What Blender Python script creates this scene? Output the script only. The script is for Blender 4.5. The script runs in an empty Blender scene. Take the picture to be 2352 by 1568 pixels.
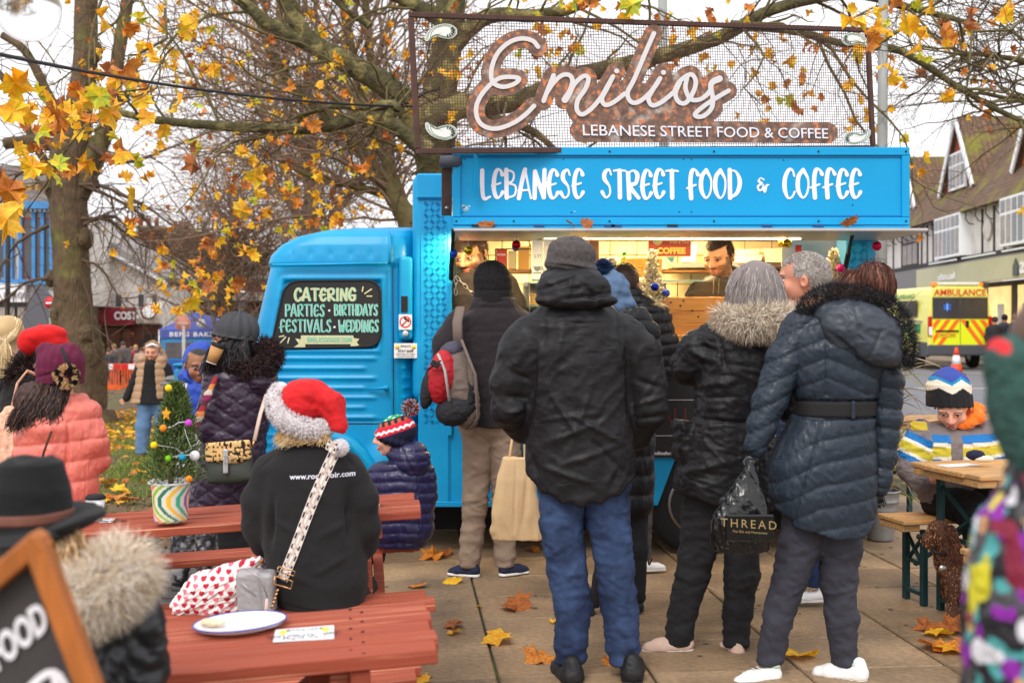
import bpy,math,random
import numpy as np
from mathutils import Vector,Matrix,Euler
rnd=random.Random(7)
SC=bpy.context.scene
COL=SC.collection
PI=math.pi
F,CX,CY,HC=2728.0,1176.0,738.0,1.5
# --- camera, world, light, exposure
cam_d=bpy.data.cameras.new('camera'); cam=bpy.data.objects.new('camera',cam_d); COL.objects.link(cam)
cam.location=(0,0,HC); cam.rotation_euler=(PI/2,0,0)
cam_d.sensor_width=36; cam_d.lens=36*F/2352.0
cam_d.shift_y=-(784-CY)/2352.0
cam_d.clip_start=.05; cam_d.clip_end=600
cam_d.dof.use_dof=True; cam_d.dof.focus_distance=6.2; cam_d.dof.aperture_fstop=3.4
SC.camera=cam
W=bpy.data.worlds.new('World'); SC.world=W; W.use_nodes=True
nt=W.node_tree; nt.nodes.clear()
SUN_EL,SUN_AZ=math.radians(48),math.radians(200)
sky=nt.nodes.new('ShaderNodeTexSky'); sky.sky_type='NISHITA'; sky.sun_disc=False
sky.sun_elevation=SUN_EL; sky.sun_rotation=SUN_AZ; sky.dust_density=6; sky.air_density=1.0; sky.ozone_density=1
hs=nt.nodes.new('ShaderNodeHueSaturation'); hs.inputs['Saturation'].default_value=.10
mx=nt.nodes.new('ShaderNodeMix'); mx.data_type='RGBA'; mx.inputs[0].default_value=.72
mx.inputs[7].default_value=(9.6,9.45,9.7,1)
bg=nt.nodes.new('ShaderNodeBackground'); bg.inputs[1].default_value=.125
wo=nt.nodes.new('ShaderNodeOutputWorld')
nt.links.new(sky.outputs[0],hs.inputs['Color']); nt.links.new(hs.outputs[0],mx.inputs[6])
nt.links.new(mx.outputs[2],bg.inputs[0]); nt.links.new(bg.outputs[0],wo.inputs[0])
sd=bpy.data.lights.new('sun','SUN'); sd.energy=.9; sd.angle=math.radians(18); sd.color=(1,.95,.88)
sun=bpy.data.objects.new('sun',sd); COL.objects.link(sun)
sdir=Vector((math.sin(SUN_AZ)*math.cos(SUN_EL),math.cos(SUN_AZ)*math.cos(SUN_EL),math.sin(SUN_EL)))
sun.rotation_euler=sdir.to_track_quat('Z','Y').to_euler(); sun.location=(0,-5,20)
SC.view_settings.view_transform='Standard'; SC.view_settings.look='None'
SC.view_settings.exposure=.52; SC.view_settings.gamma=1
SC.cycles.use_denoising=True
SC.cycles.max_bounces=6; SC.cycles.transparent_max_bounces=8
# --- small maths
def lin(c):
 return tuple(((x/255.0)/12.92 if x/255.0<=.04045 else((x/255.0+.055)/1.055)**2.4)for x in c[:3])
def P(u,v,Y):
 return Vector(((u-CX)/F*Y,Y,HC-(v-CY)/F*Y))
def splus(t):return np.logaddexp(0,np.asarray(t,float)*4)/4
def gz(x,y=0.0):
 "ground height: level paving on the right, falling away to the left"
 return-.85*np.tanh(.07*splus(-np.asarray(x,float)-.5)/.85)
def sm01(a,b,x):
 t=np.clip((x-a)/(b-a),0,1); return t*t*(3-2*t)
def h3(i,j,k,s=0):
 n=(i*73856093)^(j*19349663)^(k*83492791)^(s*2654435+911)
 n=(n^(n>>13))*1274126177&0x7fffffff
 n=(n^(n>>15))*668265263&0x7fffffff
 return(n&0xffff)/65535.0
def vnoise(p,s=0):
 "value noise in -1..1 at the rows of p"
 p=np.asarray(p,np.float64); b=np.floor(p).astype(np.int64); f=p-b; f=f*f*(3-2*f)
 r=0
 for dx in(0,1):
  for dy in(0,1):
   for dz in(0,1):
    w=(f[:,0]if dx else 1-f[:,0])*(f[:,1]if dy else 1-f[:,1])*(f[:,2]if dz else 1-f[:,2])
    r=r+w*h3(b[:,0]+dx,b[:,1]+dy,b[:,2]+dz,s)
 return r*2-1
def fbm(p,o=3,s=0):
 r=0; a=1; t=0
 for i in range(o):
  r=r+a*vnoise(np.asarray(p)*2**i,s+i); t+=a; a*=.5
 return r/t
 # --- materials
MATS={}
def mat(key,col=(128,128,128),rough=.6,metal=0,var=0.,vs=6,bump=0.,bs=60,col2=None,cs=8,thr=(.45,.6),st=(1,1,1),attr=None,coat=0,sheen=0,emit=0,alpha=None,trans=0,ior=1.45,spec=None,bstretch=None,wave=None,bd=.004,vor=0,crump=None):
 if key in MATS:return MATS[key]
 m=bpy.data.materials.new(key); m.use_nodes=True; MATS[key]=m
 t=m.node_tree; N=t.nodes; L=t.links; b=N['Principled BSDF']
 c=lin(col)+(1,)
 b.inputs['Base Color'].default_value=c; b.inputs['Roughness'].default_value=rough; b.inputs['Metallic'].default_value=metal
 b.inputs['Coat Weight'].default_value=coat; b.inputs['Sheen Weight'].default_value=sheen
 b.inputs['Transmission Weight'].default_value=trans; b.inputs['IOR'].default_value=ior
 if spec is not None:b.inputs['Specular IOR Level'].default_value=spec
 tc=N.new('ShaderNodeTexCoord'); mp=N.new('ShaderNodeMapping'); L.new(tc.outputs['Object'],mp.inputs[0]); mp.inputs['Scale'].default_value=st
 out=None
 if attr:
  a=N.new('ShaderNodeVertexColor'); a.layer_name=attr; out=a.outputs[0]
 if col2 is not None:
  n=N.new('ShaderNodeTexNoise'); n.inputs['Scale'].default_value=cs; n.inputs['Detail'].default_value=5; L.new(mp.outputs[0],n.inputs[0])
  r=N.new('ShaderNodeValToRGB'); r.color_ramp.elements[0].position=thr[0]; r.color_ramp.elements[1].position=thr[1]
  r.color_ramp.elements[0].color=c; r.color_ramp.elements[1].color=lin(col2)+(1,); L.new(n.outputs[0],r.inputs[0]); out=r.outputs[0]
 if var:
  n=N.new('ShaderNodeTexNoise'); n.inputs['Scale'].default_value=vs; n.inputs['Detail'].default_value=6; n.inputs['Roughness'].default_value=.62
  L.new(mp.outputs[0],n.inputs[0])
  mr=N.new('ShaderNodeMapRange'); mr.inputs[1].default_value=.3; mr.inputs[2].default_value=.7
  mr.inputs[3].default_value=1-var; mr.inputs[4].default_value=1+var; L.new(n.outputs[0],mr.inputs[0])
  x=N.new('ShaderNodeVectorMath'); x.operation='SCALE'; L.new(mr.outputs[0],x.inputs['Scale'])
  if out is None:x.inputs[0].default_value=c[:3]
  else:L.new(out,x.inputs[0])
  out=x.outputs[0]
 if out is not None:L.new(out,b.inputs['Base Color'])
 if emit:
  b.inputs['Emission Strength'].default_value=emit
  if out is not None:L.new(out,b.inputs['Emission Color'])
  else:b.inputs['Emission Color'].default_value=c
 if bump:
  if vor:
   n=N.new('ShaderNodeTexVoronoi'); n.inputs['Scale'].default_value=bs; o=n.outputs['Distance']
  else:
   n=N.new('ShaderNodeTexNoise'); n.inputs['Scale'].default_value=bs; n.inputs['Detail'].default_value=4; o=n.outputs[0]
  if bstretch:
   m2=N.new('ShaderNodeMapping'); m2.inputs['Scale'].default_value=bstretch; L.new(tc.outputs['Object'],m2.inputs[0]); L.new(m2.outputs[0],n.inputs[0])
  else:L.new(mp.outputs[0],n.inputs[0])
  bp=N.new('ShaderNodeBump'); bp.inputs['Strength'].default_value=bump; bp.inputs['Distance'].default_value=bd
  L.new(o,bp.inputs['Height'])
  if wave:
   w=N.new('ShaderNodeTexWave'); w.bands_direction=wave[1]; w.inputs['Scale'].default_value=wave[0]; w.inputs['Distortion'].default_value=wave[2]
   L.new(tc.outputs['Object'],w.inputs[0]); b2=N.new('ShaderNodeBump'); b2.inputs['Strength'].default_value=.8; b2.inputs['Distance'].default_value=bd
   L.new(w.outputs[0],b2.inputs['Height']); L.new(bp.outputs[0],b2.inputs['Normal']); L.new(b2.outputs[0],b.inputs['Normal'])
  else:L.new(bp.outputs[0],b.inputs['Normal'])
 if crump:
  prev=b.inputs['Normal'].links[0].from_socket if b.inputs['Normal'].links else None
  for(sc_,st_,ds,rot)in crump:
   n=N.new('ShaderNodeTexNoise'); n.noise_type='RIDGED_MULTIFRACTAL'; n.inputs['Scale'].default_value=sc_; n.inputs['Detail'].default_value=2.5; n.inputs['Distortion'].default_value=.6
   m2=N.new('ShaderNodeMapping'); m2.inputs['Rotation'].default_value=(0,rot,0); m2.inputs['Scale'].default_value=(1,1,2.1); L.new(tc.outputs['Object'],m2.inputs[0]); L.new(m2.outputs[0],n.inputs[0])
   bp=N.new('ShaderNodeBump'); bp.inputs['Strength'].default_value=st_; bp.inputs['Distance'].default_value=ds; L.new(n.outputs[0],bp.inputs['Height'])
   if prev is not None:L.new(prev,bp.inputs['Normal'])
   prev=bp.outputs[0]
  L.new(prev,b.inputs['Normal'])
 return m
 # --- objects
TM={}
def thing(name,label,cat,loc=(0,0,0),rot=(0,0,0),group=None):
 o=bpy.data.objects.new(name,None); COL.objects.link(o); o.empty_display_size=.1
 o.location=loc; o.rotation_euler=rot; o['label']=label; o['category']=cat
 if group:o['group']=group
 TM[o]=Matrix.LocRotScale(Vector(loc),Euler(rot),None)
 return o
def tag(o,label=None,cat=None,group=None,kind=None):
 if label:o['label']=label
 if cat:o['category']=cat
 if group:o['group']=group
 if kind:o['kind']=kind
 return o
def npmesh(name,V,Fq,smooth=True,cols=None,mi=None):
 V=np.asarray(V,np.float32); me=bpy.data.meshes.new(name)
 if isinstance(Fq,np.ndarray):
  k=Fq.shape[1]; n=len(Fq); tot=np.full(n,k,np.int32); idx=Fq.astype(np.int32).ravel()
 else:
  n=len(Fq); tot=np.array([len(f)for f in Fq],np.int32); idx=np.array([i for f in Fq for i in f],np.int32)
 me.vertices.add(len(V)); me.vertices.foreach_set('co',V.ravel())
 me.loops.add(len(idx)); me.loops.foreach_set('vertex_index',idx)
 me.polygons.add(n); st=np.zeros(n,np.int32); st[1:]=np.cumsum(tot)[:-1]
 me.polygons.foreach_set('loop_start',st); me.polygons.foreach_set('loop_total',tot)
 sm=np.full(n,bool(smooth))if not isinstance(smooth,np.ndarray)else smooth
 me.polygons.foreach_set('use_smooth',sm)
 if mi is not None:me.polygons.foreach_set('material_index',np.asarray(mi,np.int32))
 if cols is not None:
  a=me.color_attributes.new('col','FLOAT_COLOR','POINT')
  c=np.ones((len(V),4),np.float32); c[:,:3]=cols; a.data.foreach_set('color',c.ravel())
 me.update(); me.validate()
 return me
def obj(name,me,m=None,parent=None,local=False,loc=None):
 "links a mesh whose vertices are in world space (or local to the parent when local)"
 if parent is not None and not local:
  me.transform(TM[parent].inverted())
 if m is not None:
  for x in(m if isinstance(m,(list,tuple))else[m]):me.materials.append(x)
 o=bpy.data.objects.new(name,me); COL.objects.link(o)
 if parent is not None:
  o.parent=parent; TM[o]=TM[parent]
  if loc is not None:
   o.location=loc; TM[o]=TM[parent]@Matrix.Translation(Vector(loc))
 else:
  if loc is not None:
   me.transform(Matrix.Translation(-Vector(loc))); o.location=loc; TM[o]=Matrix.Translation(Vector(loc))
  else:TM[o]=Matrix.Identity(4)
 return o
def cp(o,parent=None,loc=None,rot=None,scale=None,name=None):
 c=o.copy(); COL.objects.link(c)
 if parent is not None:c.parent=parent
 if loc is not None:c.location=loc
 if rot is not None:c.rotation_euler=rot
 if scale is not None:c.scale=scale
 TM[c]=Matrix.LocRotScale(c.location,c.rotation_euler,None)
 return c
class MB:
 "collects shapes; build() links them as one mesh object"
 def __init__(s,T=None):s.V=[]; s.F=[]; s.S=[]; s.MI=[]; s.T=T; s.n=0; s.mi=0
 def add(s,V,Fs,smooth=False):
  V=np.asarray(V,float).reshape(-1,3)
  if s.T is not None:
   M_=np.array(s.T); V=V@M_[:3,:3].T+M_[:3,3]
  s.V.append(V)
  for f in Fs:s.F.append(tuple(int(i)+s.n for i in f)); s.S.append(smooth); s.MI.append(s.mi)
  s.n+=len(V); return s
 def box(s,c,d,rot=None,ch=0.0,taper=1.0):
  "box with centre c, size d; ch = chamfer"
  a,b,e=d[0]/2,d[1]/2,d[2]/2
  if ch<=0:
   V=[(x*a*(taper if z>0 else 1),y*b*(taper if z>0 else 1),z*e)for z in(-1,1)for y in(-1,1)for x in(-1,1)]
   Fs=[(0,2,3,1),(4,5,7,6),(0,1,5,4),(2,6,7,3),(0,4,6,2),(1,3,7,5)]
  else:
   ch=min(ch,a*.9,b*.9,e*.9); V=[]; ix={}
   for x in(-1,1):
    for y in(-1,1):
     for z in(-1,1):
      ix[(x,y,z,0)]=len(V); V.append((x*a,y*(b-ch),z*(e-ch)))
      ix[(x,y,z,1)]=len(V); V.append((x*(a-ch),y*b,z*(e-ch)))
      ix[(x,y,z,2)]=len(V); V.append((x*(a-ch),y*(b-ch),z*e))
   Fs=[]
   for sgn in(-1,1):
    q=[(sgn,-1,-1),(sgn,1,-1),(sgn,1,1),(sgn,-1,1)]; f=[ix[t+(0,)]for t in q]; Fs.append(f if sgn>0 else f[::-1])
    q=[(-1,sgn,-1),(1,sgn,-1),(1,sgn,1),(-1,sgn,1)]; f=[ix[t+(1,)]for t in q]; Fs.append(f if sgn<0 else f[::-1])
    q=[(-1,-1,sgn),(1,-1,sgn),(1,1,sgn),(-1,1,sgn)]; f=[ix[t+(2,)]for t in q]; Fs.append(f if sgn>0 else f[::-1])
   def ed(p,q,i,j):
    return[ix[p+(i,)],ix[p+(j,)],ix[q+(j,)],ix[q+(i,)]]
   for y in(-1,1):
    for z in(-1,1):Fs.append(ed((-1,y,z),(1,y,z),1,2))
   for x in(-1,1):
    for z in(-1,1):Fs.append(ed((x,-1,z),(x,1,z),0,2))
    for y in(-1,1):Fs.append(ed((x,y,-1),(x,y,1),0,1))
   for x in(-1,1):
    for y in(-1,1):
     for z in(-1,1):Fs.append([ix[(x,y,z,0)],ix[(x,y,z,1)],ix[(x,y,z,2)]])
   Vn=np.array(V); F2=[]
   for f in Fs:
    p=Vn[f]; n=np.cross(p[1]-p[0],p[2]-p[0]); F2.append(f if np.dot(n,p.mean(0))>0 else f[::-1])
   Fs=F2
  V=np.array(V,float)
  if rot is not None:
   R=np.array((rot if isinstance(rot,Matrix)else Euler(rot).to_matrix()).to_3x3()); V=V@R.T
  return s.add(V+np.array(c),Fs)
 def bar(s,a,b,w,h,ch=0,up=(0,0,1)):
  "rectangular bar from a to b, w across, h along up"
  a=Vector(a); b=Vector(b); d=b-a; L_=d.length; z=d.normalized(); x=Vector(up).cross(z)
  if x.length<1e-4:x=Vector((1,0,0)).cross(z)
  x.normalize(); y=z.cross(x); R=Matrix((x,y,z)).transposed()
  return s.box((a+b)/2,(w,h,L_),R,ch)
 def tube(s,pts,r,n=8,cap=True,smooth=True,sy=1.0):
  pts=[Vector(p)for p in pts]; m=len(pts)
  rs=r if hasattr(r,'__len__')else[r]*m
  T_=[(pts[min(i+1,m-1)]-pts[max(i-1,0)]).normalized()for i in range(m)]
  ref=Vector((0,0,1))if abs(T_[0].z)<.9 else Vector((1,0,0)); x=T_[0].cross(ref).normalized(); V=[]
  for i in range(m):
   x=(x-T_[i]*x.dot(T_[i])); x=x.normalized()if x.length>1e-6 else T_[i].orthogonal().normalized(); y=T_[i].cross(x)
   for k in range(n):
    a=2*PI*k/n; V.append(pts[i]+x*(math.cos(a)*rs[i])+y*(math.sin(a)*rs[i]*sy))
  Fs=[(i*n+k,i*n+(k+1)%n,(i+1)*n+(k+1)%n,(i+1)*n+k)for i in range(m-1)for k in range(n)]
  if cap:Fs+=[tuple(range(n))[::-1],tuple((m-1)*n+k for k in range(n))]
  return s.add(V,Fs,smooth)
 def lathe(s,c,prof,n=24,axis='Z',smooth=True,R=None):
  "prof = [(radius, height)]"
  V=[]
  for(r,z)in prof:
   for k in range(n):
    a=2*PI*k/n; p=(r*math.cos(a),r*math.sin(a),z)
    if axis=='Y':p=(p[0],p[2],p[1])
    if axis=='X':p=(p[2],p[0],p[1])
    V.append(p)
  m=len(prof); Fs=[(i*n+k,i*n+(k+1)%n,(i+1)*n+(k+1)%n,(i+1)*n+k)for i in range(m-1)for k in range(n)]
  Fs+=[tuple(range(n))[::-1],tuple((m-1)*n+k for k in range(n))]
  V=np.array(V)
  if R is not None:V=V@np.array(R.to_3x3()).T
  return s.add(V+np.array(c),Fs,smooth)
 def prism(s,poly,a,b,axis='Y',smooth=False):
  "polygon (2-D) pushed from a to b along an axis; poly in (x,z) for Y, (y,z) for X, (x,y) for Z"
  n=len(poly); V=[]
  for t in(a,b):
   for(p,q)in poly:V.append({'Y':(p,t,q),'X':(t,p,q),'Z':(p,q,t)}[axis])
  Fs=[tuple(range(n)),tuple(range(2*n-1,n-1,-1))]+[((k+1)%n,k,n+k,n+(k+1)%n)for k in range(n)]
  s.add(V,Fs[:2],False); s.n-=0
  s.F+=[tuple(i+s.n-2*n for i in f)for f in Fs[2:]]; s.S+=[smooth]*n; s.MI+=[s.mi]*n
  return s
 def ball(s,c,r,n=12,sc=(1,1,1)):
  prof=[(max(1e-4,math.sin(PI*i/(n//2+2)))*r,-math.cos(PI*i/(n//2+2))*r)for i in range(n//2+3)]
  V=[]
  for(q,z)in prof:
   for k in range(n):
    a=2*PI*k/n; V.append((q*math.cos(a)*sc[0],q*math.sin(a)*sc[1],z*sc[2]))
  m=len(prof); Fs=[(i*n+k,i*n+(k+1)%n,(i+1)*n+(k+1)%n,(i+1)*n+k)for i in range(m-1)for k in range(n)]
  return s.add(np.array(V)+np.array(c),Fs,True)
 def quad(s,a,b,c,d):return s.add([a,b,c,d],[(0,1,2,3)])
 def build(s,name,m=None,parent=None,local=False,loc=None,bevel=0):
  V=np.concatenate(s.V); me=npmesh(name,V,s.F,np.array(s.S,bool),mi=s.MI if isinstance(m,(list,tuple))else None)
  o=obj(name,me,m,parent,local,loc)
  if bevel:
   b=o.modifiers.new('bevel','BEVEL'); b.width=bevel; b.segments=2; b.limit_method='ANGLE'; b.angle_limit=.6
  return o
def spline(pts,k=6):
 "Catmull-Rom through pts (tuples of any length)"
 p=[np.array(x,float)for x in pts]
 if len(p)<3:return[p[0]+(p[1]-p[0])*i/k for i in range(k+1)]
 p=[2*p[0]-p[1]]+p+[2*p[-1]-p[-2]]; o=[]
 for i in range(1,len(p)-2):
  for j in range(k):
   t=j/k; a,b,c,d=p[i-1:i+3]
   o.append(.5*((2*b)+(-a+c)*t+(2*a-5*b+4*c-d)*t*t+(-a+3*b-3*c+d)*t**3))
 o.append(p[-2]); return o
 # --- distance-field modelling (u right, v down, d away, in image px at depth Y)
def smin(a,b,k):
 if k<=0:return np.minimum(a,b)
 h=np.clip(.5+.5*(b-a)/k,0,1); return b+(a-b)*h-k*h*(1-h)
def C(a,ra,b,rb,fl=1.0,k=None,sub=False):
 "tapered capsule between a and b = (u, v, d)"
 a=np.array((a[0],a[2],-a[1]),float); b=np.array((b[0],b[2],-b[1]),float)
 lo=np.minimum(a-ra,b-rb); hi=np.maximum(a+ra,b+rb)
 def f(p):
  q=p-a; ab=b-a; qs=q.copy(); qs[:,1]/=fl; abs_=ab.copy(); abs_[1]/=fl
  t=np.clip(qs@abs_/max(abs_@abs_,1e-6),0,1)
  return(np.sqrt(((qs-t[:,None]*abs_)**2).sum(1))-(ra+(rb-ra)*t))*min(1,fl)
 return(f,lo,hi,k,sub)
def E(c,r,rz=0,rx=0,ry=0,k=None,sub=False):
 "ellipsoid, c = (u, v, d), r = (ru, rv, rd)"
 c=np.array((c[0],c[2],-c[1]),float); r3=np.array((r[0],r[2],r[1]),float)
 R=np.array(Euler((rx,ry,rz)).to_matrix()); m=r3.max()
 def f(p):
  q=(p-c)@R
  k0=np.sqrt(((q/r3)**2).sum(1)); k1=np.sqrt(((q/r3**2)**2).sum(1))
  return k0*(k0-1)/np.maximum(k1,1e-9)
 return(f,c-m,c+m,k,sub)
def L(rows,ex=2.0,k=None,sub=False,cut=None):
 "loft of super-elliptic sections; rows = (v, uc, dc, half width, half depth) from top to bottom"
 R=np.array(rows,float); z=-R[:,0][::-1]; R=R[::-1]
 def f(p):
  zz=np.clip(p[:,2],z[0],z[-1])
  uc=np.interp(zz,z,R[:,1]); dc=np.interp(zz,z,R[:,2]); a=np.interp(zz,z,R[:,3]); b=np.interp(zz,z,R[:,4])
  x=np.abs(p[:,0]-uc)/a; y=np.abs(p[:,1]-dc)/b; e=ex
  r=(x**e+y**e)**(1/e); d2=(r-1)*np.minimum(a,b)*.9+(r-1)*np.abs(a-b)*.25*(r>1)
  dz=np.maximum(z[0]-p[:,2],p[:,2]-z[-1])
  return np.where(dz>0,np.sqrt(np.maximum(d2,0)**2+dz**2)+np.minimum(d2,0)*0,np.maximum(d2,dz))
 lo=np.array(((R[:,1]-R[:,3]).min(),(R[:,2]-R[:,4]).min(),z[0])); hi=np.array(((R[:,1]+R[:,3]).max(),(R[:,2]+R[:,4]).max(),z[-1]))
 return(f,lo,hi,k,sub)
def B(c,r,rd=4,rz=0,rx=0,ry=0,k=None,sub=False):
 "rounded box, c = (u, v, d), half sizes r = (ru, rv, rd)"
 c=np.array((c[0],c[2],-c[1]),float); r3=np.array((r[0],r[2],r[1]),float); R=np.array(Euler((rx,ry,rz)).to_matrix()); m=np.linalg.norm(r3)
 def f(p):
  q=np.abs((p-c)@R)-(r3-rd)
  return np.sqrt((np.maximum(q,0)**2).sum(1))+np.minimum(q.max(1),0)-rd
 return(f,c-m,c+m,k,sub)
def chain(pts,fl=1.0,k=None):
 "tapered tube through (u, v, d, r) points"
 return[C(a[:3],a[3],b[:3],b[3],fl,k)for a,b in zip(pts[:-1],pts[1:])]
def nets(prims,h,k=8,disp=None,cut=None,relax=1):
 prims=[q for p in prims for q in(p if isinstance(p,list)else[p])]
 pos=[p for p in prims if not p[4]]
 lo=np.min([p[1]for p in pos],0)-h*3-k*.3; hi=np.max([p[2]for p in pos],0)+h*3+k*.3
 def ev(pt):
  r=None
  for(f,a,b,kk,sub)in prims:
   kk=k if kk is None else kk
   if r is None:r=f(pt); continue
   m=np.all((pt>a-kk-h*9)&(pt<b+kk+h*9),1)
   if not m.any():continue
   x=f(pt[m])
   r[m]=-smin(-r[m],x,kk)if sub else smin(r[m],x,kk)
  if cut is not None:r=np.maximum(r,cut(pt[:,0],-pt[:,2],pt[:,1]))
  return r
 n=np.ceil((hi-lo)/h).astype(int)+1
 q=4; nc=n//q+2
 ax=[lo[i]+np.arange(nc[i])*h*q for i in range(3)]
 G=np.stack(np.meshgrid(*ax,indexing='ij'),-1).reshape(-1,3)
 c=ev(G).reshape(nc)
 n=(nc-1)*q
 near=np.zeros(nc-1,bool); th=h*q*1.9
 small=np.abs(c)<th
 for i in(0,1):
  for j in(0,1):
   for l in(0,1):near|=small[i:nc[0]-1+i,j:nc[1]-1+j,l:nc[2]-1+l]
 ss=np.sign(c)
 full=np.repeat(np.repeat(np.repeat(ss[:-1,:-1,:-1],q,0),q,1),q,2).astype(np.float32)*h*4
 nm=np.repeat(np.repeat(np.repeat(near,q,0),q,1),q,2)
 nm2=nm.copy(); nm2[1:]|=nm[:-1]; nm2[:,1:]|=nm[:,:-1]; nm2[:,:,1:]|=nm[:,:,:-1]
 I=np.argwhere(nm2); pt=lo+I*h
 full[nm2]=ev(pt)
 ins=full<0
 def sl(a,i,j,l):return a[i:a.shape[0]-1+i,j:a.shape[1]-1+j,l:a.shape[2]-1+l]
 cnt=sum(sl(ins,i,j,l).astype(np.int8)for i in(0,1)for j in(0,1)for l in(0,1))
 act=(cnt>0)&(cnt<8); A=np.argwhere(act); id_=np.full(act.shape,-1,np.int32); id_[act]=np.arange(len(A))
 co=[(i,j,l)for i in(0,1)for j in(0,1)for l in(0,1)]
 val=np.stack([full[A[:,0]+i,A[:,1]+j,A[:,2]+l]for(i,j,l)in co],1)
 acc=np.zeros((len(A),3)); nn=np.zeros(len(A))
 for a in range(8):
  for b in range(a+1,8):
   d=np.array(co[b])-np.array(co[a])
   if np.abs(d).sum()!=1:continue
   va,vb=val[:,a],val[:,b]; m=(va<0)!=(vb<0); t=np.where(m,va/np.where(m,va-vb,1),0)
   acc+=(np.array(co[a])+t[:,None]*d)*m[:,None]; nn+=m
 V=lo+(A+acc/nn[:,None])*h
 Fs=[]
 for axn in range(3):
  s0=[slice(None)]*3; s1=[slice(None)]*3; s0[axn]=slice(0,-1); s1[axn]=slice(1,None)
  fa,fb=ins[tuple(s0)],ins[tuple(s1)]; ch=fa!=fb
  o1,o2=(axn+1)%3,(axn+2)%3
  I=np.argwhere(ch); I=I[(I[:,o1]>0)&(I[:,o2]>0)&(I[:,o1]<act.shape[o1])&(I[:,o2]<act.shape[o2])]
  fl_=fa[I[:,0],I[:,1],I[:,2]]
  def g(a,b):
   J=I.copy(); J[:,o1]-=a; J[:,o2]-=b; return id_[J[:,0],J[:,1],J[:,2]]
  qd=np.stack([g(1,1),g(0,1),g(0,0),g(1,0)],1)
  qd=np.where(fl_[:,None],qd,qd[:,::-1]); Fs.append(qd[(qd>=0).all(1)])
 Fq=np.concatenate(Fs)
 for _ in range(relax):
  s=np.zeros_like(V); w=np.zeros(len(V))
  for a in range(4):
   for b in((a+1)%4,):
    np.add.at(s,Fq[:,a],V[Fq[:,b]]); np.add.at(w,Fq[:,a],1); np.add.at(s,Fq[:,b],V[Fq[:,a]]); np.add.at(w,Fq[:,b],1)
  V=.5*V+.5*s/np.maximum(w,1)[:,None]
 if disp is not None:
  for dd in(disp if isinstance(disp,(list,tuple))else[disp]):
   nr=vnormals(V,Fq); V=V+nr*dd(V[:,0],-V[:,2],V[:,1],nr)[:,None]
 return V,Fq
def vnormals(V,Fq):
 a=V[Fq[:,2]]-V[Fq[:,0]]; b=V[Fq[:,3]]-V[Fq[:,1]]; fn=np.cross(a,b); n=np.zeros_like(V)
 for i in range(4):np.add.at(n,Fq[:,i],fn)
 return n/np.maximum(np.linalg.norm(n,axis=1),1e-9)[:,None]
def toworld(V,Y):
 S=Y/F; V=np.asarray(V,float)
 return np.stack([(V[:,0]-CX)*S,Y+V[:,1]*S,HC+(V[:,2]+CY)*S],1)
def sdf(name,Y,prims,m,parent,h=5,k=8,disp=None,cut=None,col=None,relax=1,kind=None):
 V,Fq=nets(prims,h,k,disp,cut,relax)
 cols=None
 if col is not None:
  cols=col(V[:,0],-V[:,2],V[:,1],vnormals(V,Fq))
 me=npmesh(name,toworld(V,Y),Fq,True,cols)
 o=obj(name,me,m,parent)
 return o
def lc(c):return np.array(lin(c))
def segd(u,v,a,b):
 a=np.array(a,float); b=np.array(b,float); q=np.stack([u-a[0],v-a[1]],1); ab=b-a
 t=np.clip(q@ab/max(ab@ab,1e-6),0,1); return np.sqrt(((q-t[:,None]*ab)**2).sum(1)),t
def creases(segs,front=None):
 "soft folds along (u,v)-(u,v) lines: (a, b, width, height)"
 def f(u,v,d,n):
  r=np.zeros(len(u))
  for(a,b,w,hgt)in segs:
   q,t=segd(u,v,a,b); r+=hgt*np.exp(-(q/w)**2)*np.sin(PI*np.clip(t*.9+.05,0,1))
  if front is not None:r*=np.clip(front(u,v,d)*1.,0,1)
  return r
 return f
def wrinkle(amp,su,sv,sd=None,seed=0,o=3,ridge=True,rot=0):
 sd=sd or su; cr,sr=math.cos(rot),math.sin(rot)
 def f(u,v,d,n):
  a=u*cr-v*sr; b=u*sr+v*cr
  p=np.stack([a/su,b/sv,d/sd],1); w=vnoise(p*.6+9,seed+5)[:,None]*.6
  x=fbm(p+w,o,seed)
  return amp*((1-2*np.abs(x)**.8)if ridge else x)
 return f
def quilt(amp,per,off=0,slope=0,p=.5,bend=None):
 "puffer rolls: seams every per px of v"
 def f(u,v,d,n):
  t=(v+slope*(u)+(bend(u,v,d)if bend else 0)-off)/per
  return amp*(np.abs(np.sin(PI*t))**p-1)
 return f
def both(*fs):
 def f(u,v,d,n):return sum(g(u,v,d,n)for g in fs)
 return f
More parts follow.
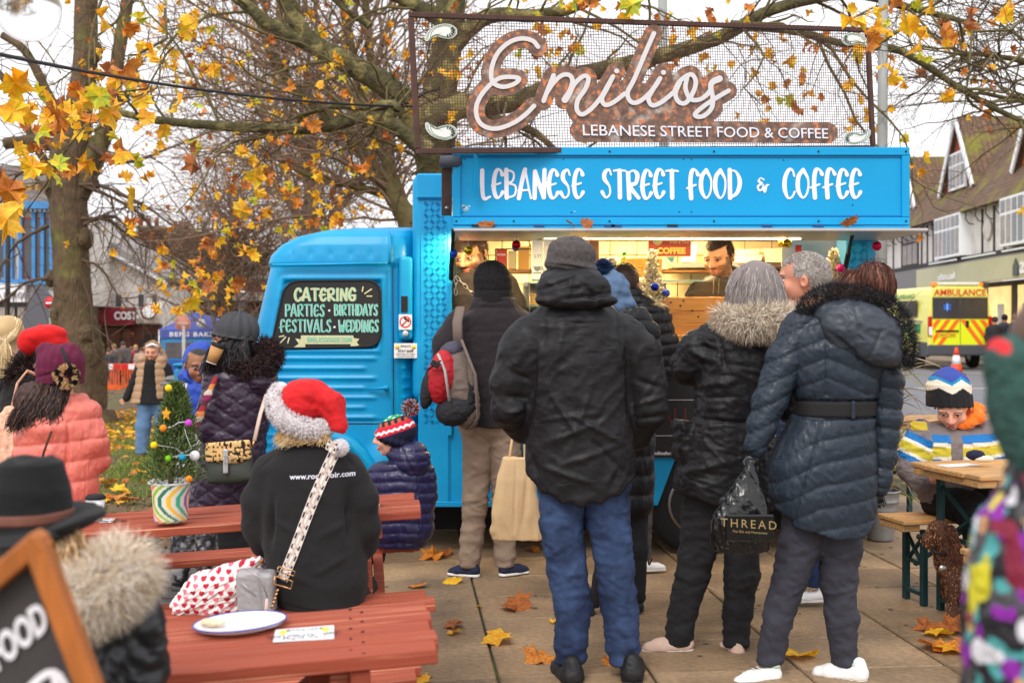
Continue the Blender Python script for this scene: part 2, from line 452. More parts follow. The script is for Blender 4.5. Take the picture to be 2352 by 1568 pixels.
def ribbons(name,roots,dirs,length,width,m,parent,Y=None,seg=4,curl=.2,grav=0.,seed=1,lift=None,cols=None,path=None,wtip=.15,kinds=None,wave=0):
 "roots, dirs: arrays (n,3) in px space when Y is given (u, d, -v); one tapered ribbon each"
 rs=np.random.RandomState(seed); R=np.asarray(roots,float); D=np.asarray(dirs,float); n=len(R)
 D=D/np.maximum(np.linalg.norm(D,axis=1),1e-9)[:,None]; Ln=length*(.65+.7*rs.rand(n))if not hasattr(length,'__len__')else np.asarray(length)
 side=np.cross(D,rs.randn(n,3)); side/=np.maximum(np.linalg.norm(side,axis=1),1e-9)[:,None]
 bend=rs.randn(n,3)*curl; pts=[]; p=R.copy(); dd=D.copy()
 ph=rs.rand(n)*6.28
 for i in range(seg+1):
  pts.append(p.copy()); st=(Ln/seg)[:,None]
  dd=dd+bend/seg+np.array((0,0,-grav/seg));
  if wave:dd=dd+side*(np.sin(ph+i*2.2)*wave)[:,None]
  dd/=np.linalg.norm(dd,axis=1)[:,None]; p=p+dd*st
 V=np.zeros((n,(seg+1)*2,3))
 for i in range(seg+1):
  w=width*(1-(1-wtip)*(i/seg)**1.5)*.5; V[:,2*i]=pts[i]-side*w; V[:,2*i+1]=pts[i]+side*w
 base=(np.arange(n)*(seg+1)*2)[:,None]
 Fq=np.concatenate([base+np.array((2*i,2*i+1,2*i+3,2*i+2))for i in range(seg)])
 V=V.reshape(-1,3)
 if Y is not None:V=toworld(V,Y)
 cc=None
 if cols is not None:cc=np.repeat(cols(R,rs),(seg+1)*2,0)
 o=obj(name,npmesh(name,V,Fq,True,cc),m,parent)
 return o
def guided(name,guides,n,spread,width,m,parent,Y,seed=1,jit=.25,seg=10,cols=None,flat=1.0,wtip=.3,endj=.12):
 "long hair: each strand blends between neighbouring guide curves (lists of (u,v,d)); spread = px radius of a lock"
 rs=np.random.RandomState(seed); G=[]
 for g in guides:
  s=np.array(spline([(a[0],a[2],-a[1])for a in g],8)); t=np.linspace(0,len(s)-1,seg+1)
  G.append(np.stack([np.interp(t,np.arange(len(s)),s[:,i])for i in range(3)],1))
 G=np.array(G); k=len(G)
 x=rs.rand(n)*(k-1)if k>1 else np.zeros(n); i0=np.minimum(x.astype(int),max(k-2,0)); f=(x-i0)[:,None,None]
 Pn=G[i0]*(1-f)+G[np.minimum(i0+1,k-1)]*f
 off=rs.randn(n,1,3)*spread; off[:,:,1]*=flat; w1=np.linspace(.45,1,seg+1)[None,:,None]
 cl=rs.randint(0,40,n); co_=np.random.RandomState(seed+1).randn(40,seg+1,3)*spread*jit
 Pn=Pn+off*w1+co_[cl]*w1
 e=1-endj*rs.rand(n)
 tt=np.linspace(0,1,seg+1)[None,:]*e[:,None]*seg; a=np.minimum(tt.astype(int),seg-1); b=(tt-a)[...,None]; I=np.arange(n)[:,None]
 Pn=Pn[I,a]*(1-b)+Pn[I,a+1]*b
 T_=np.gradient(Pn,axis=1); side=np.cross(T_,np.array((0,1.,0))+rs.randn(n,1,3)*.35); side/=np.maximum(np.linalg.norm(side,axis=2),1e-9)[...,None]
 ww=width*(1-(1-wtip)*np.linspace(0,1,seg+1)**2)[None,:,None]*.5
 V=np.stack([Pn-side*ww,Pn+side*ww],2).reshape(-1,3); base=(np.arange(n)*(seg+1)*2)[:,None]
 Fq=np.concatenate([base+np.array((2*i,2*i+1,2*i+3,2*i+2))for i in range(seg)])
 cc=None
 if cols is not None:cc=np.repeat(cols(Pn[:,0],rs),(seg+1)*2,0)
 return obj(name,npmesh(name,toworld(V,Y),Fq,True,cc),m,parent)
def vary(c1,c2,c3=None,pr=.2):
 a,b=lc(c1),lc(c2)
 def f(R,rs):
  t=rs.rand(len(R),1); o=a*(1-t)+b*t
  if c3 is not None:o[rs.rand(len(R))<pr]=lc(c3)
  return o
 return f
def fur(name,path,n,r,length,width,m,parent,Y,out=None,seed=3,cols=None,curl=.5,grav=.3,flat=1.0,bias=(0,0,0),wave=0):
 "fur round a tube whose axis is the path of (u,v,d[,r]) points"
 rs=np.random.RandomState(seed); s=np.array(spline([(a[0],a[2],-a[1])+tuple(a[3:])for a in path],10)); t=rs.rand(n)*(len(s)-1)
 c=np.stack([np.interp(t,np.arange(len(s)),s[:,i])for i in range(3)],1)
 rr=np.interp(t,np.arange(len(s)),s[:,3])if s.shape[1]>3 else np.full(n,r)
 d=rs.randn(n,3); tg=np.gradient(s[:,:3],axis=0); tg=np.stack([np.interp(t,np.arange(len(s)),tg[:,i])for i in range(3)],1); tg/=np.linalg.norm(tg,axis=1)[:,None]
 d-=tg*(d*tg).sum(1)[:,None]; d/=np.linalg.norm(d,axis=1)[:,None]
 root=c+d*rr[:,None]*np.array((1,flat,1)); D=d+rs.randn(n,3)*.35+np.array((bias[0],bias[2],-bias[1]))
 return ribbons(name,root,D,length,width,m,parent,Y,4,curl,grav,seed,cols=cols,wtip=.08,wave=wave)
 # --- lettering
FONT={}
def text(name,s,size,m,parent,at,right=(1,0,0),up=(0,0,1),ext=.002,align='LEFT',sx=1.0,bold=0,shear=0,sp=1.0,off=0):
 "flat letters of the built-in face, turned into a mesh; at = world position of the baseline start (or centre)"
 cu=bpy.data.curves.new(name,'FONT'); cu.body=s; cu.size=size; cu.align_x=align; cu.extrude=ext/2; cu.offset=bold; cu.shear=shear; cu.space_character=sp
 cu.resolution_u=3
 t=bpy.data.objects.new('tmp',cu); COL.objects.link(t); dg=bpy.context.evaluated_depsgraph_get(); me=bpy.data.meshes.new_from_object(t.evaluated_get(dg))
 bpy.data.objects.remove(t); bpy.data.curves.remove(cu)
 r=Vector(right).normalized(); u=Vector(up).normalized(); n=r.cross(u)
 M_=Matrix.Translation(Vector(at))@Matrix((r*sx,u,n)).transposed().to_4x4()
 me.transform(M_); me.name=name
 return obj(name,me,m,parent)
def stroke(mb,pts,w,T,ext=.003,k=6,w2=None,taper=None,cap=6):
 "a flat rounded pen stroke; pts (x,y[,width factor]); T maps (x,y,z) to world"
 s=spline(pts,k)if len(pts)>2 else[np.array(p,float)for p in pts]
 P2=np.array([q[:2]for q in s]); ww=np.array([(q[2]if len(q)>2 else 1)*w/2 for q in s]); n=len(P2)
 tg=np.gradient(P2,axis=0)if n>1 else np.array([[1,0]]); tg/=np.maximum(np.linalg.norm(tg,axis=1),1e-9)[:,None]; nm=np.stack([-tg[:,1],tg[:,0]],1)
 Lp=[P2[i]+nm[i]*ww[i]for i in range(n)]; Rp=[P2[i]-nm[i]*ww[i]for i in range(n)]
 V=[]; Fs=[]
 def pt(p,z):V.append(T(p[0],p[1],z)); return len(V)-1
 for i in range(n):
  pt(Lp[i],ext); pt(Rp[i],ext); pt(Lp[i],0); pt(Rp[i],0)
 for i in range(n-1):
  a,b=4*i,4*i+4; Fs+=[(a+1,b+1,b,a),(a,b,b+2,a+2),(b+1,a+1,a+3,b+3)]
 for e,sg in((0,-1),(n-1,1)):
  c=pt(P2[e],ext); prev=None; a0=math.atan2(nm[e][1],nm[e][0]); ring=[]
  for j in range(cap+1):
   a=a0-sg*PI*j/cap; ring.append((pt(P2[e]+ww[e]*np.array((math.cos(a),math.sin(a))),ext),pt(P2[e]+ww[e]*np.array((math.cos(a),math.sin(a))),0)))
  for j in range(cap):
   (p,pb),(q,qb)=ring[j],ring[j+1]
   Fs+=[(c,q,p)if sg>0 else(c,p,q),(p,q,qb,pb)if sg>0 else(q,p,pb,qb)]
 mb.add(V,Fs)
def plate(name,caps,h,thick,out,m,parent,mp,boxes=()):
 "flat plate of constant thickness whose outline is the union of the round-ended strokes caps = (u0, v0, u1, v1, half width)"
 caps=np.array(caps,float); pad=4
 lo=np.array((caps[:,[0,2]].min()-caps[:,4].max()-pad,caps[:,[1,3]].min()-caps[:,4].max()-pad)); hi=np.array((caps[:,[0,2]].max()+caps[:,4].max()+pad,caps[:,[1,3]].max()+caps[:,4].max()+pad))
 for(u,v,a,b,r_)in boxes:lo=np.minimum(lo,(u-a-pad,v-b-pad)); hi=np.maximum(hi,(u+a+pad,v+b+pad))
 gx=np.arange(lo[0],hi[0],h); gy=np.arange(lo[1],hi[1],h); Xg,Yg_=np.meshgrid(gx,gy,indexing='ij'); D=np.full(Xg.shape,1e3)
 for(x0,y0,x1,y1,w)in caps:
  i0,i1=np.searchsorted(gx,(min(x0,x1)-w-8,max(x0,x1)+w+8)); j0,j1=np.searchsorted(gy,(min(y0,y1)-w-8,max(y0,y1)+w+8))
  xx,yy=Xg[i0:i1,j0:j1],Yg_[i0:i1,j0:j1]; dx,dy=x1-x0,y1-y0; t=np.clip(((xx-x0)*dx+(yy-y0)*dy)/max(dx*dx+dy*dy,1e-6),0,1)
  D[i0:i1,j0:j1]=np.minimum(D[i0:i1,j0:j1],np.hypot(xx-x0-t*dx,yy-y0-t*dy)-w)
 for(u,v,a,b,r_)in boxes:
  qx=np.abs(Xg-u)-(a-r_); qy=np.abs(Yg_-v)-(b-r_); D=np.minimum(D,np.hypot(np.maximum(qx,0),np.maximum(qy,0))+np.minimum(np.maximum(qx,qy),0)-r_)
 ins=D<0; nx_,ny_=D.shape; gX,gY=np.gradient(D,h)
 near=np.abs(D)<h*.75; Xs=np.where(near,Xg-D*gX,Xg); Ys_=np.where(near,Yg_-D*gY,Yg_)
 cc=(D[:-1,:-1]+D[1:,:-1]+D[:-1,1:]+D[1:,1:])/4<0
 used=np.zeros(D.shape,bool); used[:-1,:-1]|=cc; used[1:,:-1]|=cc; used[:-1,1:]|=cc; used[1:,1:]|=cc
 ids=np.full(D.shape,-1); ids[used]=np.arange(used.sum()); n=used.sum(); uu,vv=Xs[used],Ys_[used]
 V=[mp(a,b,out+thick)for a,b in zip(uu,vv)]+[mp(a,b,out)for a,b in zip(uu,vv)]
 c=np.argwhere(cc); i,j=c[:,0],c[:,1]; a,b,c2,d=ids[i,j],ids[i+1,j],ids[i+1,j+1],ids[i,j+1]
 Fs=[np.stack([a,d,c2,b],1)]
 for(di,dj,e)in((-1,0,(0,3)),(1,0,(2,1)),(0,-1,(1,0)),(0,1,(3,2))):
  ii,jj=i+di,j+dj; ok=(ii>=0)&(jj>=0)&(ii<cc.shape[0])&(jj<cc.shape[1]); o_=np.ones(len(i),bool); o_[ok]=~cc[ii[ok],jj[ok]]
  arr=[a,b,c2,d]; p,q_=arr[e[0]][o_],arr[e[1]][o_]; Fs.append(np.stack([p,q_,q_+n,p+n],1))
 return obj(name,npmesh(name,[tuple(v)for v in V],np.concatenate(Fs),False),m,parent)
GL={'A':(.62,[[(.02,0),(.14,.5),(.3,1),(.36,1)],[(.34,1),(.46,.5),(.6,0)],[(.0,.27),(.5,.3)]]),'B':(.55,[[(.08,0),(.06,1)],[(.06,1),(.4,.9),(.38,.62),(.12,.52)],[(.12,.52),(.5,.42),(.46,.1),(.1,0)]]),'C':(.52,[[(.5,.78),(.42,.98),(.24,1),(.06,.7),(.05,.3),(.2,0),(.4,.04),(.52,.22)]]),'D':(.58,[[(.08,0),(.06,1)],[(.02,.98),(.36,.94),(.56,.6),(.44,.2),(.1,0)]]),'E':(.52,[[(.48,.82),(.4,.98),(.22,.98),(.1,.7),(.08,.3),(.2,.02),(.38,.04),(.5,.2)],[(-.02,.42),(.4,.52)]]),'F':(.5,[[(.5,.84),(.38,1),(.2,.98),(.12,.6),(.16,0)],[(-.04,.36),(.38,.48)]]),'G':(.56,[[(.5,.8),(.4,.98),(.22,1),(.06,.6),(.08,.2),(.25,0),(.46,.1),(.48,.4)],[(.28,.42),(.5,.42)]]),'H':(.58,[[(.06,1),(.08,0)],[(.5,1),(.52,0)],[(.06,.45),(.52,.48)]]),'I':(.2,[[(.1,1),(.1,0)]]),'L':(.46,[[(.08,1),(.08,.4),(.16,.0),(.46,.06)]]),'M':(.7,[[(.04,0),(.1,1),(.34,.3),(.58,1),(.66,0)]]),'N':(.58,[[(.06,0),(.08,.95)],[(.08,.95),(.5,.02)],[(.5,.02),(.54,1)]]),'O':(.6,[[(.3,1),(.08,.75),(.06,.3),(.28,0),(.5,.2),(.54,.65),(.3,1)]]),'P':(.5,[[(.08,0),(.08,1)],[(.04,.98),(.44,.95),(.46,.6),(.1,.48)]]),'R':(.58,[[(.04,.9),(.1,0)],[(.02,.9),(.3,1),(.5,.85),(.42,.55),(.14,.44),(.56,.02)]]),'S':(.5,[[(.46,.82),(.36,1),(.16,.9),(.14,.66),(.38,.4),(.4,.12),(.2,0),(.02,.2)]]),'T':(.56,[[(.0,.96),(.28,.98),(.58,.95)],[(.28,.96),(.3,0)]]),'V':(.58,[[(.04,1),(.3,0)],[(.3,0),(.56,1)]]),'W':(.8,[[(.04,1),(.2,0),(.4,.6),(.58,0),(.78,1)]]),'Y':(.56,[[(.04,1),(.28,.5)],[(.54,1),(.28,.45),(.26,0)]]),'&':(.42,[[(.36,.85),(.2,.98),(.1,.75),(.26,.6),(.06,.4),(.12,.12),(.28,.2),(.34,.5),(.36,.2),(.42,.02),(.5,.45),(.62,.5)]]),'.':(.2,[[(.1,.02),(.1,.03)]]),'-':(.3,[[(.15,.47),(.15,.49)]]),}
def hand(name,s,x0,x1,y0,y1,w,m,parent,T,ext=.003,gap=.14,space=.34,fat=0,seed=0,wide=1.0):
 "writes s between x0 and x1 with heights y0..y1; T maps (x,y,z)->world"
 tot=sum((GL[c][0]if c!=' ' else space)+gap for c in s)-gap; sx=(x1-x0)/tot; sy=y1-y0; x=x0; caps=[]; r=random.Random(seed)
 for c in s:
  if c==' ':x+=(space+gap)*sx; continue
  jy=r.uniform(-.02,.02)*sy
  for i,st in enumerate(GL[c][1]):
   pts=[]
   n=len(st)
   for j,q in enumerate(st):
    f=1.0
    if fat:
     a=st[max(j-1,0)]; b=st[min(j+1,n-1)]; dx,dy=(b[0]-a[0]),(b[1]-a[1]); vert=abs(dy)/max(math.hypot(dx,dy),1e-6)
     f=(1-fat)+2*fat*vert if(i==0 or c in 'TIHNDR&')and vert>.6 and not(c in 'CSGO' and q[0]>.3)else 1-fat
    pts.append((x+q[0]*sx,y0+jy+q[1]*sy,f))
   sp_=spline(pts,5); caps+=[(a[0],a[1],b[0],b[1],w/2*(a[2]+b[2])/2)for a,b in zip(sp_[:-1],sp_[1:])]
  x+=(GL[c][0]+gap)*sx
 return plate(name,caps,max(.7,min(1.3,w*.22)),ext,0,m,parent,T)
 # === SETTING
def randmat(key,col,col2,rough=.85,vs=9,var=.16,bump=.35,bs=70,bd=.003,st=(1,1,1)):
 "stone / paver material whose tone differs from piece to piece"
 m=mat(key,col,rough,var=var,vs=vs,bump=bump,bs=bs,bd=bd,st=st); t=m.node_tree; N=t.nodes
 oi=N.new('ShaderNodeObjectInfo'); mixn=N.new('ShaderNodeMix'); mixn.data_type='RGBA'
 t.links.new(oi.outputs['Random'],mixn.inputs[0]); mixn.inputs[6].default_value=lin(col)+(1,); mixn.inputs[7].default_value=lin(col2)+(1,)
 b=N['Principled BSDF']; src=b.inputs['Base Color'].links[0].from_node
 t.links.new(mixn.outputs[2],src.inputs[0])
 g=N.new('ShaderNodeNewGeometry'); n=N.new('ShaderNodeTexNoise'); n.inputs['Scale'].default_value=1.7; n.inputs['Detail'].default_value=6
 t.links.new(g.outputs['Position'],n.inputs[0]); mr=N.new('ShaderNodeMapRange'); mr.inputs[1].default_value=.35; mr.inputs[2].default_value=.65; mr.inputs[3].default_value=.62; mr.inputs[4].default_value=1.2
 t.links.new(n.outputs[0],mr.inputs[0]); x=N.new('ShaderNodeVectorMath'); x.operation='SCALE'; t.links.new(src.outputs[0],x.inputs[0]); t.links.new(mr.outputs[0],x.inputs['Scale']); t.links.new(x.outputs[0],b.inputs['Base Color'])
 return m
m_soil=mat('soil',(104,82,60),.95,var=.35,vs=3,bump=.8,bs=25,bd=.03,col2=(84,92,44),cs=.9,thr=(.48,.56))
xs=np.concatenate([np.linspace(-160,-14,14),np.linspace(-13,5,73),np.linspace(6,160,14)]); ys=np.concatenate([np.linspace(-20,3,5),np.linspace(4,30,53),np.linspace(32,400,16)])
X,Yg=np.meshgrid(xs,ys,indexing='ij'); Z=gz(X)-.035+.012*vnoise(np.stack([X.ravel()*1.5,Yg.ravel()*1.5,X.ravel()*0],1)).reshape(X.shape)*(Yg>8.5)
V=np.stack([X,Yg,Z],-1).reshape(-1,3); nx,ny=X.shape
I=(np.arange(nx-1)[:,None]*ny+np.arange(ny-1)[None]).ravel(); ground=obj('ground',npmesh('ground',V,np.stack([I,I+ny,I+ny+1,I+1],1)),m_soil); tag(ground,kind='structure')
m_slab=randmat('paving_stone',(136,112,86),(160,134,104),.8,bump=.8,bs=120,var=.28,vs=34)
m_slab.node_tree.nodes['Principled BSDF'].inputs['Roughness'].default_value=.62
paving=bpy.data.objects.new('pavement',None); COL.objects.link(paving); tag(paving,kind='structure'); TM[paving]=Matrix.Identity(4)
sl=MB(); sl.box((0,0,-.022),(.642,.488,.044),ch=.006); slab0=None
ang=math.radians(5.2); ca,sa=math.cos(ang),math.sin(ang)
cnt=0
for i in range(-2,6):
 for j in range(-8,13):
  lx,ly=(i+.5)*.655,(j+.5)*.5; x=-.24+lx*ca-ly*sa; y=7.0+lx*sa+ly*ca
  if x<-1.15 or y>12.6:continue
  z=float(gz(x))+rnd.uniform(-.0022,.0022); tilt=math.atan(float(gz(x+.1)-gz(x-.1))/.2)
  if slab0 is None:slab0=sl.build('paving_slab',m_slab,paving,local=True); o=slab0
  else:o=cp(slab0)
  o.location=(x,y,z); o.rotation_euler=(rnd.uniform(-.004,.004),-tilt+rnd.uniform(-.004,.004),ang+rnd.uniform(-.002,.002)); cnt+=1
m_joint=mat('joint_moss',(62,58,38),.95,var=.4,vs=20,bump=.6,bs=80,col2=(74,84,34),cs=3,thr=(.5,.6))
jb=MB()
V=[];
for i in range(12):
 for j in range(2):V.append((-1.3+i*.5,(1.5,13)[j],float(gz(-1.3+i*.5))-.016))
jb.add(V,[(2*i,2*i+2,2*i+3,2*i+1)for i in range(11)],True); tag(jb.build('joint_sand',m_joint),kind='structure')
r=np.random.RandomState(6); q=MB()
for k in range(170):
 x,y=r.uniform(-.9,3.4),r.uniform(4.6,9.5); a=r.uniform(.006,.016); q.lathe((x,y,float(gz(x))+.003),[(a,-.001),(a*.8,.0008),(.0005,.001)],7)
tag(q.build('gum_spots',mat('old_gum',(92,78,66),.8,var=.2,vs=3)),kind='stuff')
m_pav=randmat('paver',(104,98,96),(82,76,74),.9)
pv=bpy.data.objects.new('path',None); COL.objects.link(pv); tag(pv,kind='structure'); TM[pv]=Matrix.Identity(4)
pm=MB(); pm.box((0,0,-.02),(.195,.098,.04),ch=.006); p0=None
for i in range(10):
 for j in range(30):
  x=-2.95+i*.2+(j%2)*.1; y=5.55+j*.102
  z=float(gz(x))-.004+rnd.uniform(-.004,.004)
  if p0 is None:p0=pm.build('paver',m_pav,pv,local=True); o=p0
  else:o=cp(p0)
  o.location=(x,y,z); o.rotation_euler=(rnd.uniform(-.02,.02),.068+rnd.uniform(-.02,.02),rnd.uniform(-.012,.012))
m_asph=mat('asphalt',(112,112,118),.85,var=.14,vs=2,bump=.5,bs=150,bd=.006)
r_=MB(); r_.add([(5.5,17.5,-.02),(80,14.0,-.02),(80,42.5,-.02),(15.2,42.5,-.02),(16.8,60,-.02),(16.8,62,-.02),(2,62,-.02),(3.0,17.5,-.02)],[(7,0,1,2,3,4,5,6)])
tag(r_.build('road',m_asph),kind='structure')
m_line=mat('road_paint',(215,212,205),.7,var=.2,vs=8)
q=MB()
for(x0,x1,y,w)in((7.5,13.2,26.9,.12),(9.6,14,23.8,.12),(9.8,11.6,35.2,.1),(12.6,14.2,34.8,.1)):q.box(((x0+x1)/2,y,-.0145),(x1-x0,w,.003))
tag(q.build('road_markings',m_line),kind='structure')
m_kerb=mat('kerb_stone',(150,146,140),.85,var=.12,vs=4,bump=.3)
q=MB(); q.box((14,17.4,.02),(22,.14,.12),ch=.01); tag(q.build('kerb',m_kerb),kind='structure')
m_pave2=mat('far_paving',(138,126,112),.85,var=.15,vs=3,bump=.3)
q=MB(); q.add([(3.2,12.2,-.012),(30,12.2,-.012),(30,17.33,-.012),(3.2,17.33,-.012)],[(0,1,2,3)]); tag(q.build('far_pavement',m_pave2),kind='structure')
q=MB(); q.box((16.7,47,.03),(2.2,34,.11)); tag(q.build('shop_pavement',m_pave2),kind='structure')
q=MB(); zz=-.83; q.add([(-60,33,zz+.0),(-7.5,33,zz+.0),(-7,70,zz),(-60,70,zz)],[(0,1,2,3)]); tag(q.build('street',m_asph),kind='structure')
# ---- leaves
def leafmesh(name,size,seed,curl=.15):
 r=random.Random(seed)
 half=[(.0,.0),(.12,-.03),(.32,-.12),(.36,.06),(.56,.14),(.46,.30),(.57,.56),(.37,.54),(.30,.72),(.15,.72),(.0,1.0)]
 pts=half+[(-x,y)for(x,y)in half[-2:0:-1]]; n=len(pts)
 pts=[(x*(1+r.uniform(-.1,.1)),y*(1+r.uniform(-.06,.06)))for x,y in pts]
 ca_=r.uniform(-1,1)*curl; cb=r.uniform(.3,1)*curl
 def z(x,y):return cb*(x*x)*2.2*(1 if r.random()>.2 else-.4)+ca_*(y-.4)**2+r.uniform(-.03,.03)
 V=[(0,.36,0)]+[(x,y,z(x,y))for x,y in pts]
 V=[(x*size,(y-.4)*size,zz*size)for x,y,zz in V]; Fs=[(0,1+i,1+(i+1)%n)for i in range(n)]
 V+=[(-.006*size*2,-.4*size,0),(.012*size,-.4*size,0),(.03*size,-.95*size,-.04*size)]; Fs.append((n+1,n+2,n+3))
 return npmesh(name,V,Fs,False)
def leafmat(key,a,b,tr=.22):
 m=mat(key,a,.55,col2=b,cs=9,thr=(.4,.62),var=.4,vs=22,bump=.4,bs=40); t=m.node_tree; N=t.nodes; bs_=N['Principled BSDF']
 g=N.new('ShaderNodeBsdfTranslucent'); ms=N.new('ShaderNodeMixShader'); ms.inputs[0].default_value=tr
 t.links.new(bs_.inputs['Base Color'].links[0].from_socket,g.inputs[0]); t.links.new(bs_.outputs[0],ms.inputs[1]); t.links.new(g.outputs[0],ms.inputs[2]); t.links.new(ms.outputs[0],N['Material Output'].inputs[0])
 return m
LM=[leafmat('leaf_yellow',(236,186,44),(224,150,30)),leafmat('leaf_orange',(222,142,48),(178,100,40)),leafmat('leaf_brown',(186,106,44),(140,80,40)),leafmat('leaf_gold',(250,205,40),(232,160,30)),leafmat('leaf_green',(176,190,54),(226,196,44))]
def gleaf(n,area,name,size,parent=None,seed=1,mats=(0,1,2),lift=.01,dens=None):
 "a litter of leaves lying on the ground, one object"
 r=np.random.RandomState(seed); base=leafmesh('x',size,seed+3,.3); nv=len(base.vertices); co=np.zeros(nv*3); base.vertices.foreach_get('co',co); co=co.reshape(-1,3)
 fs=[tuple(p.vertices)for p in base.polygons]; V=[]; Fa=[]; mi=[]
 for i in range(n):
  x=r.uniform(area[0],area[1]); y=r.uniform(area[2],area[3])
  if dens is not None and r.rand()>dens(x,y):continue
  R=np.array(Euler((r.uniform(-.5,.5),r.uniform(-.5,.5),r.uniform(0,6.28))).to_matrix()); s=r.uniform(.6,1.15)
  k=len(V)*nv; V.append((co*s)@R.T+np.array((x,y,float(gz(x))-.035+lift+r.uniform(0,.03)))); mm=mats[r.randint(len(mats))]
  for f in fs:Fa.append(tuple(j+k for j in f)); mi.append(mm)
 me=npmesh(name,np.concatenate(V),Fa,False,mi=mi); return obj(name,me,LM,parent)
tag(gleaf(2600,(-10.5,-3.2,15.5,27),'leaf_litter',.115,seed=4,mats=(0,0,3,2,3,1),dens=lambda x,y:sm01(15,19,y)*.9),kind='stuff')
tag(gleaf(130,(-5.5,-1.5,7.5,15.5),'scattered_leaves',.13,seed=9,mats=(2,2,1,0)),kind='stuff')
tag(gleaf(120,(2.9,9,11,17),'kerbside_leaves',.13,seed=12,mats=(0,3,2)),kind='stuff')
r=np.random.RandomState(5); n=2600; cx=r.uniform(-6,-1.6,n); cy=r.uniform(7,13.5,n); s=r.uniform(.006,.028,n); oc=np.array([(1,0,0),(-1,0,0),(0,1,0),(0,-1,0),(0,0,.7),(0,0,-.7)],float)
V=(oc[None]*s[:,None,None]*r.uniform(.6,1.4,(n,6,1))+np.stack([cx,cy,gz(cx)-.03],1)[:,None]).reshape(-1,3)
f=np.array([(0,2,4),(2,1,4),(1,3,4),(3,0,4),(2,0,5),(1,2,5),(3,1,5),(0,3,5)]); tag(obj('soil_clods',npmesh('soil_clods',V,(np.arange(n)[:,None,None]*6+f[None]).reshape(-1,3)),mat('clod',(92,70,50),.95,var=.3,vs=9)),kind='stuff')
def grass(name,n,area,dens,seed,h=.05):
 r=np.random.RandomState(seed); x=r.uniform(area[0],area[1],n); y=r.uniform(area[2],area[3],n); k=r.rand(n)<dens(x,y); x,y=x[k],y[k]; m_=len(x)
 z=gz(x)-.035; a=r.uniform(0,6.28,m_); w=.006; L_=h*r.uniform(.5,1.3,m_); dx,dy=np.cos(a)*w,np.sin(a)*w; lx,ly=r.randn(m_)*.02,r.randn(m_)*.02
 V=np.stack([np.stack([x-dx,y-dy,z],1),np.stack([x+dx,y+dy,z],1),np.stack([x+lx,y+ly,z+L_],1)],1).reshape(-1,3)
 c=lc((96,120,34))*(.6+.7*r.rand(m_,1))+lc((150,140,60))*(r.rand(m_,1)<.25)*.6
 return tag(obj(name,npmesh(name,V,np.arange(3*m_).reshape(-1,3),False,np.repeat(c,3,0)),mat('grass_blade',(90,110,40),.8,attr='col')),kind='stuff')
grass('grass',90000,(-10,-2.6,10,24),lambda x,y:sm01(10.3,13.5,y)*(.35+.65*(fbm(np.stack([x*1.1,y*.8,x*0],1),3,3)>-.12))*(1-.6*sm01(17,20,y)),2)
grass('verge_grass',9000,(3.4,9,12.5,17),lambda x,y:.25+0*x,6,.035)
# === BUILDINGS ON THE RIGHT
BR=math.atan2(.997,.075); OB=Vector((16.35,33,0))
TB=Matrix.Translation(OB)@Matrix.Rotation(BR,4,'Z')
m_render=mat('white_render',(226,220,214),.85,var=.1,vs=1.2,bump=.25,bs=30,bd=.01,col2=(196,188,180),cs=1.4,thr=(.5,.75))
m_timber=mat('black_timber',(44,42,46),.7,var=.15,vs=3)
m_upvc=mat('white_frame',(236,238,242),.4)
m_glass=mat('window_glass',(62,64,68),.12,var=.4,vs=.7,spec=.8)
m_net=mat('net_curtain',(150,142,138),.5,var=.3,vs=2.5)
def tilemat(key,a,b,moss,sx,sz,thr=(.5,.62)):
 m=bpy.data.materials.new(key); m.use_nodes=True; t=m.node_tree; N=t.nodes; Lk=t.links; MATS[key]=m; bs_=N['Principled BSDF']; bs_.inputs['Roughness'].default_value=.9
 tc=N.new('ShaderNodeTexCoord'); br=N.new('ShaderNodeTexBrick'); mp=N.new('ShaderNodeMapping'); Lk.new(tc.outputs['UV'],mp.inputs[0])
 br.inputs['Scale'].default_value=1; br.inputs['Brick Width'].default_value=sx; br.inputs['Row Height'].default_value=sz; br.inputs['Mortar Size'].default_value=.012; br.inputs['Mortar Smooth'].default_value=.2
 br.inputs[1].default_value=lin(a)+(1,); br.inputs[2].default_value=lin(b)+(1,); br.inputs[3].default_value=tuple(x*.35 for x in lin(a))+(1,); Lk.new(mp.outputs[0],br.inputs[0])
 n=N.new('ShaderNodeTexNoise'); n.inputs['Scale'].default_value=.8; n.inputs['Detail'].default_value=7; Lk.new(tc.outputs['Object'],n.inputs[0]); rp=N.new('ShaderNodeValToRGB'); rp.color_ramp.elements[0].position=thr[0]; rp.color_ramp.elements[1].position=thr[1]; Lk.new(n.outputs[0],rp.inputs[0])
 mxn=N.new('ShaderNodeMix'); mxn.data_type='RGBA'; Lk.new(rp.outputs[0],mxn.inputs[0]); Lk.new(br.outputs[0],mxn.inputs[6]); mxn.inputs[7].default_value=lin(moss)+(1,); Lk.new(mxn.outputs[2],bs_.inputs['Base Color'])
 bp=N.new('ShaderNodeBump'); bp.inputs['Distance'].default_value=.03; bp.invert=True; Lk.new(br.outputs['Fac'],bp.inputs['Height']); Lk.new(bp.outputs[0],bs_.inputs['Normal'])
 return m
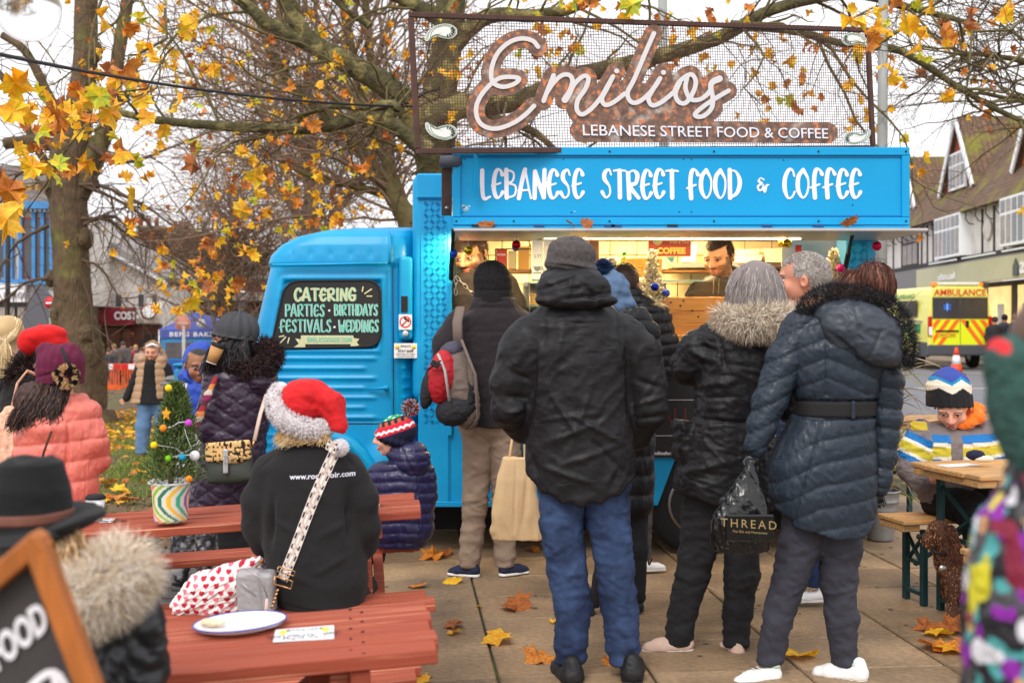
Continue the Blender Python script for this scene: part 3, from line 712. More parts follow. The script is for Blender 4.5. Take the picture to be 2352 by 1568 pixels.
def uvplane(name,a,b,c,d,m,parent,thick=.08):
 "a slab a-b-c-d (world) whose UVs are in metres along a-b and a-d"
 a,b,c,d=[Vector(x)for x in(a,b,c,d)]; n=(b-a).cross(d-a).normalized()*thick
 V=[a,b,c,d,a-n,b-n,c-n,d-n]; Fs=[(0,1,2,3),(7,6,5,4),(0,4,5,1),(1,5,6,2),(2,6,7,3),(3,7,4,0)]
 me=npmesh(name,[tuple(v)for v in V],Fs,False); uv=me.uv_layers.new(name='UVMap'); ex=(b-a).normalized(); ey=n.normalized().cross(ex)
 for p in me.polygons:
  for li in p.loop_indices:
   q=me.vertices[me.loops[li].vertex_index].co-a; uv.data[li].uv=(q.dot(ex),q.dot(ey))
 return obj(name,me,m,parent)
m_roof=tilemat('clay_tiles',(120,92,72),(98,78,62),(122,118,44),.34,.2,(.52,.66))
m_redtile=tilemat('red_hung_tiles',(176,84,48),(150,66,40),(140,90,60),.3,.2,(.7,.9))
m_slate=tilemat('slates',(118,106,100),(96,88,86),(120,112,96),.5,.3,(.55,.75))
m_brick=tilemat('old_brick',(138,84,66),(112,70,58),(110,96,84),.24,.09,(.6,.8))
def LB(x,y,z):return TB@Vector((x,y,z))
bR=thing('terrace_building','half timbered terrace with steep mossy tiled roof, white dormers and a pale green shop fascia','building',LB(0,0,0))
def bb(name,c,d,m,parent=bR,ch=0):
 q=MB(TB); q.box(c,d,ch=ch); return q.build(name,m,parent)
bb('wall',(14,-3,4.75),(36,6,1.8),m_render)
bb('shop_wall',(14,-3.6,1.5),(36,5,3),mat('shop_dark',(84,82,84),.7,var=.1))
bb('band',(14,.06,3.86),(36,.2,.2),m_timber); bb('band',(14,.02,3.74),(36,.34,.05),mat('lead_grey',(130,128,128),.6))
bb('gutter',(14,.32,5.62),(36,.12,.12),m_timber)
ridge=9.7; back=-4.4
uvplane('roof',LB(-4,.38,5.55),LB(32,.38,5.55),LB(32,-1.6,8.3),LB(-4,-1.6,8.3),m_roof,bR)
uvplane('roof',LB(-4,-1.6,8.3),LB(32,-1.6,8.3),LB(32,back,ridge),LB(-4,back,ridge),m_roof,bR)
for s in(-3.5,-2.1,-.7,6.5,7.8,8.9,10.2,15.6,16.6,17.5,18.4,21.8,23.4,25,26.4):bb('timber_post',(s,.015,4.75),(.14,.05,1.66),m_timber)
def window_tb(x0,x1,z0,z1,cols,rows,y=.0,proj=.25,m=m_upvc,gm=m_glass,trans=.33):
 w=bb('window',((x0+x1)/2,y+proj/2-.05,(z0+z1)/2),(x1-x0,proj,z1-z0),m)
 cw=(x1-x0-.08)/cols; zt=z1-(z1-z0)*trans; q=MB(TB)
 pane0=None
 for i in range(cols):
  xa=x0+.04+i*cw
  for(za,zb)in((z0+.1,zt-.05),(zt+.05,z1-.08))if rows==2 else((z0+.1,z1-.08),):
   p=MB(TB); p.box((xa+cw/2,y+proj-.045,(za+zb)/2),(cw-.14,.02,zb-za)); p.build('pane',gm if rnd.random()<.6 else m_net,w)
 return w
window_tb(11.5,14.9,3.98,5.6,6,2,proj=.5)
window_tb(3.6,7.0,4.0,5.62,6,2,proj=.5)
window_tb(-3,.2,4.0,5.62,6,2,proj=.5)
window_tb(18.9,21.6,3.95,5.5,3,2,proj=.1,m=m_timber,gm=m_net)
q=MB(TB)
for s in(9.5,):
 q.lathe((s,.06,4.8),[(.01,-.02),(.42,-.02),(.36,.05),(.3,.02),(.2,.06),(.01,.05)],20,'Y')
q.build('plaster_ornament',m_render,bR)
for s in np.arange(3,26,1.15):
 q=MB(TB); q.tube([(s,.06,5.1),(s,.22,5.12),(s,.36,5.3),(s,.34,5.55)],.022,5); q.build('bracket',m_timber,bR)
def dormer(x0,x1,z0,z1,y=-.3,open_=True):
 xm=(x0+x1)/2; d=MB(TB); poly=[(x0+.15,z0),(x1-.15,z0),(xm,z1-.1)]
 d.prism(poly,y-.1,y-2.2,'Y'); dd=d.build('dormer',m_redtile,bR)
 me=dd.data
 uv=me.uv_layers.new(name='UVMap')
 for p in me.polygons:
  for li in p.loop_indices:
   c_=me.vertices[me.loops[li].vertex_index].co; uv.data[li].uv=(c_.y,c_.z)
 for(a,b)in(((x0-.15,z0-.1),(xm,z1)),((x1+.15,z0-.1),(xm,z1))):
  q=MB(TB); q.bar((a[0],y+.12,a[1]),(b[0],y+.12,b[1]),.07,.22,up=(1,0,0)); q.build('bargeboard',m_upvc,dd)
 uvplane('dormer_roof',LB(x0-.2,y+.15,z0-.1),LB(xm,y+.15,z1+.05),LB(xm,-4.0,z1+.05),LB(x0-.2,-2.0,z0+.3),m_roof,dd,-.06)
 uvplane('dormer_roof',LB(xm,y+.15,z1+.05),LB(x1+.2,y+.15,z0-.1),LB(x1+.2,-2.0,z0+.3),LB(xm,-4.0,z1+.05),m_roof,dd,-.06)
 w=x1-x0; wz1=z0+(z1-z0)*.52
 f=MB(TB); f.box((xm,y+.0,(z0+wz1)/2),(w*.5,.1,wz1-z0)); f=f.build('window',m_upvc,dd)
 n=4
 for i in range(n):
  cw=w*.48/n
  for(a,b)in((.08,.62),(.68,.94)):
   p=MB(TB); p.box((xm-w*.24+(i+.5)*cw,y+.06,z0+(wz1-z0)*(a+b)/2),(cw*.72,.02,(wz1-z0)*(b-a))); p.build('pane',m_net if i in(1,2)else m_glass,dd)
dormer(12.2,16.4,6.75,9.6); dormer(2.9,7.6,6.7,9.75); dormer(20.5,24.2,6.7,9.1); dormer(-6,-2,6.7,9.7)
q=MB(TB); q.box((9,-4.3,10.1),(1.6,.9,1.7)); q.box((9,-4.3,10.98),(1.8,1.1,.12)); q.build('chimney',m_brick,bR)
m_fascia=mat('shop_fascia',(192,188,152),.5,var=.05,vs=1)
f=bb('fascia',(8.0,.2,3.3),(20,.3,.78),m_fascia); bb('fascia',(25.4,.16,3.3),(14.2,.24,.78),mat('grey_fascia',(122,120,122),.6))
wl=m=mat('lit_window',(250,214,140),.5,var=.3,vs=.9,emit=.65)
for(x0,x1)in((-3,3.4),(4.3,9.6),(10.4,17.2)):
 g=bb('shop_window',((x0+x1)/2,-1.05,1.55),(x1-x0,.04,2.5),wl)
 for k in range(3):bb('display_card',(x0+.9+k*1.7,-1.0,1.7),(.7,.03,.9),mat('display_card',(232,232,224),.6,var=.2,vs=9),g)
for s in(-3.2,3.9,10,17.6):bb('pilaster',(s,.1,1.5),(.55,.3,2.8),mat('pilaster_grey',(118,118,122),.6))
for s in(20,23,26):bb('shop_window',(s,-1.05,1.5),(2.4,.05,2.2),m_glass)
bb('stallriser',(8,-.9,.25),(20,.2,.5),mat('shop_dark'))
tr=TB.to_3x3()@Vector((-1,0,0))
text('lettering','ashtons.co.uk',.42,mat('sign_white',(245,245,245),.4),f,LB(14.6,.37,3.12),right=tr,ext=.03)
text('lettering','ashtons',.8,mat('sign_white'),f,LB(5.3,.37,3.05),right=tr,ext=.03,bold=.01)
q=MB(TB); q.prism([(5.9,2.98),(5.42,2.98),(5.42,3.3),(5.66,3.55),(5.9,3.3)],.36,.4,'Y'); q.build('house_logo',mat('logo_dark',(70,78,74),.5),f)
for s in(4.6,9.0,13.4):bb('fascia_lamp',(s,.55,3.82),(3.6,.08,.05),m_upvc)
# === BUILDINGS ON THE LEFT
def pbox(name,u0,v0,u1,v1,Y,dep,m,parent,ch=0,dy=0):
 a=P(u0,v0,Y); b=P(u1,v1,Y); q=MB(); q.box(((a.x+b.x)/2,Y+dy+dep/2,(a.z+b.z)/2),(abs(b.x-a.x),dep,abs(a.z-b.z)),ch=ch); return q.build(name,m,parent)
def gnd(Y,u):return Vector(((u-CX)/F*Y,Y,float(gz((u-CX)/F*Y))-.03))
YA=50
bA=thing('blue_trim_building','shop with bright blue window frames and red brick panels under a grey slate roof','building',gnd(YA,60))
pbox('wall',-260,482,150,700,YA,8,m_render,bA); pbox('brick_panel',46,500,122,640,YA,.3,mat('red_panel',(196,92,52),.8,var=.15,vs=5),bA,dy=-.08)
m_blue=mat('blue_trim',(66,132,188),.5,var=.08)
for u in(18,30,52,82,102,122):pbox('pilaster',u-4,478,u+4,650,YA,.2,m_blue,bA,dy=-.25)
pbox('cornice',-260,466,132,482,YA,.7,m_blue,bA,dy=-.6); pbox('sill',-20,642,128,654,YA,.4,m_blue,bA,dy=-.4)
for(a,b)in((-20,12),(60,76),(88,98),(106,118)):pbox('window',a,505,b,636,YA,.1,m_glass,bA,dy=-.14)
for k in range(18):pbox('dentil',-60+k*10.4,482,-55+k*10.4,488,YA,.2,m_upvc,bA,dy=-.35)
pbox('fascia',-200,652,68,694,YA,.4,mat('fascia_white',(228,226,226),.6),bA,dy=-.5); pbox('shopfront',-260,694,150,870,YA,.5,mat('shopfront_dark',(58,58,62),.4),bA,dy=-.2)
text('lettering','BERGEN',.34,mat('letter_grey',(120,116,126),.6),bA,P(8,684,YA-.55),ext=.02)
for(a,b)in((-60,40),(48,64),(72,108)):pbox('shop_window',a,706,b,800,YA,.1,mat('shop_interior',(150,140,130),.3,var=.5,vs=1.3),bA,dy=-.32)
a_,b_=P(-260,470,YA-.5),P(140,470,YA-.5); c_,d_=P(128,380,YA+5),P(-260,380,YA+5); uvplane('roof',a_,b_,c_,d_,m_slate,bA)
chm=pbox('chimney',44,460,118,550,YA+1,1.2,m_brick,bA); pbox('chimney_cap',38,455,122,466,YA+.9,1.4,mat('cap_stone',(120,108,88),.9),chm)
for u in(55,71,87,103):q=MB(); p_=P(u,455,YA+1.5); q.lathe(p_,[(.14,0),(.16,.05),(.13,.1),(.13,.5),(.16,.56)],10); q.build('chimney_pot',mat('yellow_pot',(176,142,76),.85,var=.1),chm)
q=MB(); a=P(90,694,YA-.6); q.bar(P(66,700,YA-1),P(122,760,YA-1.8),.06,2.2); q.build('awning',mat('awning_grey',(92,92,98),.7),bA)
YB=56
bB=thing('white_gabled_building','white rendered building with a sloping roof above a maroon coffee shop sign','building',gnd(YB,290))
q=MB(); pts=[(u,v)for(u,v)in((150,560),(235,560),(372,655),(372,880),(150,880))]; q.prism([(P(u,v,YB).x,P(u,v,YB).z)for u,v in pts][::-1],YB,YB+7,'Y'); q.build('wall',m_render,bB)
q=MB(); q.prism([(P(u,v,YB).x,P(u,v,YB).z)for u,v in((140,500),(240,545),(388,636),(384,648),(236,574),(140,560))][::-1],YB-.4,YB+7.2,'Y'); q.build('roof',mat('grey_roof',(142,136,134),.85,var=.15,vs=1.5),bB)
q=MB(); q.bar(P(238,572,YB-.5),P(384,652,YB-.5),.25,.1); q.build('bargeboard',m_upvc,bB)
for(a,b)in((268,281),(320,333),(352,362)):w=pbox('window',a-2,672,b+2,706,YB,.1,m_upvc,bB,dy=-.12)if a<300 else pbox('window',a-2,678,b+2,706,YB,.1,m_upvc,bB,dy=-.12); pbox('pane',a,676,b,704,YB,.1,m_glass,w,dy=-.16)
pbox('shopfront',238,745,372,880,YB,.4,m_brick,bB,dy=-.3)
fs=pbox('fascia',238,706,318,746,YB,.4,mat('maroon',(136,30,44),.5,var=.06),bB,dy=-.7); text('lettering','COSTA',.5,mat('sign_white'),fs,P(262,733,YB-.75),ext=.03,bold=.015,sx=.8)
pbox('fascia',320,712,376,742,YB,.3,mat('fascia_cream',(214,200,190),.6),bB,dy=-.5)
q=MB(); q.lathe(P(341,716,YB-1.0),[(.01,-.06),(.36,-.06),(.36,.06),(.01,.06)],20,'Y'); rs_=q.build('roundel',mat('maroon'),bB)
q=MB(); q.lathe(P(341,716,YB-1.09),[(.24,-.01),(.3,-.01),(.3,.01),(.24,.01)],20,'Y')
for k in range(8):q.ball(P(341+6*math.cos(k*.785),716+6*math.sin(k*.785),YB-1.08),.045,6)
q.build('roundel_print',mat('sign_white'),rs_)
for(a,b)in((250,282),(288,306)):pbox('shop_window',a,755,b,800,YB,.1,mat('shop_brown',(96,62,50),.3,var=.5,vs=2),bB,dy=-.4)
q=MB(); pp=P(345,815,YB-.45); q.prism([(pp.x+.45*math.cos(t),pp.z+.55+.45*math.sin(t))for t in np.linspace(0,PI,9)]+[(pp.x-.45,pp.z-.6),(pp.x+.45,pp.z-.6)],YB-.42,YB-.3,'Y'); q.build('archway',mat('arch_dark',(44,32,32),.8),bB)
YC=64
bC=thing('brick_gabled_building','dark brick building with big weathered slate roof and square brick chimneys','building',gnd(YC,480))
uvplane('roof',P(250,640,YC),P(620,640,YC),P(560,545,YC+5),P(300,530,YC+5),m_slate,bC); uvplane('roof',P(380,690,YC-3),P(640,690,YC-3),P(640,600,YC),P(420,600,YC),m_slate,bC)
q=MB(); q.prism([(P(u,v,YC-1).x,P(u,v,YC-1).z)for u,v in((236,560),(290,520),(440,640),(440,690),(400,690))],YC-1,YC-.8,'Y'); q.build('gable_roof',mat('brown_roof',(112,96,88),.9,var=.2,vs=1),bC)
pbox('wall',372,640,640,900,YC-2.4,6,m_brick,bC)
for u in(392,422,452,486,520,556):w=pbox('window',u-7,668,u+7,712,YC-2.4,.1,m_upvc,bC,dy=-.1); pbox('pane',u-5,671,u+5,709,YC-2.4,.1,m_glass,w,dy=-.14)
pbox('shopfront',372,742,640,900,YC-2.4,.3,mat('shopfront_dark'),bC,dy=-.3); pbox('fascia',376,722,640,742,YC-2.4,.4,mat('fascia_green',(52,58,56),.5),bC,dy=-.5)
for(u0,v0,u1,v1)in((316,524,368,580),(394,532,436,580),(470,556,500,590)):
 c=pbox('chimney',u0,v0,u1,v1,YC+2,1.4,m_brick,bC); pbox('chimney_cap',u0-3,v0-6,u1+3,v0+4,YC+1.9,1.6,mat('cap_stone'),c)
 for k in range(3):q=MB(); q.lathe(P(u0+8+k*(u1-u0-16)/2,v0-6,YC+2.5),[(.13,0),(.12,.35),(.15,.42)],8); q.build('chimney_pot',mat('red_pot',(170,78,56),.85),c)
YD=70
bD=thing('far_terrace','far row of red brick houses partly hidden by bare twigs behind the van','building',gnd(YD,600))
pbox('wall',560,640,1010,900,YD,6,m_brick,bD); uvplane('roof',P(540,645,YD-.3),P(1010,645,YD-.3),P(1010,575,YD+4),P(560,575,YD+4),m_slate,bD)
bE=thing('tan_building','low brown building behind the lamp column beyond the van roof','building',Vector((20.5,64,0)))
q=MB(); q.box((22.5,66,2.5),(7,6,5)); q.build('wall',m_render,bE)
# === FOOD TRUCK
YV=7.6
m_vb=mat('van_blue',(0,146,202),.42,var=.11,vs=2.2,bump=.06,bs=25,bd=.004,coat=.08,spec=.4,col2=(6,158,212),cs=2.5,thr=(.45,.7))
m_vb2=mat('panel_blue',(0,154,212),.5,var=.03,vs=3,spec=.35)
m_blk=mat('black_board',(38,36,37),.75,var=.1,vs=30,bump=.1)
m_rub=mat('rubber',(26,26,28),.8,bump=.2)
m_steel=mat('steel',(176,170,160),.32,1,var=.06,vs=4)
m_alu=mat('aluminium',(190,186,182),.4,.9,var=.05)
m_cream=mat('cream_wall',(226,214,182),.6,var=.04)
van=thing('food_truck','bright blue vintage food truck with open serving hatch and a banner above it','food truck',(.6,8.6,0))
S7=YV/F
def cab_disp(u,v,d,n):
 fr=np.clip(-n[:,1],0,1)**2
 w=sm01(0,1,(v-806)/6)*(1-sm01(0,1,(v-965)/6))
 per=22.5; t=((v-812)%per)/per; row=np.floor((v-812)/per)
 rib=np.exp(-((t-.5)/.17)**2)
 longr=np.where(row%2==0,862,838)
 win=sm01(longr+8,longr-6,u)+sm01(918,928,u)*(1-sm01(952,960,u))
 r=rib*w*np.clip(win,0,1)*4.6
 low=np.where(v>985,np.exp(-((((v-990)%19)/19-.5)/.2)**2)*3*sm01(700,660,u),0)
 seam=-3.5*np.exp(-((u-905)/2.2)**2)*(v>612)-3*np.exp(-((v-968)/2.5)**2)*(u<905)
 x=np.abs(u-(754+(v-722)*-.12))-(118-(v-722)*-.06); y=np.abs(v-722)-80; q=np.maximum(x,y)
 bead=3.2*np.exp(-((q-4)/5.)**2)-7*(q<-3)
 roofd=5*np.exp(-(((u-690)%46-23)/7.)**2)*np.exp(-((v-583)/9.)**2)*(u<890)*(u>670)
 top=4*np.exp(-((u-896)/4)**2)*(v<606)
 return(r+low+seam+bead*(v<830)+top-roofd*.5)*fr
D0=322
rows=[(514,905,D0,40,215),(518,872,D0,86,262),(526,840,D0,120,290),(540,812,D0,148,308),(560,794,D0,167,317),(585,782,D0,179,321),(603,779,D0,182,322),(612,780,D0,178,319),(740,765,D0,194,320),(830,763,D0,196,322),(1000,763,D0,196,323),(1150,763,D0,196,322),(1160,763,D0,195,318)]
well=C((742,1150,-60),118,(742,1150,90),118,k=3,sub=True)
o=sdf('cab',YV,[L(rows,7),E((870,1100,10),(30,60,20),k=30),well],m_vb,van,h=3.6,k=10,disp=cab_disp,relax=1)
q=MB(); pts=[]
for k in range(15):
 a=math.radians(178-k*13); pts.append(P(742+128*math.cos(a),1150-150*math.sin(a),YV-.03))
q.tube(pts,[.03+.035*math.sin(PI*min(1,k/14))for k in range(15)],10,sy=.8); q.build('mudguard',m_vb,van)
for(uu,yy)in((742,YV+.12),(1600,YV+.12)):
 q=MB(); c=P(uu,1238,yy); c.z=.33
 q.lathe(c,[(.1,-.09),(.2,-.1),(.3,-.1),(.335,-.07),(.335,.07),(.3,.1),(.05,.1)],36,'Y'); w=q.build('wheel',m_rub,van)
 q=MB(); q.lathe(c,[(.01,-.085),(.06,-.1),(.1,-.07),(.17,-.06),(.2,-.105),(.01,-.03)],28,'Y'); q.build('rim',m_alu,w)
q=MB(); q.tube([P(626,609,YV-.02),P(760,607,YV-.035),P(890,604,YV-.035)],.011,6); q.tube([P(895,604,YV-.03),P(897,560,YV-.02),P(893,532,YV+.04)],.009,6); q.build('rain_gutter',m_vb,van)
def rrpoly(pts,r,n=6):
 "rounded polygon through px corners"
 o=[]; m=len(pts)
 for i in range(m):
  p=np.array(pts[i],float); a=np.array(pts[i-1],float)-p; b=np.array(pts[(i+1)%m],float)-p; a/=np.linalg.norm(a); b/=np.linalg.norm(b)
  s=p+a*r; e=p+b*r
  for k in range(n+1):
   t=k/n; o.append(tuple((1-t)**2*s+2*t*(1-t)*p+t*t*e))
 return o
wp=rrpoly([(657,646),(873,644),(875,795),(622,800)],34)
q=MB(); q.prism([(P(u,v,YV).x,P(u,v,YV).z)for u,v in wp][::-1],YV-.012,YV+.004,'Y'); brd=q.build('window_board',m_blk,van)
q=MB(); q.tube([P(u,v,YV-.008)for u,v in wp]+[P(wp[0][0],wp[0][1],YV-.008)],.009,6,cap=False); q.build('window_seal',m_rub,van)
def TT(Y):
 return lambda x,y,z:P(x,y,Y)+Vector((0,-z,0))
m_ch1=mat('chalk_cream',(206,204,160),.8,var=.12,vs=60); m_ch2=mat('chalk_mint',(112,196,176),.8,var=.12,vs=60); m_ch3=mat('chalk_white',(225,220,226),.8)
Yb=YV-.0135
def chalk(s,x0,x1,y0,y1,w,m,sd=1):return hand('chalk_lettering',s,x0,x1,y0,y1,w/F*Yb*F/F if False else w,m,brd,TT(Yb),.001,gap=.16,space=.3,seed=sd)
def handpx(name,s,x0,x1,y0,y1,w,m,parent,Y,**k):
 return hand(name,s,x0,x1,y0,y1,w,m,parent,TT(Y),**k)
handpx('chalk_lettering','CATERING',678,818,690,663,5.4,m_ch2,brd,Yb,ext=.001,gap=.14,seed=1)
handpx('chalk_lettering','CATERING',676,816,690,663,4.6,m_ch1,brd,Yb-.0013,ext=.001,gap=.14,seed=1)
for(s,a,b,y0,y1)in(('PARTIES',655,745,726,699),('BIRTHDAYS',768,867,724,699),('FESTIVALS',643,760,762,734),('WEDDINGS',778,869,762,735)):
 handpx('chalk_lettering',s,a-1.5,b-1.5,y0,y1,1.2,m_ch3,brd,Yb,ext=.001,seed=3); handpx('chalk_lettering',s,a+.8,b+.8,y0,y1,3.3,m_ch2,brd,Yb-.0013,ext=.001,seed=3)
q=MB()
for(u,v)in((756,713),(768,751)):stroke(q,[(u,v),(u+.5,v)],5,TT(Yb),.001)
q.build('chalk_dots',m_ch3,brd)
q=MB()
for a,b in(((834,659),(832,669)),((853,664),(838,674)),((854,680),(843,680)),((642,773),(652,771)),((644,787),(656,774)),((661,787),(664,776))):stroke(q,[a,b],3,TT(Yb),.001)
q.build('chalk_rays',m_ch1,brd)
rb=[(679,777),(692,779),(692,770),(812,770),(813,776),(826,778),(820,786),(826,793),(806,796),(806,790),(702,790),(702,797),(676,797),(687,789)]
q=MB(); q.prism([(P(u,v,YV).x,P(u,v,YV).z)for u,v in rb][::-1],Yb-.001,Yb+.0005,'Y'); q.build('chalk_ribbon',m_ch1,brd)
handpx('chalk_lettering','EMILIOSFOOD.COM',706,808,785,775,1.6,m_ch2,brd,Yb-.0025,ext=.001)
q=MB(); q.tube([P(u,v,YV-.006)for u,v in((902,616),(904,800),(904,1010),(880,1030))],.0035,5); q.tube([P(u,v,YV-.004)for u,v in((966,520),(967,800),(968,1150))],.003,5); q.tube([P(u,v,YV-.006)for u,v in((600,972),(700,972),(902,972))],.003,5); q.build('door_gap',mat('gap_dark',(10,50,78),.8),van)
q=MB(); q.tube([P(842,893,YV-.02),P(880,891,YV-.045),P(886,891,YV-.045)],[.006,.009,.009],8); q.lathe(P(886,891,YV-.03),[(.004,-.02),(.016,-.015),(.016,.02)],14,'Y'); q.build('door_handle',m_vb,van)
sdf('pillar_cover',YV,[B((932,685,2),(16,96,9),rd=8)],m_vb,van,h=3,k=2)
pbox('grab_recess',921,680,936,716,YV-.03,.02,m_rub,van)
st_=pbox('no_hammer_sticker',916,722,946,757,YV-.034,.004,mat('sticker_white',(232,230,230),.5),van,dy=-.0)
q=MB(); pts=[(931+12*math.cos(a),739+12*math.sin(a))for a in np.linspace(0,2*PI,25)]; stroke(q,pts,2.6,TT(YV-.0355),.001,k=1); stroke(q,[(922.5,747.5),(939.5,730.5)],2.6,TT(YV-.0365),.001); q.build('ban_mark',mat('sign_red',(206,32,36),.5),st_)
q=MB(); stroke(q,[(926,746),(935,734)],2.6,TT(YV-.035),.0005); stroke(q,[(930,731),(938,737)],5,TT(YV-.035),.0005); q.build('hammer_mark',mat('print_black',(30,30,32),.6),st_)
q=MB(); q.lathe(P(931,766,YV-.036),[(.001,-.001),(.019,-.001),(.019,.001)],20,'Y'); q.build('round_sticker',mat('sticker_grey',(196,196,200),.5,var=.3,vs=90),van)
st2=pbox('stay_safe_sticker',905,788,958,822,YV-.012,.003,mat('sticker_white'),van,dy=-.002)
Ys=YV-.0155
q=MB()
for u in(913,950):q.lathe(P(u,797,Ys),[(.0005,-.001),(.013,-.001),(.013,.001)],16,'Y')
q.build('smiley',mat('smiley_yellow',(248,214,40),.5),st2)
q=MB()
for u in(913,950):
 for du in(-1.7,1.7):stroke(q,[(u+du,795),(u+du,796)],.9,TT(Ys-.001),.0005)
 stroke(q,[(u-2.6,798.5),(u-1,800.2),(u+1,800.2),(u+2.6,798.5)],.7,TT(Ys-.001),.0005)
q.build('smiley_face',mat('print_black'),st2)
def tx(s,px_h,u,v,Y,m,parent,name='lettering',align='CENTER',**k):
 "text with cap height px_h, centred at u with baseline v"
 return text(name,s,px_h/.70/F*Y,m,parent,P(u,v,Y),align=align,ext=.001,**k)
tx('EMILIOS',4.6,932,797,Ys,mat('print_black'),st2); tx('STAY SAFE',5.2,932,808.5,Ys,mat('print_black'),st2,bold=.0006); tx('Please clear your rubbish',3.0,932,814,Ys,mat('print_black'),st2); tx('and sanitise your table',3.0,932,819,Ys,mat('print_black'),st2)
pbox('front_post',960,398,1036,1164,YV-.02,.3,m_vb,van,ch=.02)
sdf('body_nose',YV,[B((968,660,340),(22,262,345),rd=20)],m_vb,van,h=7,k=2)
pbox('post_cap',956,398,1040,457,YV-.045,.1,m_vb,van,ch=.012); pbox('post_trim',1028,455,1038,1000,YV-.035,.02,m_vb,van,ch=.003)
pbox('rear_post',1945,520,2012,1164,YV-.02,.25,m_vb,van,ch=.015); pbox('post_trim',1993,524,2012,1000,YV-.035,.02,m_vb,van,ch=.003)
def dashes(name,u0,u1,v0,v1,cell=15):
 V=[]; Fs=[]; n=0; i=0
 nu=max(1,int((u1-u0)/cell)); cw=(u1-u0)/nu; nv=int((v1-v0)/cw)
 for a in range(nu):
  for b in range(nv):
   s=1 if(a+b)%2 else-1; cu,cv=u0+(a+.5)*cw,v0+(b+.5)*cw
   for k in range(-2,3):
    off=np.array((k*cw*.15,k*cw*.15*-s)); dv=np.array((s*1.,1.))/1.414*s; hl=cw*.36; wd=cw*.055
    nrm=np.array((-dv[1],dv[0])); c=np.array((cu,cv))+nrm*k*cw*.17
    pt=[c-dv*hl,c+nrm*wd,c+dv*hl,c-nrm*wd]
    ws=[P(p[0],p[1],YV-.021)for p in pt]; cc=P(c[0],c[1],YV-.027); V+=ws+[cc]; Fs+=[(n+(j+1)%4,n+j,n+4)for j in range(4)]; n+=5
 return tag(obj(name,npmesh(name,[tuple(v)for v in V],Fs,False),m_vb,van),kind='stuff')
dashes('tread_pattern',972,1026,462,985,13.5); dashes('tread_pattern',1950,1990,528,700,13.5)
pbox('skirt',1036,960,1500,1160,YV,.06,m_vb,van); pbox('skirt_flange',958,1152,1500,1164,YV-.03,.05,m_vb,van,ch=.004)
q=MB(); q.prism([(P(u,v,YV).x,P(u,v,YV).z)for u,v in((1498,1045),(1560,1045),(1548,1060),(1510,1160),(1498,1160))],YV-.002,YV+.058,'Y'); q.build('wheel_arch_panel',m_vb,van)
pbox('skirt',1700,1045,2012,1160,YV,.06,m_vb,van)
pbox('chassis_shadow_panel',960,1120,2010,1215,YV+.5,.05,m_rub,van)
pbox('sill_rail',1036,925,1500,935,YV-.015,.02,m_vb,van)
roof=pbox('roof',960,400,2012,418,YV+.0,1.9,m_vb,van,dy=.1)
pbox('back_side',960,418,2012,1160,YV+2.0,.04,m_cream,van); pbox('end_wall',2004,418,2011,1160,YV+.25,1.75,m_steel,van); pbox('floor',960,1108,2010,1130,YV+.1,1.85,m_steel,van)
pbox('ceiling',1040,424,1940,430,YV+.1,1.9,m_cream,van)
mb_=pbox('menu_board',1200,790,1945,1050,YV-.03,.05,m_blk,van)
q=MB()
for v in(918,1000):q.box(tuple(P(1572,v*1. if v else v,YV-.031)),(2.0,.002,.003))
q.build('chalk_rule',m_ch3,mb_)
tx('FALAFEL WRAP  HALLOUMI  STEAK',34,1500,990-20,YV-.032,mat('menu_red',(92,44,46),.8),mb_); tx('www.emiliosfood.com',8,1520,1044,YV-.032,m_ch3,mb_,bold=.0008)
pbox('counter',1040,782,1945,794,YV-.14,.75,m_steel,van,ch=.004)
YF=6.9
fl=pbox('hatch_flap',1040,519,2090,524,YF-.02,.68,m_vb2,van)
q=MB(); a,b,c,d=P(1048,520,YF),P(2088,520,YF),P(1960,518,YV),P(1036,518,YV)
pbox('canopy',1042,524,2132,531,YF-.14,.8,m_alu,van,ch=.003)
bn=thing('banner_sign','long blue board lettered LEBANESE STREET FOOD & COFFEE above the serving hatch','sign',P(1565,515,YF))
pbox('board',1048,346,2082,508,YF,.03,m_vb2,bn)
for(a,b,c,d)in((1040,338,2090,357),(1040,499,2090,517)):pbox('frame_rail',a,b,c,d,YF-.018,.055,m_vb2,bn,ch=.004)
for(a,b)in((1040,1058),(2072,2090)):pbox('frame_stile',a,357.5,b,498.5,YF-.018,.055,m_vb2,bn,ch=.004)
q=MB()
for(a,b,c,d)in((1060,359,2070,361.5),(1060,494.5,2070,497)):aa,bb_=P(a,b,YF),P(c,d,YF); q.box(((aa.x+bb_.x)/2,YF-.004,(aa.z+bb_.z)/2),(bb_.x-aa.x,.008,.006))
q.build('inner_bead',mat('bead_dark',(0,118,182),.5),bn)
q=MB()
for u in(1048,1180,1400,1640,1880,2081):
 for v in(348,508):q.lathe(P(u,v,YF-.02),[(.0005,-.003),(.006,-.002),(.006,.001)],8,'Y')
for(u,v)in((1068,366),(1294,366),(1570,366),(1588,366),(1800,368),(1958,471),(1958,497),(1062,488),(1312,488),(1560,487),(1588,487)):q.lathe(P(u,v,YF-.0),[(.0005,-.002),(.004,-.002),(.004,.001)],8,'Y')
tag(q.build('screws',m_rub,bn),kind='stuff')
m_let=mat('vinyl_white',(236,234,240),.5)
for(s,a,b,sd_)in(('LEBANESE',1104,1340,1),('STREET',1382,1556,2),('FOOD',1580,1700,3),('&',1738,1757,4),('COFFEE',1800,1977,5)):
 y0,y1=(455,391)if s!='&' else(441,408)
 handpx('lettering',s,a,b,y0,y1,7.4 if s!='&' else 3.6,m_let,bn,YF-.001,ext=.003,fat=.36,seed=sd_,gap=.1 if s!='&' else .1)
q=MB()
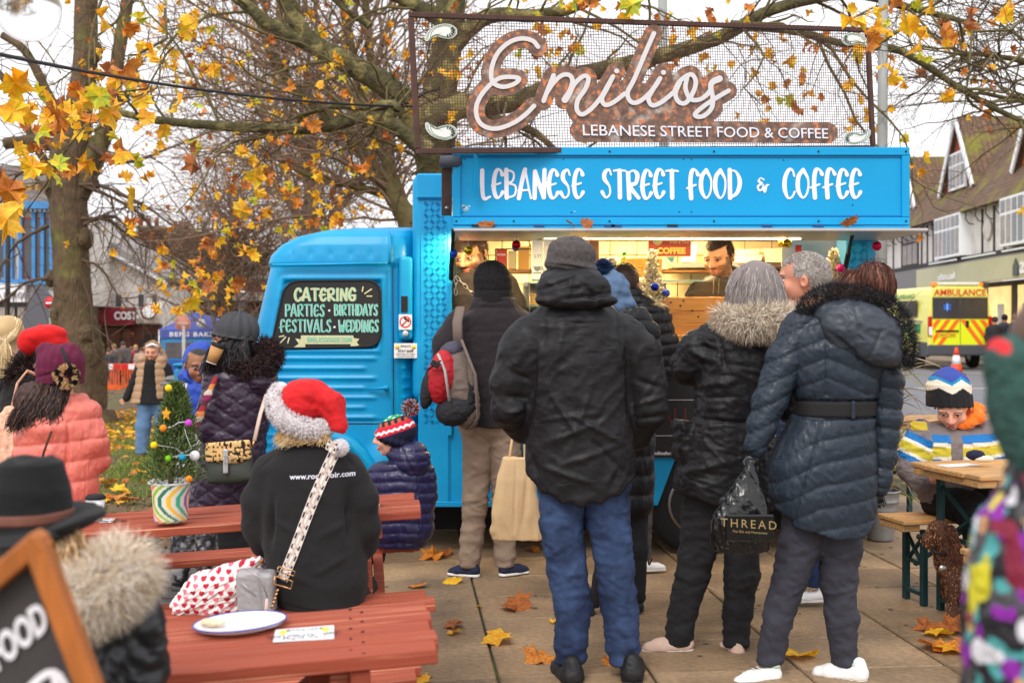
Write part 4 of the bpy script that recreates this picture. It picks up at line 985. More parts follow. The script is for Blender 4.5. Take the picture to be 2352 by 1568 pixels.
for(u,v,a,b)in((1070,480,10,5),(1078,474,5,2),(1064,474,3,3),(1320,486,26,1.2)):q.lathe(P(u,v,YF-.0004),[(.0005,-.0004),(.004*b,-.0004),(.004*b,.0004)],7,'Y')
q.build('paint_chips',mat('chip',(150,196,216),.7),bn)
for u in(1095,1125,1238,1400,1416,1545,1762,1880):
 pbox('hinge',u-12,515.5,u+12,520.5,YF-.03,.02,m_rub if u%2 else mat('hinge_blue',(20,60,120),.5),bn)
q=MB(); q.bar(P(1026,352,YF+.02),P(1026,495,YF+.1),.06,.015,.004,up=(0,1,0)); arm=q.build('support_arm',mat('rusty_arm',(84,66,62),.6,.5,var=.2,vs=20),bn)
q=MB(); q.lathe(P(1026,478,YF+.07),[(.0005,-.012),(.011,-.008),(.011,.003)],12,'Y'); q.build('bolt',m_steel,arm)
q=MB(); q.lathe(P(1029,372,YF-.0),[(.0005,-.05),(.035,-.045),(.04,.06),(.02,.08)],14,'X'); q.build('floodlight',mat('lamp_grey',(74,82,96),.5),bn)
q=MB(); q.prism([(P(u,v,YF).x,P(u,v,YF).z)for u,v in((1018,496),(1048,496),(1048,530),(1040,526))][::-1],YF,YF+.02,'Y'); q.build('corner_gusset',m_vb2,bn)
for(a,b,Ya,Yb_)in(((1962,520),(1936,640),YF+.1,YV-.05),((1041,528),(1036,640),YF+.05,YV-.06)):
 q=MB(); A,B_=P(a[0],a[1],Ya),P(b[0],b[1],Yb_); q.tube([A,A.lerp(B_,.55)],.011,8); q.tube([A.lerp(B_,.5),B_],.016,8); q.build('gas_strut',m_rub,van)
q=MB(); A,B_=P(1250,541,7.35),P(1838,543,7.35); q.tube([A,B_],.021,10); lampo=q.build('tube_lamp',None,van)
ml=bpy.data.materials.new('lit_tube'); ml.use_nodes=True; ml.node_tree.nodes['Principled BSDF'].inputs['Emission Color'].default_value=(1,.76,.40,1); ml.node_tree.nodes['Principled BSDF'].inputs['Emission Strength'].default_value=14; lampo.data.materials.append(ml)
q=MB()
for(a,b)in((1238,1250),(1838,1846)):q.tube([P(a,542,7.35),P(b,542,7.35)],.02,8)
q.build('lamp_cap',m_steel,lampo)
for(x,y,z,sx,e)in((.8,7.42,2.02,2.4,125),(.8,8.5,2.26,1.8,95)):
 al=bpy.data.lights.new('hatch_fill_light','AREA'); al.shape='RECTANGLE'; al.size=sx; al.size_y=.05; al.energy=e; al.color=(1,.72,.36)  # area fills added to boost the tube's light, front one widened past it
 lo_=bpy.data.objects.new('hatch_fill_light',al); COL.objects.link(lo_); lo_.parent=van; lo_.location=Vector((x,y,z))-van.location; lo_.rotation_euler=(.35 if y<8 else 0,0,0)
 # ---- interior: tiles
YW=9.2
m_tile=randmat('tile',(206,186,142),(222,204,160),.25,bump=.05); m_grout=mat('grout',(60,54,46),.9)
pbox('grout',1050,520,1990,800,YW+.01,.02,m_grout,van); tile0=None
tw,th=62/F*YW,33/F*YW
for j in range(7):
 for i in range(15):
  u=1060+(i+.5)*62+(31 if j%2 else 0); v=520+(j+.5)*33.2
  if u>1960:continue
  if tile0 is None:q=MB(); q.box((0,0,0),(tw-.006,.014,th-.006),ch=.003); tile0=q.build('tile',m_tile,van,local=True); t_=tile0
  else:t_=cp(tile0)
  t_.location=P(u,v,YW)-van.location
pbox('splash_band',1050,690,1990,800,YW-.03,.03,mat('grey_band',(112,102,86),.5),van)
pbox('back_shelf',1545,604,1832,614,YW-.3,.3,m_steel,van); pbox('steel_panel',1806,540,1946,760,YW-.9,.02,m_steel,van)
q=MB()
for v in(624,700):q.lathe(P(1836,v,YW-.92),[(.0005,-.01),(.012,-.008),(.012,0)],10,'Y')
q.build('rivets',m_rub,van)
pbox('edge_trim',1796,560,1806,760,YW-.95,.03,m_steel,van)
m_card=mat('kraft_cream',(226,214,184),.7)
def tray(u0,u1,v0,v1,Y,label,grp='stacked pale food boxes on the steel shelf',n=1):
 a,b=P(u0,v0,Y),P(u1,v1,Y); t=thing('food_box',label,'food box',((a.x+b.x)/2,Y+.08,b.z),group=grp); h_=(a.z-b.z)/n
 for k in range(n):
  q=MB(); w=b.x-a.x; q.box((0,0,h_*(k+.5)),(w*(.86 if k%2==0 else .9),.14,h_*.86),taper=1.16); q.build('tray',m_card,t,local=True); q=MB(); q.box((0,0,h_*(k+1)-.006),(w*1.02,.165,.008),ch=.002); q.build('lid',m_card,t,local=True)
tray(1675,1752,585,604,YW-.3,'wide pale food box on the steel shelf beside the young vendor'); tray(1755,1805,570,604,YW-.28,'taller pale food tub next to the gold baubles',n=1); tray(1688,1745,572,585,YW-.3,'shallow food tray lying on top of the wide pale food box')
tray(1566,1600,560,604,YW-.28,'stacked clear food tubs behind the vendor head')
# === ROOFTOP MESH SIGN
A0,A1,B0,B1=P(960,35,6.6),P(960,348,6.6),P(2005,70,7.65),P(2005,340,7.65)
sx_=(B1-A1).normalized(); sn=sx_.cross(Vector((0,0,1))).normalized(); sy_=sn.cross(sx_)*-1
if sy_.z<0:sy_=-sy_
if sn.y>0:sn=-sn
def SP(u,v,out=0.0):
 "point of the sign's plane seen at (u,v), pushed out towards the street"
 o=Vector((0,0,HC)); d=P(u,v,1)-o; t=(A1-o).dot(sn)/d.dot(sn); return o+d*t+sn*out
msn=thing('mesh_sign','rusty wire mesh sign on the truck roof with white script on a rust coloured plate','sign',A1)
m_rust=mat('rust_frame',(88,62,56),.8,.2,var=.25,vs=12,bump=.4,bs=60)
WL=(B1-A1).length; HL=(A0-A1).dot(sy_)
def SQ(a,b,out=0.0):return A1+sx_*a+sy_*b+sn*out
for(p,q_)in(((0,0),(WL,0)),((0,HL),(WL,HL))):q=MB(); q.bar(SQ(p[0]-.01,p[1]),SQ(q_[0]+.01,q_[1]),.028,.03,.003,up=tuple(sn)); q.build('frame_bar',m_rust,msn)
for a in(0,WL):q=MB(); q.bar(SQ(a,.016),SQ(a,HL-.016),.03,.028,.003,up=tuple(sx_)); q.build('frame_bar',m_rust,msn)
q=MB();
for i in range(1,int(WL/.0165)):a=i*.0165; q.bar(SQ(a,.01,.002),SQ(a,HL-.01,.002),.0025,.0025,up=tuple(sx_))
for i in range(1,int(HL/.0165)):b=i*.0165; q.bar(SQ(.01,b,-.002),SQ(WL-.01,b,-.002),.0025,.0025,up=tuple(sn))
tag(q.build('wire_mesh',mat('mesh_wire',(92,66,56),.7,.3),msn),kind='stuff')
q=MB()
for i in range(int(WL/.03)):q.box(SQ(i*.03+.015,HL,.017),(.004,.004,.03)); q.box(SQ(i*.03+.015,0,.017),(.004,.004,.03))
tag(q.build('mesh_ends',mat('mesh_wire'),msn),kind='stuff')
for a in(.35,1.5,2.5):q=MB(); q.bar(SQ(a,.02,-.02),SQ(a,-.22,-.1),.04,.012,up=tuple(sx_)); q.build('bracket',m_vb2,msn)
ZS=.9408
def zc(x,y):return((1120+x/3.36)*ZS,(50+y/3.36)*ZS)
ES=[[(632,228),(590,180),(500,160),(400,190),(310,270),(262,370),(250,470),(275,530),(350,555),(440,530),(478,490),(430,475),(330,480),(250,530),(170,620),(128,720),(140,820),(200,880),(300,895),(430,850),(530,780),(600,710)],[(760,460),(720,560),(678,670)],[(700,610),(760,520),(830,460),(890,460),(915,510),(895,590),(852,660)],[(880,620),(940,520),(1010,465),(1045,490),(1020,570),(960,660),(950,740),(990,780),(1060,740),(1140,650),(1200,550),(1245,470)],[(1245,470),(1190,580),(1155,650),(1180,702),(1250,680),(1340,610)],[(1580,118),(1500,300),(1420,490),(1365,600),(1385,670),(1440,683),(1520,630),(1590,550),(1630,485)],[(1630,485),(1570,580),(1535,650),(1565,705),(1640,680),(1740,600)],[(1740,610),(1790,510),(1880,452),(1922,510),(1900,600),(1840,685),(1780,675),(1756,610),(1790,520)],[(1850,480),(1838,570),(1880,655),(1960,655),(2030,600),(2050,540)],[(2115,488),(2060,515),(2045,560),(2062,650),(2050,730),(1990,790),(1930,797),(1920,770),(1990,710),(2080,650),(2190,585)]]
def caps_of(strokes,w,wmap=None):
 o=[]
 for k,st in enumerate(strokes):
  s=spline([zc(*p)for p in st],4); n=len(s)
  for i in range(n-1):
   ww=w
   if wmap and k in wmap:ww=w*(1+(wmap[k](i/n)))
   o.append((s[i][0],s[i][1],s[i+1][0],s[i+1][1],ww))
 return o
dots=[zc(1275,425),zc(1658,437)]
back=caps_of(ES,21)+[(d[0],d[1],d[0]+.1,d[1],21)for d in dots]
f1,f2=zc(980,720),zc(2040,720); back+=[(f1[0],f1[1],f2[0],f2[1],30),(f1[0]+10,f1[1]-30,f2[0]-30,f2[1]-30,24),(1330,300,1895,307,24),(1330,312,1890,314,16)]
m_rp=mat('rust_plate',(128,98,84),.75,.1,col2=(186,172,160),cs=9,thr=(.56,.70),var=.5,vs=26,bump=.3,bs=70)
_t=m_rp.node_tree; _N=_t.nodes; _n=_N.new('ShaderNodeTexNoise'); _n.inputs['Scale'].default_value=26; _n.inputs['Detail'].default_value=5; _tc=_N.new('ShaderNodeTexCoord'); _t.links.new(_tc.outputs['Object'],_n.inputs[0])
_r=_N.new('ShaderNodeValToRGB'); _r.color_ramp.elements[0].position=.56; _r.color_ramp.elements[1].position=.66; _t.links.new(_n.outputs[0],_r.inputs[0]); _m=_N.new('ShaderNodeMix'); _m.data_type='RGBA'
_b=_N['Principled BSDF']; _s=_b.inputs['Base Color'].links[0].from_socket; _t.links.new(_r.outputs[0],_m.inputs[0]); _t.links.new(_s,_m.inputs[6]); _m.inputs[7].default_value=lin((214,128,76))+(1,); _t.links.new(_m.outputs[2],_b.inputs['Base Color'])
plate('rust_plate',back,2.2,.006,.02,m_rp,msn,SP)
plate('script_lettering',caps_of(ES,5.0,{2:lambda t:max(0,t-.6)*1.6,9:lambda t:.5*max(0,.25-t)*4})+[(d[0],d[1],d[0]+.1,d[1],5.6)for d in dots],1.15,.005,.030,mat('script_cream',(218,214,214),.55),msn,SP)
r_dir=(SP(1890,318)-SP(1335,311)).normalized()
cap_h=(SP(1335,288)-SP(1335,313)).length
t_=text('lettering','LEBANESE STREET FOOD & COFFEE',cap_h/.7,m_let,None,(0,0,0),right=(1,0,0),up=(0,1,0),ext=.004); w_=max(v.co.x for v in t_.data.vertices)
sxx=(SP(1895,321)-SP(1331,312)).length/w_; ud=(sn.cross(r_dir)); ud=-ud if ud.z<0 else ud
t_.data.transform(Matrix.Translation(SP(1331,313,.033))@Matrix((r_dir*sxx,ud,sn)).transposed().to_4x4()); t_.data.transform(TM[msn].inverted()); t_.parent=msn; TM[t_]=TM[msn]
m_pais=mat('paisley_white',(232,234,228),.6); m_pl=mat('paisley_line',(88,128,100),.6); m_pd=mat('paisley_dark',(34,44,40),.6)
def paisley(cu,cv,sc_,fx,fy):
 out=[(-.95,.55),(-.9,.1),(-.6,-.35),(-.1,-.6),(.4,-.62),(.8,-.35),(.85,.1),(.5,.42),(0,.35),(-.5,.2),(-.85,.62)]
 s=[np.array(p)for p in spline([tuple(p)for p in out],4)]; T_=lambda p,o:SP(cu+p[0]*sc_*fx,cv+p[1]*sc_*fy*.8,o)
 q=MB(); n=len(s); f=[T_(p,.026)for p in s]; b=[T_(p,.02)for p in s]; c=T_((.15,-.08),.026); q.add(f+b+[c],[(i,(i+1)%n,2*n)for i in range(n)]+[(i,(i+1)%n,n+(i+1)%n,n+i)for i in range(n)]); pp=q.build('paisley',m_pais,msn)
 q=MB()
 for k in(.86,.72):pts=[(.1+(p[0]-.1)*k,-.08+(p[1]+.08)*k)for p in s]; q.tube([T_(p,.0265)for p in pts],.0016,4,cap=False)
 for i in range(0,n,1):p=s[i]; q.tube([T_((.1+(p[0]-.1)*.9,-.08+(p[1]+.08)*.9),.0265),T_((.1+(p[0]-.1)*.97,-.08+(p[1]+.08)*.97),.0265)],.0014,4,cap=False)
 q.build('paisley_lines',m_pl,pp); q=MB()
 for k in range(6):
  a=-.6+k*.42; q.tube([T_((.3+.22*math.cos(a),-.12+.22*math.sin(a)),.0268),T_((.3+.42*math.cos(a),-.12+.42*math.sin(a)),.0268)],[.0015,.006],5)
 q.build('paisley_petals',m_pd,pp)
paisley(1012,78,40,1,1); paisley(1012,302,40,1,-1); paisley(1958,95,34,-1,1); paisley(1962,316,34,-1,-1)
# === TREES
def tubes_np(Pn,R,sides=4):
 Pn=np.asarray(Pn,float); n,k,_=Pn.shape; T_=np.gradient(Pn,axis=1); T_/=np.maximum(np.linalg.norm(T_,axis=2),1e-9)[...,None]
 ref=np.where(np.abs(T_[...,2:3])<.8,np.array((0,0,1.)),np.array((1.,0,0))); x=np.cross(T_,ref); x/=np.maximum(np.linalg.norm(x,axis=2),1e-9)[...,None]; y=np.cross(T_,x)
 a=2*PI*np.arange(sides)/sides; V=Pn[:,:,None]+R[:,:,None,None]*(x[:,:,None]*np.cos(a)[:,None]+y[:,:,None]*np.sin(a)[:,None])
 i=np.arange(n)[:,None,None]*k*sides; j=np.arange(k-1)[None,:,None]*sides; s=np.arange(sides)[None,None]; s2=(s+1)%sides
 Fq=np.stack([i+j+s,i+j+s2,i+j+sides+s2,i+j+sides+s],-1).reshape(-1,4)
 return V.reshape(-1,3),Fq
def limb(pts,Y,dd=0,k=5,rough=.08,seed=0,bur=0):
 "pts (u, v, r[, d]) px -> smooth world polyline and radii"
 s=np.array(spline([(p[0],p[1],p[2],(p[3]if len(p)>3 else 0))for p in pts],k)); n=len(s); r_=np.random.RandomState(seed)
 S=Y/F; W_=np.stack([(s[:,0]-CX)*S,Y+dd+s[:,3]*S,HC-(s[:,1]-CY)*S],1); W_+=r_.randn(n,3)*s[:,2:3]*S*rough*.5
 return W_,s[:,2]*S*(1+r_.randn(n)*rough*.4)
def wood(name,limbs,m,parent,sides=16,disp=.10,seed=1,fs=6,fz=.35):
 if name=='limb' and len(limbs)>1:
  for i,l in enumerate(limbs):o=wood('limb',[l],m,parent,sides,disp,seed+i,fs,fz)
  return o
 V=[]; Fa=[]; n=0
 for W_,R in limbs:
  v,f=tubes_np(W_[None],R[None],sides); V.append(v); Fa.append(f+n); n+=len(v)
  c=np.repeat(W_,sides,0); d=v-c; rr=np.repeat(R,sides); nz=fbm(np.stack([v[:,0]*fs,v[:,1]*fs,v[:,2]*fs*fz],1),3,seed)
  V[-1]=c+d*(1+disp*nz)[:,None]
 return obj(name,npmesh(name,np.concatenate(V),np.concatenate(Fa),True),m,parent)
def sprout(limbs,n,L0,L1,r0,seed,seg=5,crook=.35,bias=(0,0,0),ang=.9,rng=(0,1),wts=None,tip=.25,drop=0.):
 "branchlets leaving the given polylines"
 r_=np.random.RandomState(seed); P0=[]; D0_=[]; RR=[]
 lens=np.array([np.linalg.norm(np.diff(l[0],axis=0),axis=1).sum()for l in limbs]); pr=lens/lens.sum()
 for i in r_.choice(len(limbs),n,p=pr):
  W_,R=limbs[i]; t=r_.uniform(*rng)*(len(W_)-1); a=min(int(t),len(W_)-2); f=t-a
  P0.append(W_[a]*(1-f)+W_[a+1]*f); D0_.append(W_[a+1]-W_[a]); RR.append(R[a]*(1-f)+R[a+1]*f)
 P0=np.array(P0); D=np.array(D0_); D/=np.linalg.norm(D,axis=1)[:,None]; RR=np.array(RR)
 q=r_.randn(n,3); q[:,1]*=.7; q-=D*(q*D).sum(1)[:,None]; q/=np.linalg.norm(q,axis=1)[:,None]; d=D*math.cos(ang)+q*math.sin(ang)+np.array(bias)*1.0
 d/=np.linalg.norm(d,axis=1)[:,None]; ln=L0+(L1-L0)*r_.rand(n)**1.5; pts=[P0]; p=P0
 for k in range(seg):
  d=d+r_.randn(n,3)*crook/math.sqrt(seg)*1.2+np.array((0,0,-drop/seg))+np.array(bias)*.15; d/=np.linalg.norm(d,axis=1)[:,None]; p=p+d*(ln/seg)[:,None]; pts.append(p)
 Pn=np.stack(pts,1); r1=np.minimum(r0,RR*.7); R=r1[:,None]*np.linspace(1,tip,seg+1)[None]
 return[(Pn[i],R[i])for i in range(n)]
def twigs_obj(name,brs,m,parent,sides=4):
 k={}
 for W_,R in brs:k.setdefault(len(W_),[]).append((W_,R))
 V=[]; Fa=[]; n=0
 for kk,b in k.items():
  v,f=tubes_np(np.stack([x[0]for x in b]),np.stack([x[1]for x in b]),sides); V.append(v); Fa.append(f+n); n+=len(v)
 return obj(name,npmesh(name,np.concatenate(V),np.concatenate(Fa),True),m,parent)
m_bark=mat('plane_bark',(82,76,48),.92,col2=(128,118,72),cs=4.0,thr=(.54,.6),var=.5,vs=9,bump=1,bs=26,bd=.03)
m_bark2=mat('lime_bark',(102,84,64),.95,col2=(112,110,58),cs=1.6,thr=(.55,.7),var=.35,vs=6,bump=1.0,bs=9,bd=.06,bstretch=(3.2,3.2,.5))
m_twig=mat('twig',(92,74,58),.9); m_twig2=mat('far_twig',(134,110,92),.95); m_branch=mat('branch_bark',(96,86,52),.9,var=.3,vs=8)  # far twigs are paler, with distance haze put into their colour
leafsh=[leafmesh('plane_leaf',.18,40+i,.9)for i in range(5)]
lcache={}
def leafdata(i,mi):
 if(i,mi)not in lcache:
  me=leafsh[i].copy(); me.materials.clear(); me.materials.append(LM[mi]); lcache[(i,mi)]=me
 return lcache[(i,mi)]
def put_leaves(tree,spots,seed,nobj=300,mats=(0,3,1,3,0,2,4,1,0),name='leaf'):
 "spots = world points; the largest in view as objects, the rest one mesh"
 r_=np.random.RandomState(seed); sp=[Vector(p)for p in spots]; sp.sort(key=lambda p:p.y); base=TM[tree].translation
 rest=[]
 for k,p in enumerate(sp):
  e=Euler((PI/2+r_.uniform(-1.2,1.2),PI+r_.uniform(-1.2,1.2),r_.uniform(-2.6,2.6))); s=r_.uniform(.6,1.2)*(.86 if p.y<7.4 else .72 if p.y<9.5 else .66); mi=mats[r_.randint(len(mats))]
  if k<nobj:
   o=bpy.data.objects.new(name,leafdata(r_.randint(5),mi)); COL.objects.link(o); o.parent=tree; o.location=p-base; o.rotation_euler=e; o.scale=(s,s,s)
  else:rest.append((p,e,s*(1 if p.y<16 else .85),mi))
 if rest:
  base_me=leafsh[0]; nv=len(base_me.vertices); co=np.zeros(nv*3); base_me.vertices.foreach_get('co',co); co=co.reshape(-1,3); fs=[tuple(p.vertices)for p in base_me.polygons]; V=[]; Fa=[]; mi_=[]
  for j,(p,e,s,mi)in enumerate(rest):
   V.append((co*s)@np.array(e.to_matrix()).T+np.array(p)); Fa+=[tuple(a+j*nv for a in f)for f in fs]; mi_+=[mi]*len(fs)
  tag(obj('leaves',npmesh('leaves',np.concatenate(V),Fa,False,mi=mi_),LM,tree),kind='stuff')
YT=13.0
pt=thing('plane_tree','big plane tree behind the truck with mossy limbs and yellow autumn leaves','tree',gnd(YT,1000))
trunk=[limb([(1000,1075,62),(1000,900,46),(998,600,42),(998,450,43),(1003,330,44),(1015,200,38),(1032,60,34),(1050,-120,30)],YT,seed=1)]
limbs=[limb([(1003,420,40),(975,310,34),(940,248,31),(880,192,28),(800,145,25),(735,112,23),(698,75,20),(668,20,18),(640,-70,15)],YT,seed=2),limb([(730,108,20),(670,82,17),(610,50,15),(560,8,13),(500,-30,11)],YT,seed=3),limb([(1000,380,22),(955,345,17),(905,312,15),(860,306,13),(800,320,13),(720,331,12),(620,327,11),(500,320,10),(400,308,8),(320,288,7),(285,276,4)],YT,-1.0,seed=4),limb([(905,312,12),(930,285,12),(900,280,11),(870,285,9),(800,282,7),(720,305,4)],YT,-1.0,seed=5),limb([(1010,300,36),(1060,268,28),(1150,260,25),(1240,236,22),(1330,196,18),(1450,168,16),(1540,146,17),(1640,112,15),(1730,62,13),(1830,34,11),(1930,22,10),(2050,52,8),(2200,90,5)],YT,-.6,seed=6),limb([(1040,100,26),(1120,40,18),(1230,36,14),(1320,18,12),(1400,-20,10)],YT,seed=7),limb([(1640,112,12),(1760,120,9),(1880,150,8),(2000,165,8),(2119,240,7),(2206,290,6),(2311,333,4),(2400,345,3)],YT,-1,seed=8),limb([(1100,262,12),(1220,300,9),(1290,360,6)],YT,seed=9),limb([(1010,40,20),(900,-10,12),(760,-40,9)],YT,seed=10),limb([(0,78,10),(70,66,10),(130,58,10),(190,38,9),(280,30,8),(380,10,8),(480,-20,8)],YT,-3,seed=11),limb([(280,140,6),(200,100,4),(150,72,6)],YT,-3,seed=12),limb([(850,60,8),(790,20,6),(740,-30,6)],YT,seed=13)]
wood('trunk',trunk,m_bark,pt,24,.14,fs=4); wood('limb',limbs,m_bark,pt,14,.12,fs=7)
def upl(l):return[x for x in l]
b1=sprout(limbs,135,.5,2.6,.018,21,8,.5,bias=(-.05,-.1,.05),ang=.8,drop=.3)
b2=sprout(b1,560,.3,1.3,.007,22,6,.7,ang=.8,bias=(0,-.05,-.05),drop=.4)
b3=sprout(b2,1500,.12,.6,.0034,23,4,.8,ang=.8,drop=.5,tip=.4)
tag(twigs_obj('branches',b1,m_branch,pt,6),kind='stuff'); tag(twigs_obj('twigs',b2+b3,m_twig,pt,3),kind='stuff')
r_=np.random.RandomState(31); spots=[]
ends=np.array([b[0][-1]for b in b3]+[b[0][-1]for b in b2]); ends=ends[(ends[:,1]>6.5)]
for p in ends[r_.choice(len(ends),230,replace=False)]:spots.append(p)
def cluster(u,v,su,sv,Y,n,sY=.8):
 for _ in range(int(n*.85)):y=Y+r_.randn()*sY; spots.append(P(u+r_.randn()*su,v+r_.randn()*sv,max(4.6,y)))
cluster(165,250,75,60,7.6,46); cluster(285,190,50,40,8,18); cluster(320,80,80,50,9,16); cluster(60,290,40,50,8,10); cluster(110,390,70,40,8,9); cluster(330,350,60,30,9,16)
cluster(520,540,80,60,12,40,2); cluster(450,660,60,40,12,55,1.5); cluster(620,430,80,60,13,34,2); cluster(880,150,60,80,14,26,1); cluster(760,480,90,60,13,40,2)
cluster(1290,110,60,50,12,26); cluster(1050,150,30,60,12,12); cluster(1680,110,80,50,12,30); cluster(1850,230,80,60,12,30); cluster(2080,60,60,40,9,12); cluster(2250,60,60,40,9,10); cluster(2010,190,40,70,10,10)
cluster(2220,190,60,70,10,9); cluster(1330,25,90,20,12,14); cluster(1540,40,120,30,12,18); cluster(20,450,20,60,7,5); cluster(700,230,120,80,13,24,2); cluster(460,150,120,80,12,26,2)
for(u,v,Y)in((2085,62,6.2),(1965,45,6.2),(2115,95,6.3),(2005,92,6.3),(20,505,5.2),(30,190,6),(1455,12,7),(2127,365,8)):spots.append(P(u,v,Y))
put_leaves(pt,spots,5)
tw=[]
for(a,b,Y)in(((480,30),(60,330),8),((420,60),(260,240),8),((380,20),(180,300),7.6),((300,0),(40,260),8),((240,-20),(120,420),7.8),((2352,40),(2000,110),7),((2352,120),(2080,60),7),((2400,200),(2200,190),9),((2400,60),(2210,-10),8),((1340,-30),(1290,140),12),((2130,-30),(2190,180),9)):
 r0_=np.random.RandomState(int(a[0]+b[1])); k=9; t=np.linspace(0,1,k)[:,None]; A=np.array(P(a[0],a[1],Y+1)); B_=np.array(P(b[0],b[1],Y)); W_=A*(1-t)+B_*t; W_[:,2]-=np.sin(t[:,0]*PI)*.12; W_[1:-1]+=r0_.randn(k-2,3)*.05; tw.append((W_,np.linspace(.011,.003,k)))
tw2=sprout(tw,160,.1,.7,.004,44,5,.6,drop=.3); tag(twigs_obj('branches',tw+tw2,m_branch,pt,5),kind='stuff')
YL=23.5
lt=thing('lime_tree','thick burred tree trunk on the grass beside the orange barrier','tree',gnd(YL,190))
lt_tr=[limb([(195,1000,84),(190,975,64),(187,950,56),(190,880,52),(184,800,50),(172,720,43),(165,640,40),(162,560,39),(158,480,41),(155,400,45),(165,330,42),(182,240,31),(195,140,28),(197,20,26),(202,-120,24)],YL,seed=21,k=8,rough=.015)]
lt_l=[limb([(180,450,26),(222,350,24),(243,300,19),(262,220,17),(272,120,15),(288,30,14),(300,-80,12)],YL,seed=22),limb([(262,235,12),(298,215,11),(306,170,9),(302,140,6)],YL,seed=23),limb([(160,370,24),(118,332,18),(60,324,15),(10,331,13)],YL,seed=24),limb([(150,310,24),(118,235,12),(88,170,10),(55,115,9),(5,80,8)],YL,seed=25),limb([(150,420,14),(90,350,9),(20,200,8),(-20,150,8)],YL,seed=26)]
wood('trunk',lt_tr,m_bark2,lt,40,.09,3,3,fz=.2); wood('limb',lt_l,m_bark2,lt,16,.2,4,4)
for b_ in(E((214,815,-10),(26,52,30)),E((205,770,-20),(24,26,26)),E((140,720,-15),(14,40,22)),E((225,860,0),(20,40,26)),E((122,640,-5),(12,18,16)),E((200,550,-15),(16,24,18)),E((130,440,-10),(18,26,20)),E((205,420,-10),(22,18,20)),E((212,120,-5),(22,30,18))):sdf('burr',YL,[b_],m_bark2,lt,h=4,k=4,disp=wrinkle(5,9,9,seed=3))
dr=[]
for(pts)in([(200,430,5),(260,436,4.5),(350,480,3.5),(440,535,2.8),(600,576,1.2)],[(205,430,5),(280,462,4.5),(340,500,3.5),(420,590,2.5),(520,640,1)],[(205,505,5),(270,512,4),(330,560,3),(420,600,2),(540,690,1)],[(210,520,5),(270,500,4),(330,545,3),(400,600,2),(480,650,1)],[(130,520,5),(60,560,4),(20,620,3),(-20,640,2)],[(128,640,5),(80,650,4),(30,690,3),(-20,700,2)],[(130,440,6),(70,400,4),(20,470,3),(-10,500,2)],[(205,600,4),(250,620,3),(300,700,2),(330,720,1)],[(220,340,6),(300,380,4),(420,340,3),(520,300,1.5)],[(205,640,4),(225,700,3),(232,780,2),(238,830,1)]):
 dr.append(limb(pts,YL,-.4,5,.4,seed=int(pts[-1][0])+60))
d2=sprout(dr,130,.6,3.0,.014,61,7,.5,drop=.5,bias=(0,0,-.05)); d3=sprout(d2+dr,300,.4,1.6,.007,62,5,.6,drop=.6); ep=sprout(lt_tr,260,.3,1.8,.008,63,6,.7,ang=1.3,rng=(.1,.9)); eq=sprout(lt_l,120,.5,3.2,.014,64,7,.5,ang=1.0)
tag(twigs_obj('branches',dr+d2,m_twig,lt,5),kind='stuff'); tag(twigs_obj('twigs',d3+ep+eq,m_twig,lt,3),kind='stuff')
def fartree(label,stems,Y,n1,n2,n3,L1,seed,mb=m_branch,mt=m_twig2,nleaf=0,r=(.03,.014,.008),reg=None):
 t=thing('bare_tree',label,'tree',gnd(Y,stems[0][0][0]),group='bare trees beyond the truck'); s=[limb(p,Y,0,5,.1,seed=seed+i)for i,p in enumerate(stems)]
 wood('trunk',s,mb,t,10,.1,seed); a=sprout(s,n1,L1*.4,L1,r[0],seed+1,8,.5,ang=.8,rng=(.15,1),bias=(0,0,.12)); b=sprout(a,n2,L1*.25,L1*.6,r[1],seed+2,6,.6,ang=.8); c=sprout(b,n3,L1*.1,L1*.35,r[2],seed+3,4,.7,tip=.5)
 tag(twigs_obj('branches',a,mt,t,4),kind='stuff'); tag(twigs_obj('twigs',b+c,mt,t,3),kind='stuff')
 if nleaf:
  q=np.random.RandomState(seed+9); e=[x[0][-1]for x in c]; sp=[e[i]for i in q.choice(len(e),nleaf,replace=False)]; put_leaves(t,sp,seed,nobj=0)
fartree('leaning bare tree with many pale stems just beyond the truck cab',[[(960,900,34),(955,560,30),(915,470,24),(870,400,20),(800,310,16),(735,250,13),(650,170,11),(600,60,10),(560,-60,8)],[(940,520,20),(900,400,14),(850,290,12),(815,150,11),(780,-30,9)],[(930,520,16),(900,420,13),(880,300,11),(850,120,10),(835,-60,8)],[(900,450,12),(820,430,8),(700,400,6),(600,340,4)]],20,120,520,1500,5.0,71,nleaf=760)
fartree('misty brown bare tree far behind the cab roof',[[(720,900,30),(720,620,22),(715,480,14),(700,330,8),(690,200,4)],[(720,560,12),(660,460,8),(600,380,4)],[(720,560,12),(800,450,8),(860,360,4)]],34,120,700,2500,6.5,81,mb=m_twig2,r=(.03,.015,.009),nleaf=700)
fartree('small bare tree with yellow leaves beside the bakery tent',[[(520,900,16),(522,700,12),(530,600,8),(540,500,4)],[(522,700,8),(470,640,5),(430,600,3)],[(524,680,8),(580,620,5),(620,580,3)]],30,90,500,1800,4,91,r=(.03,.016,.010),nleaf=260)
fartree('bare tree with fine twigs hanging over the shop roofs',[[(2700,900,40),(2700,300,30),(2600,100,16),(2400,0,10),(2250,-40,6)],[(2650,240,16),(2480,180,10),(2352,140,7),(2200,120,4)],[(2660,280,12),(2500,250,8),(2380,240,5),(2250,210,3)]],14,90,420,1200,2.6,95,mb=m_branch,mt=m_twig,r=(.015,.007,.004),nleaf=60)
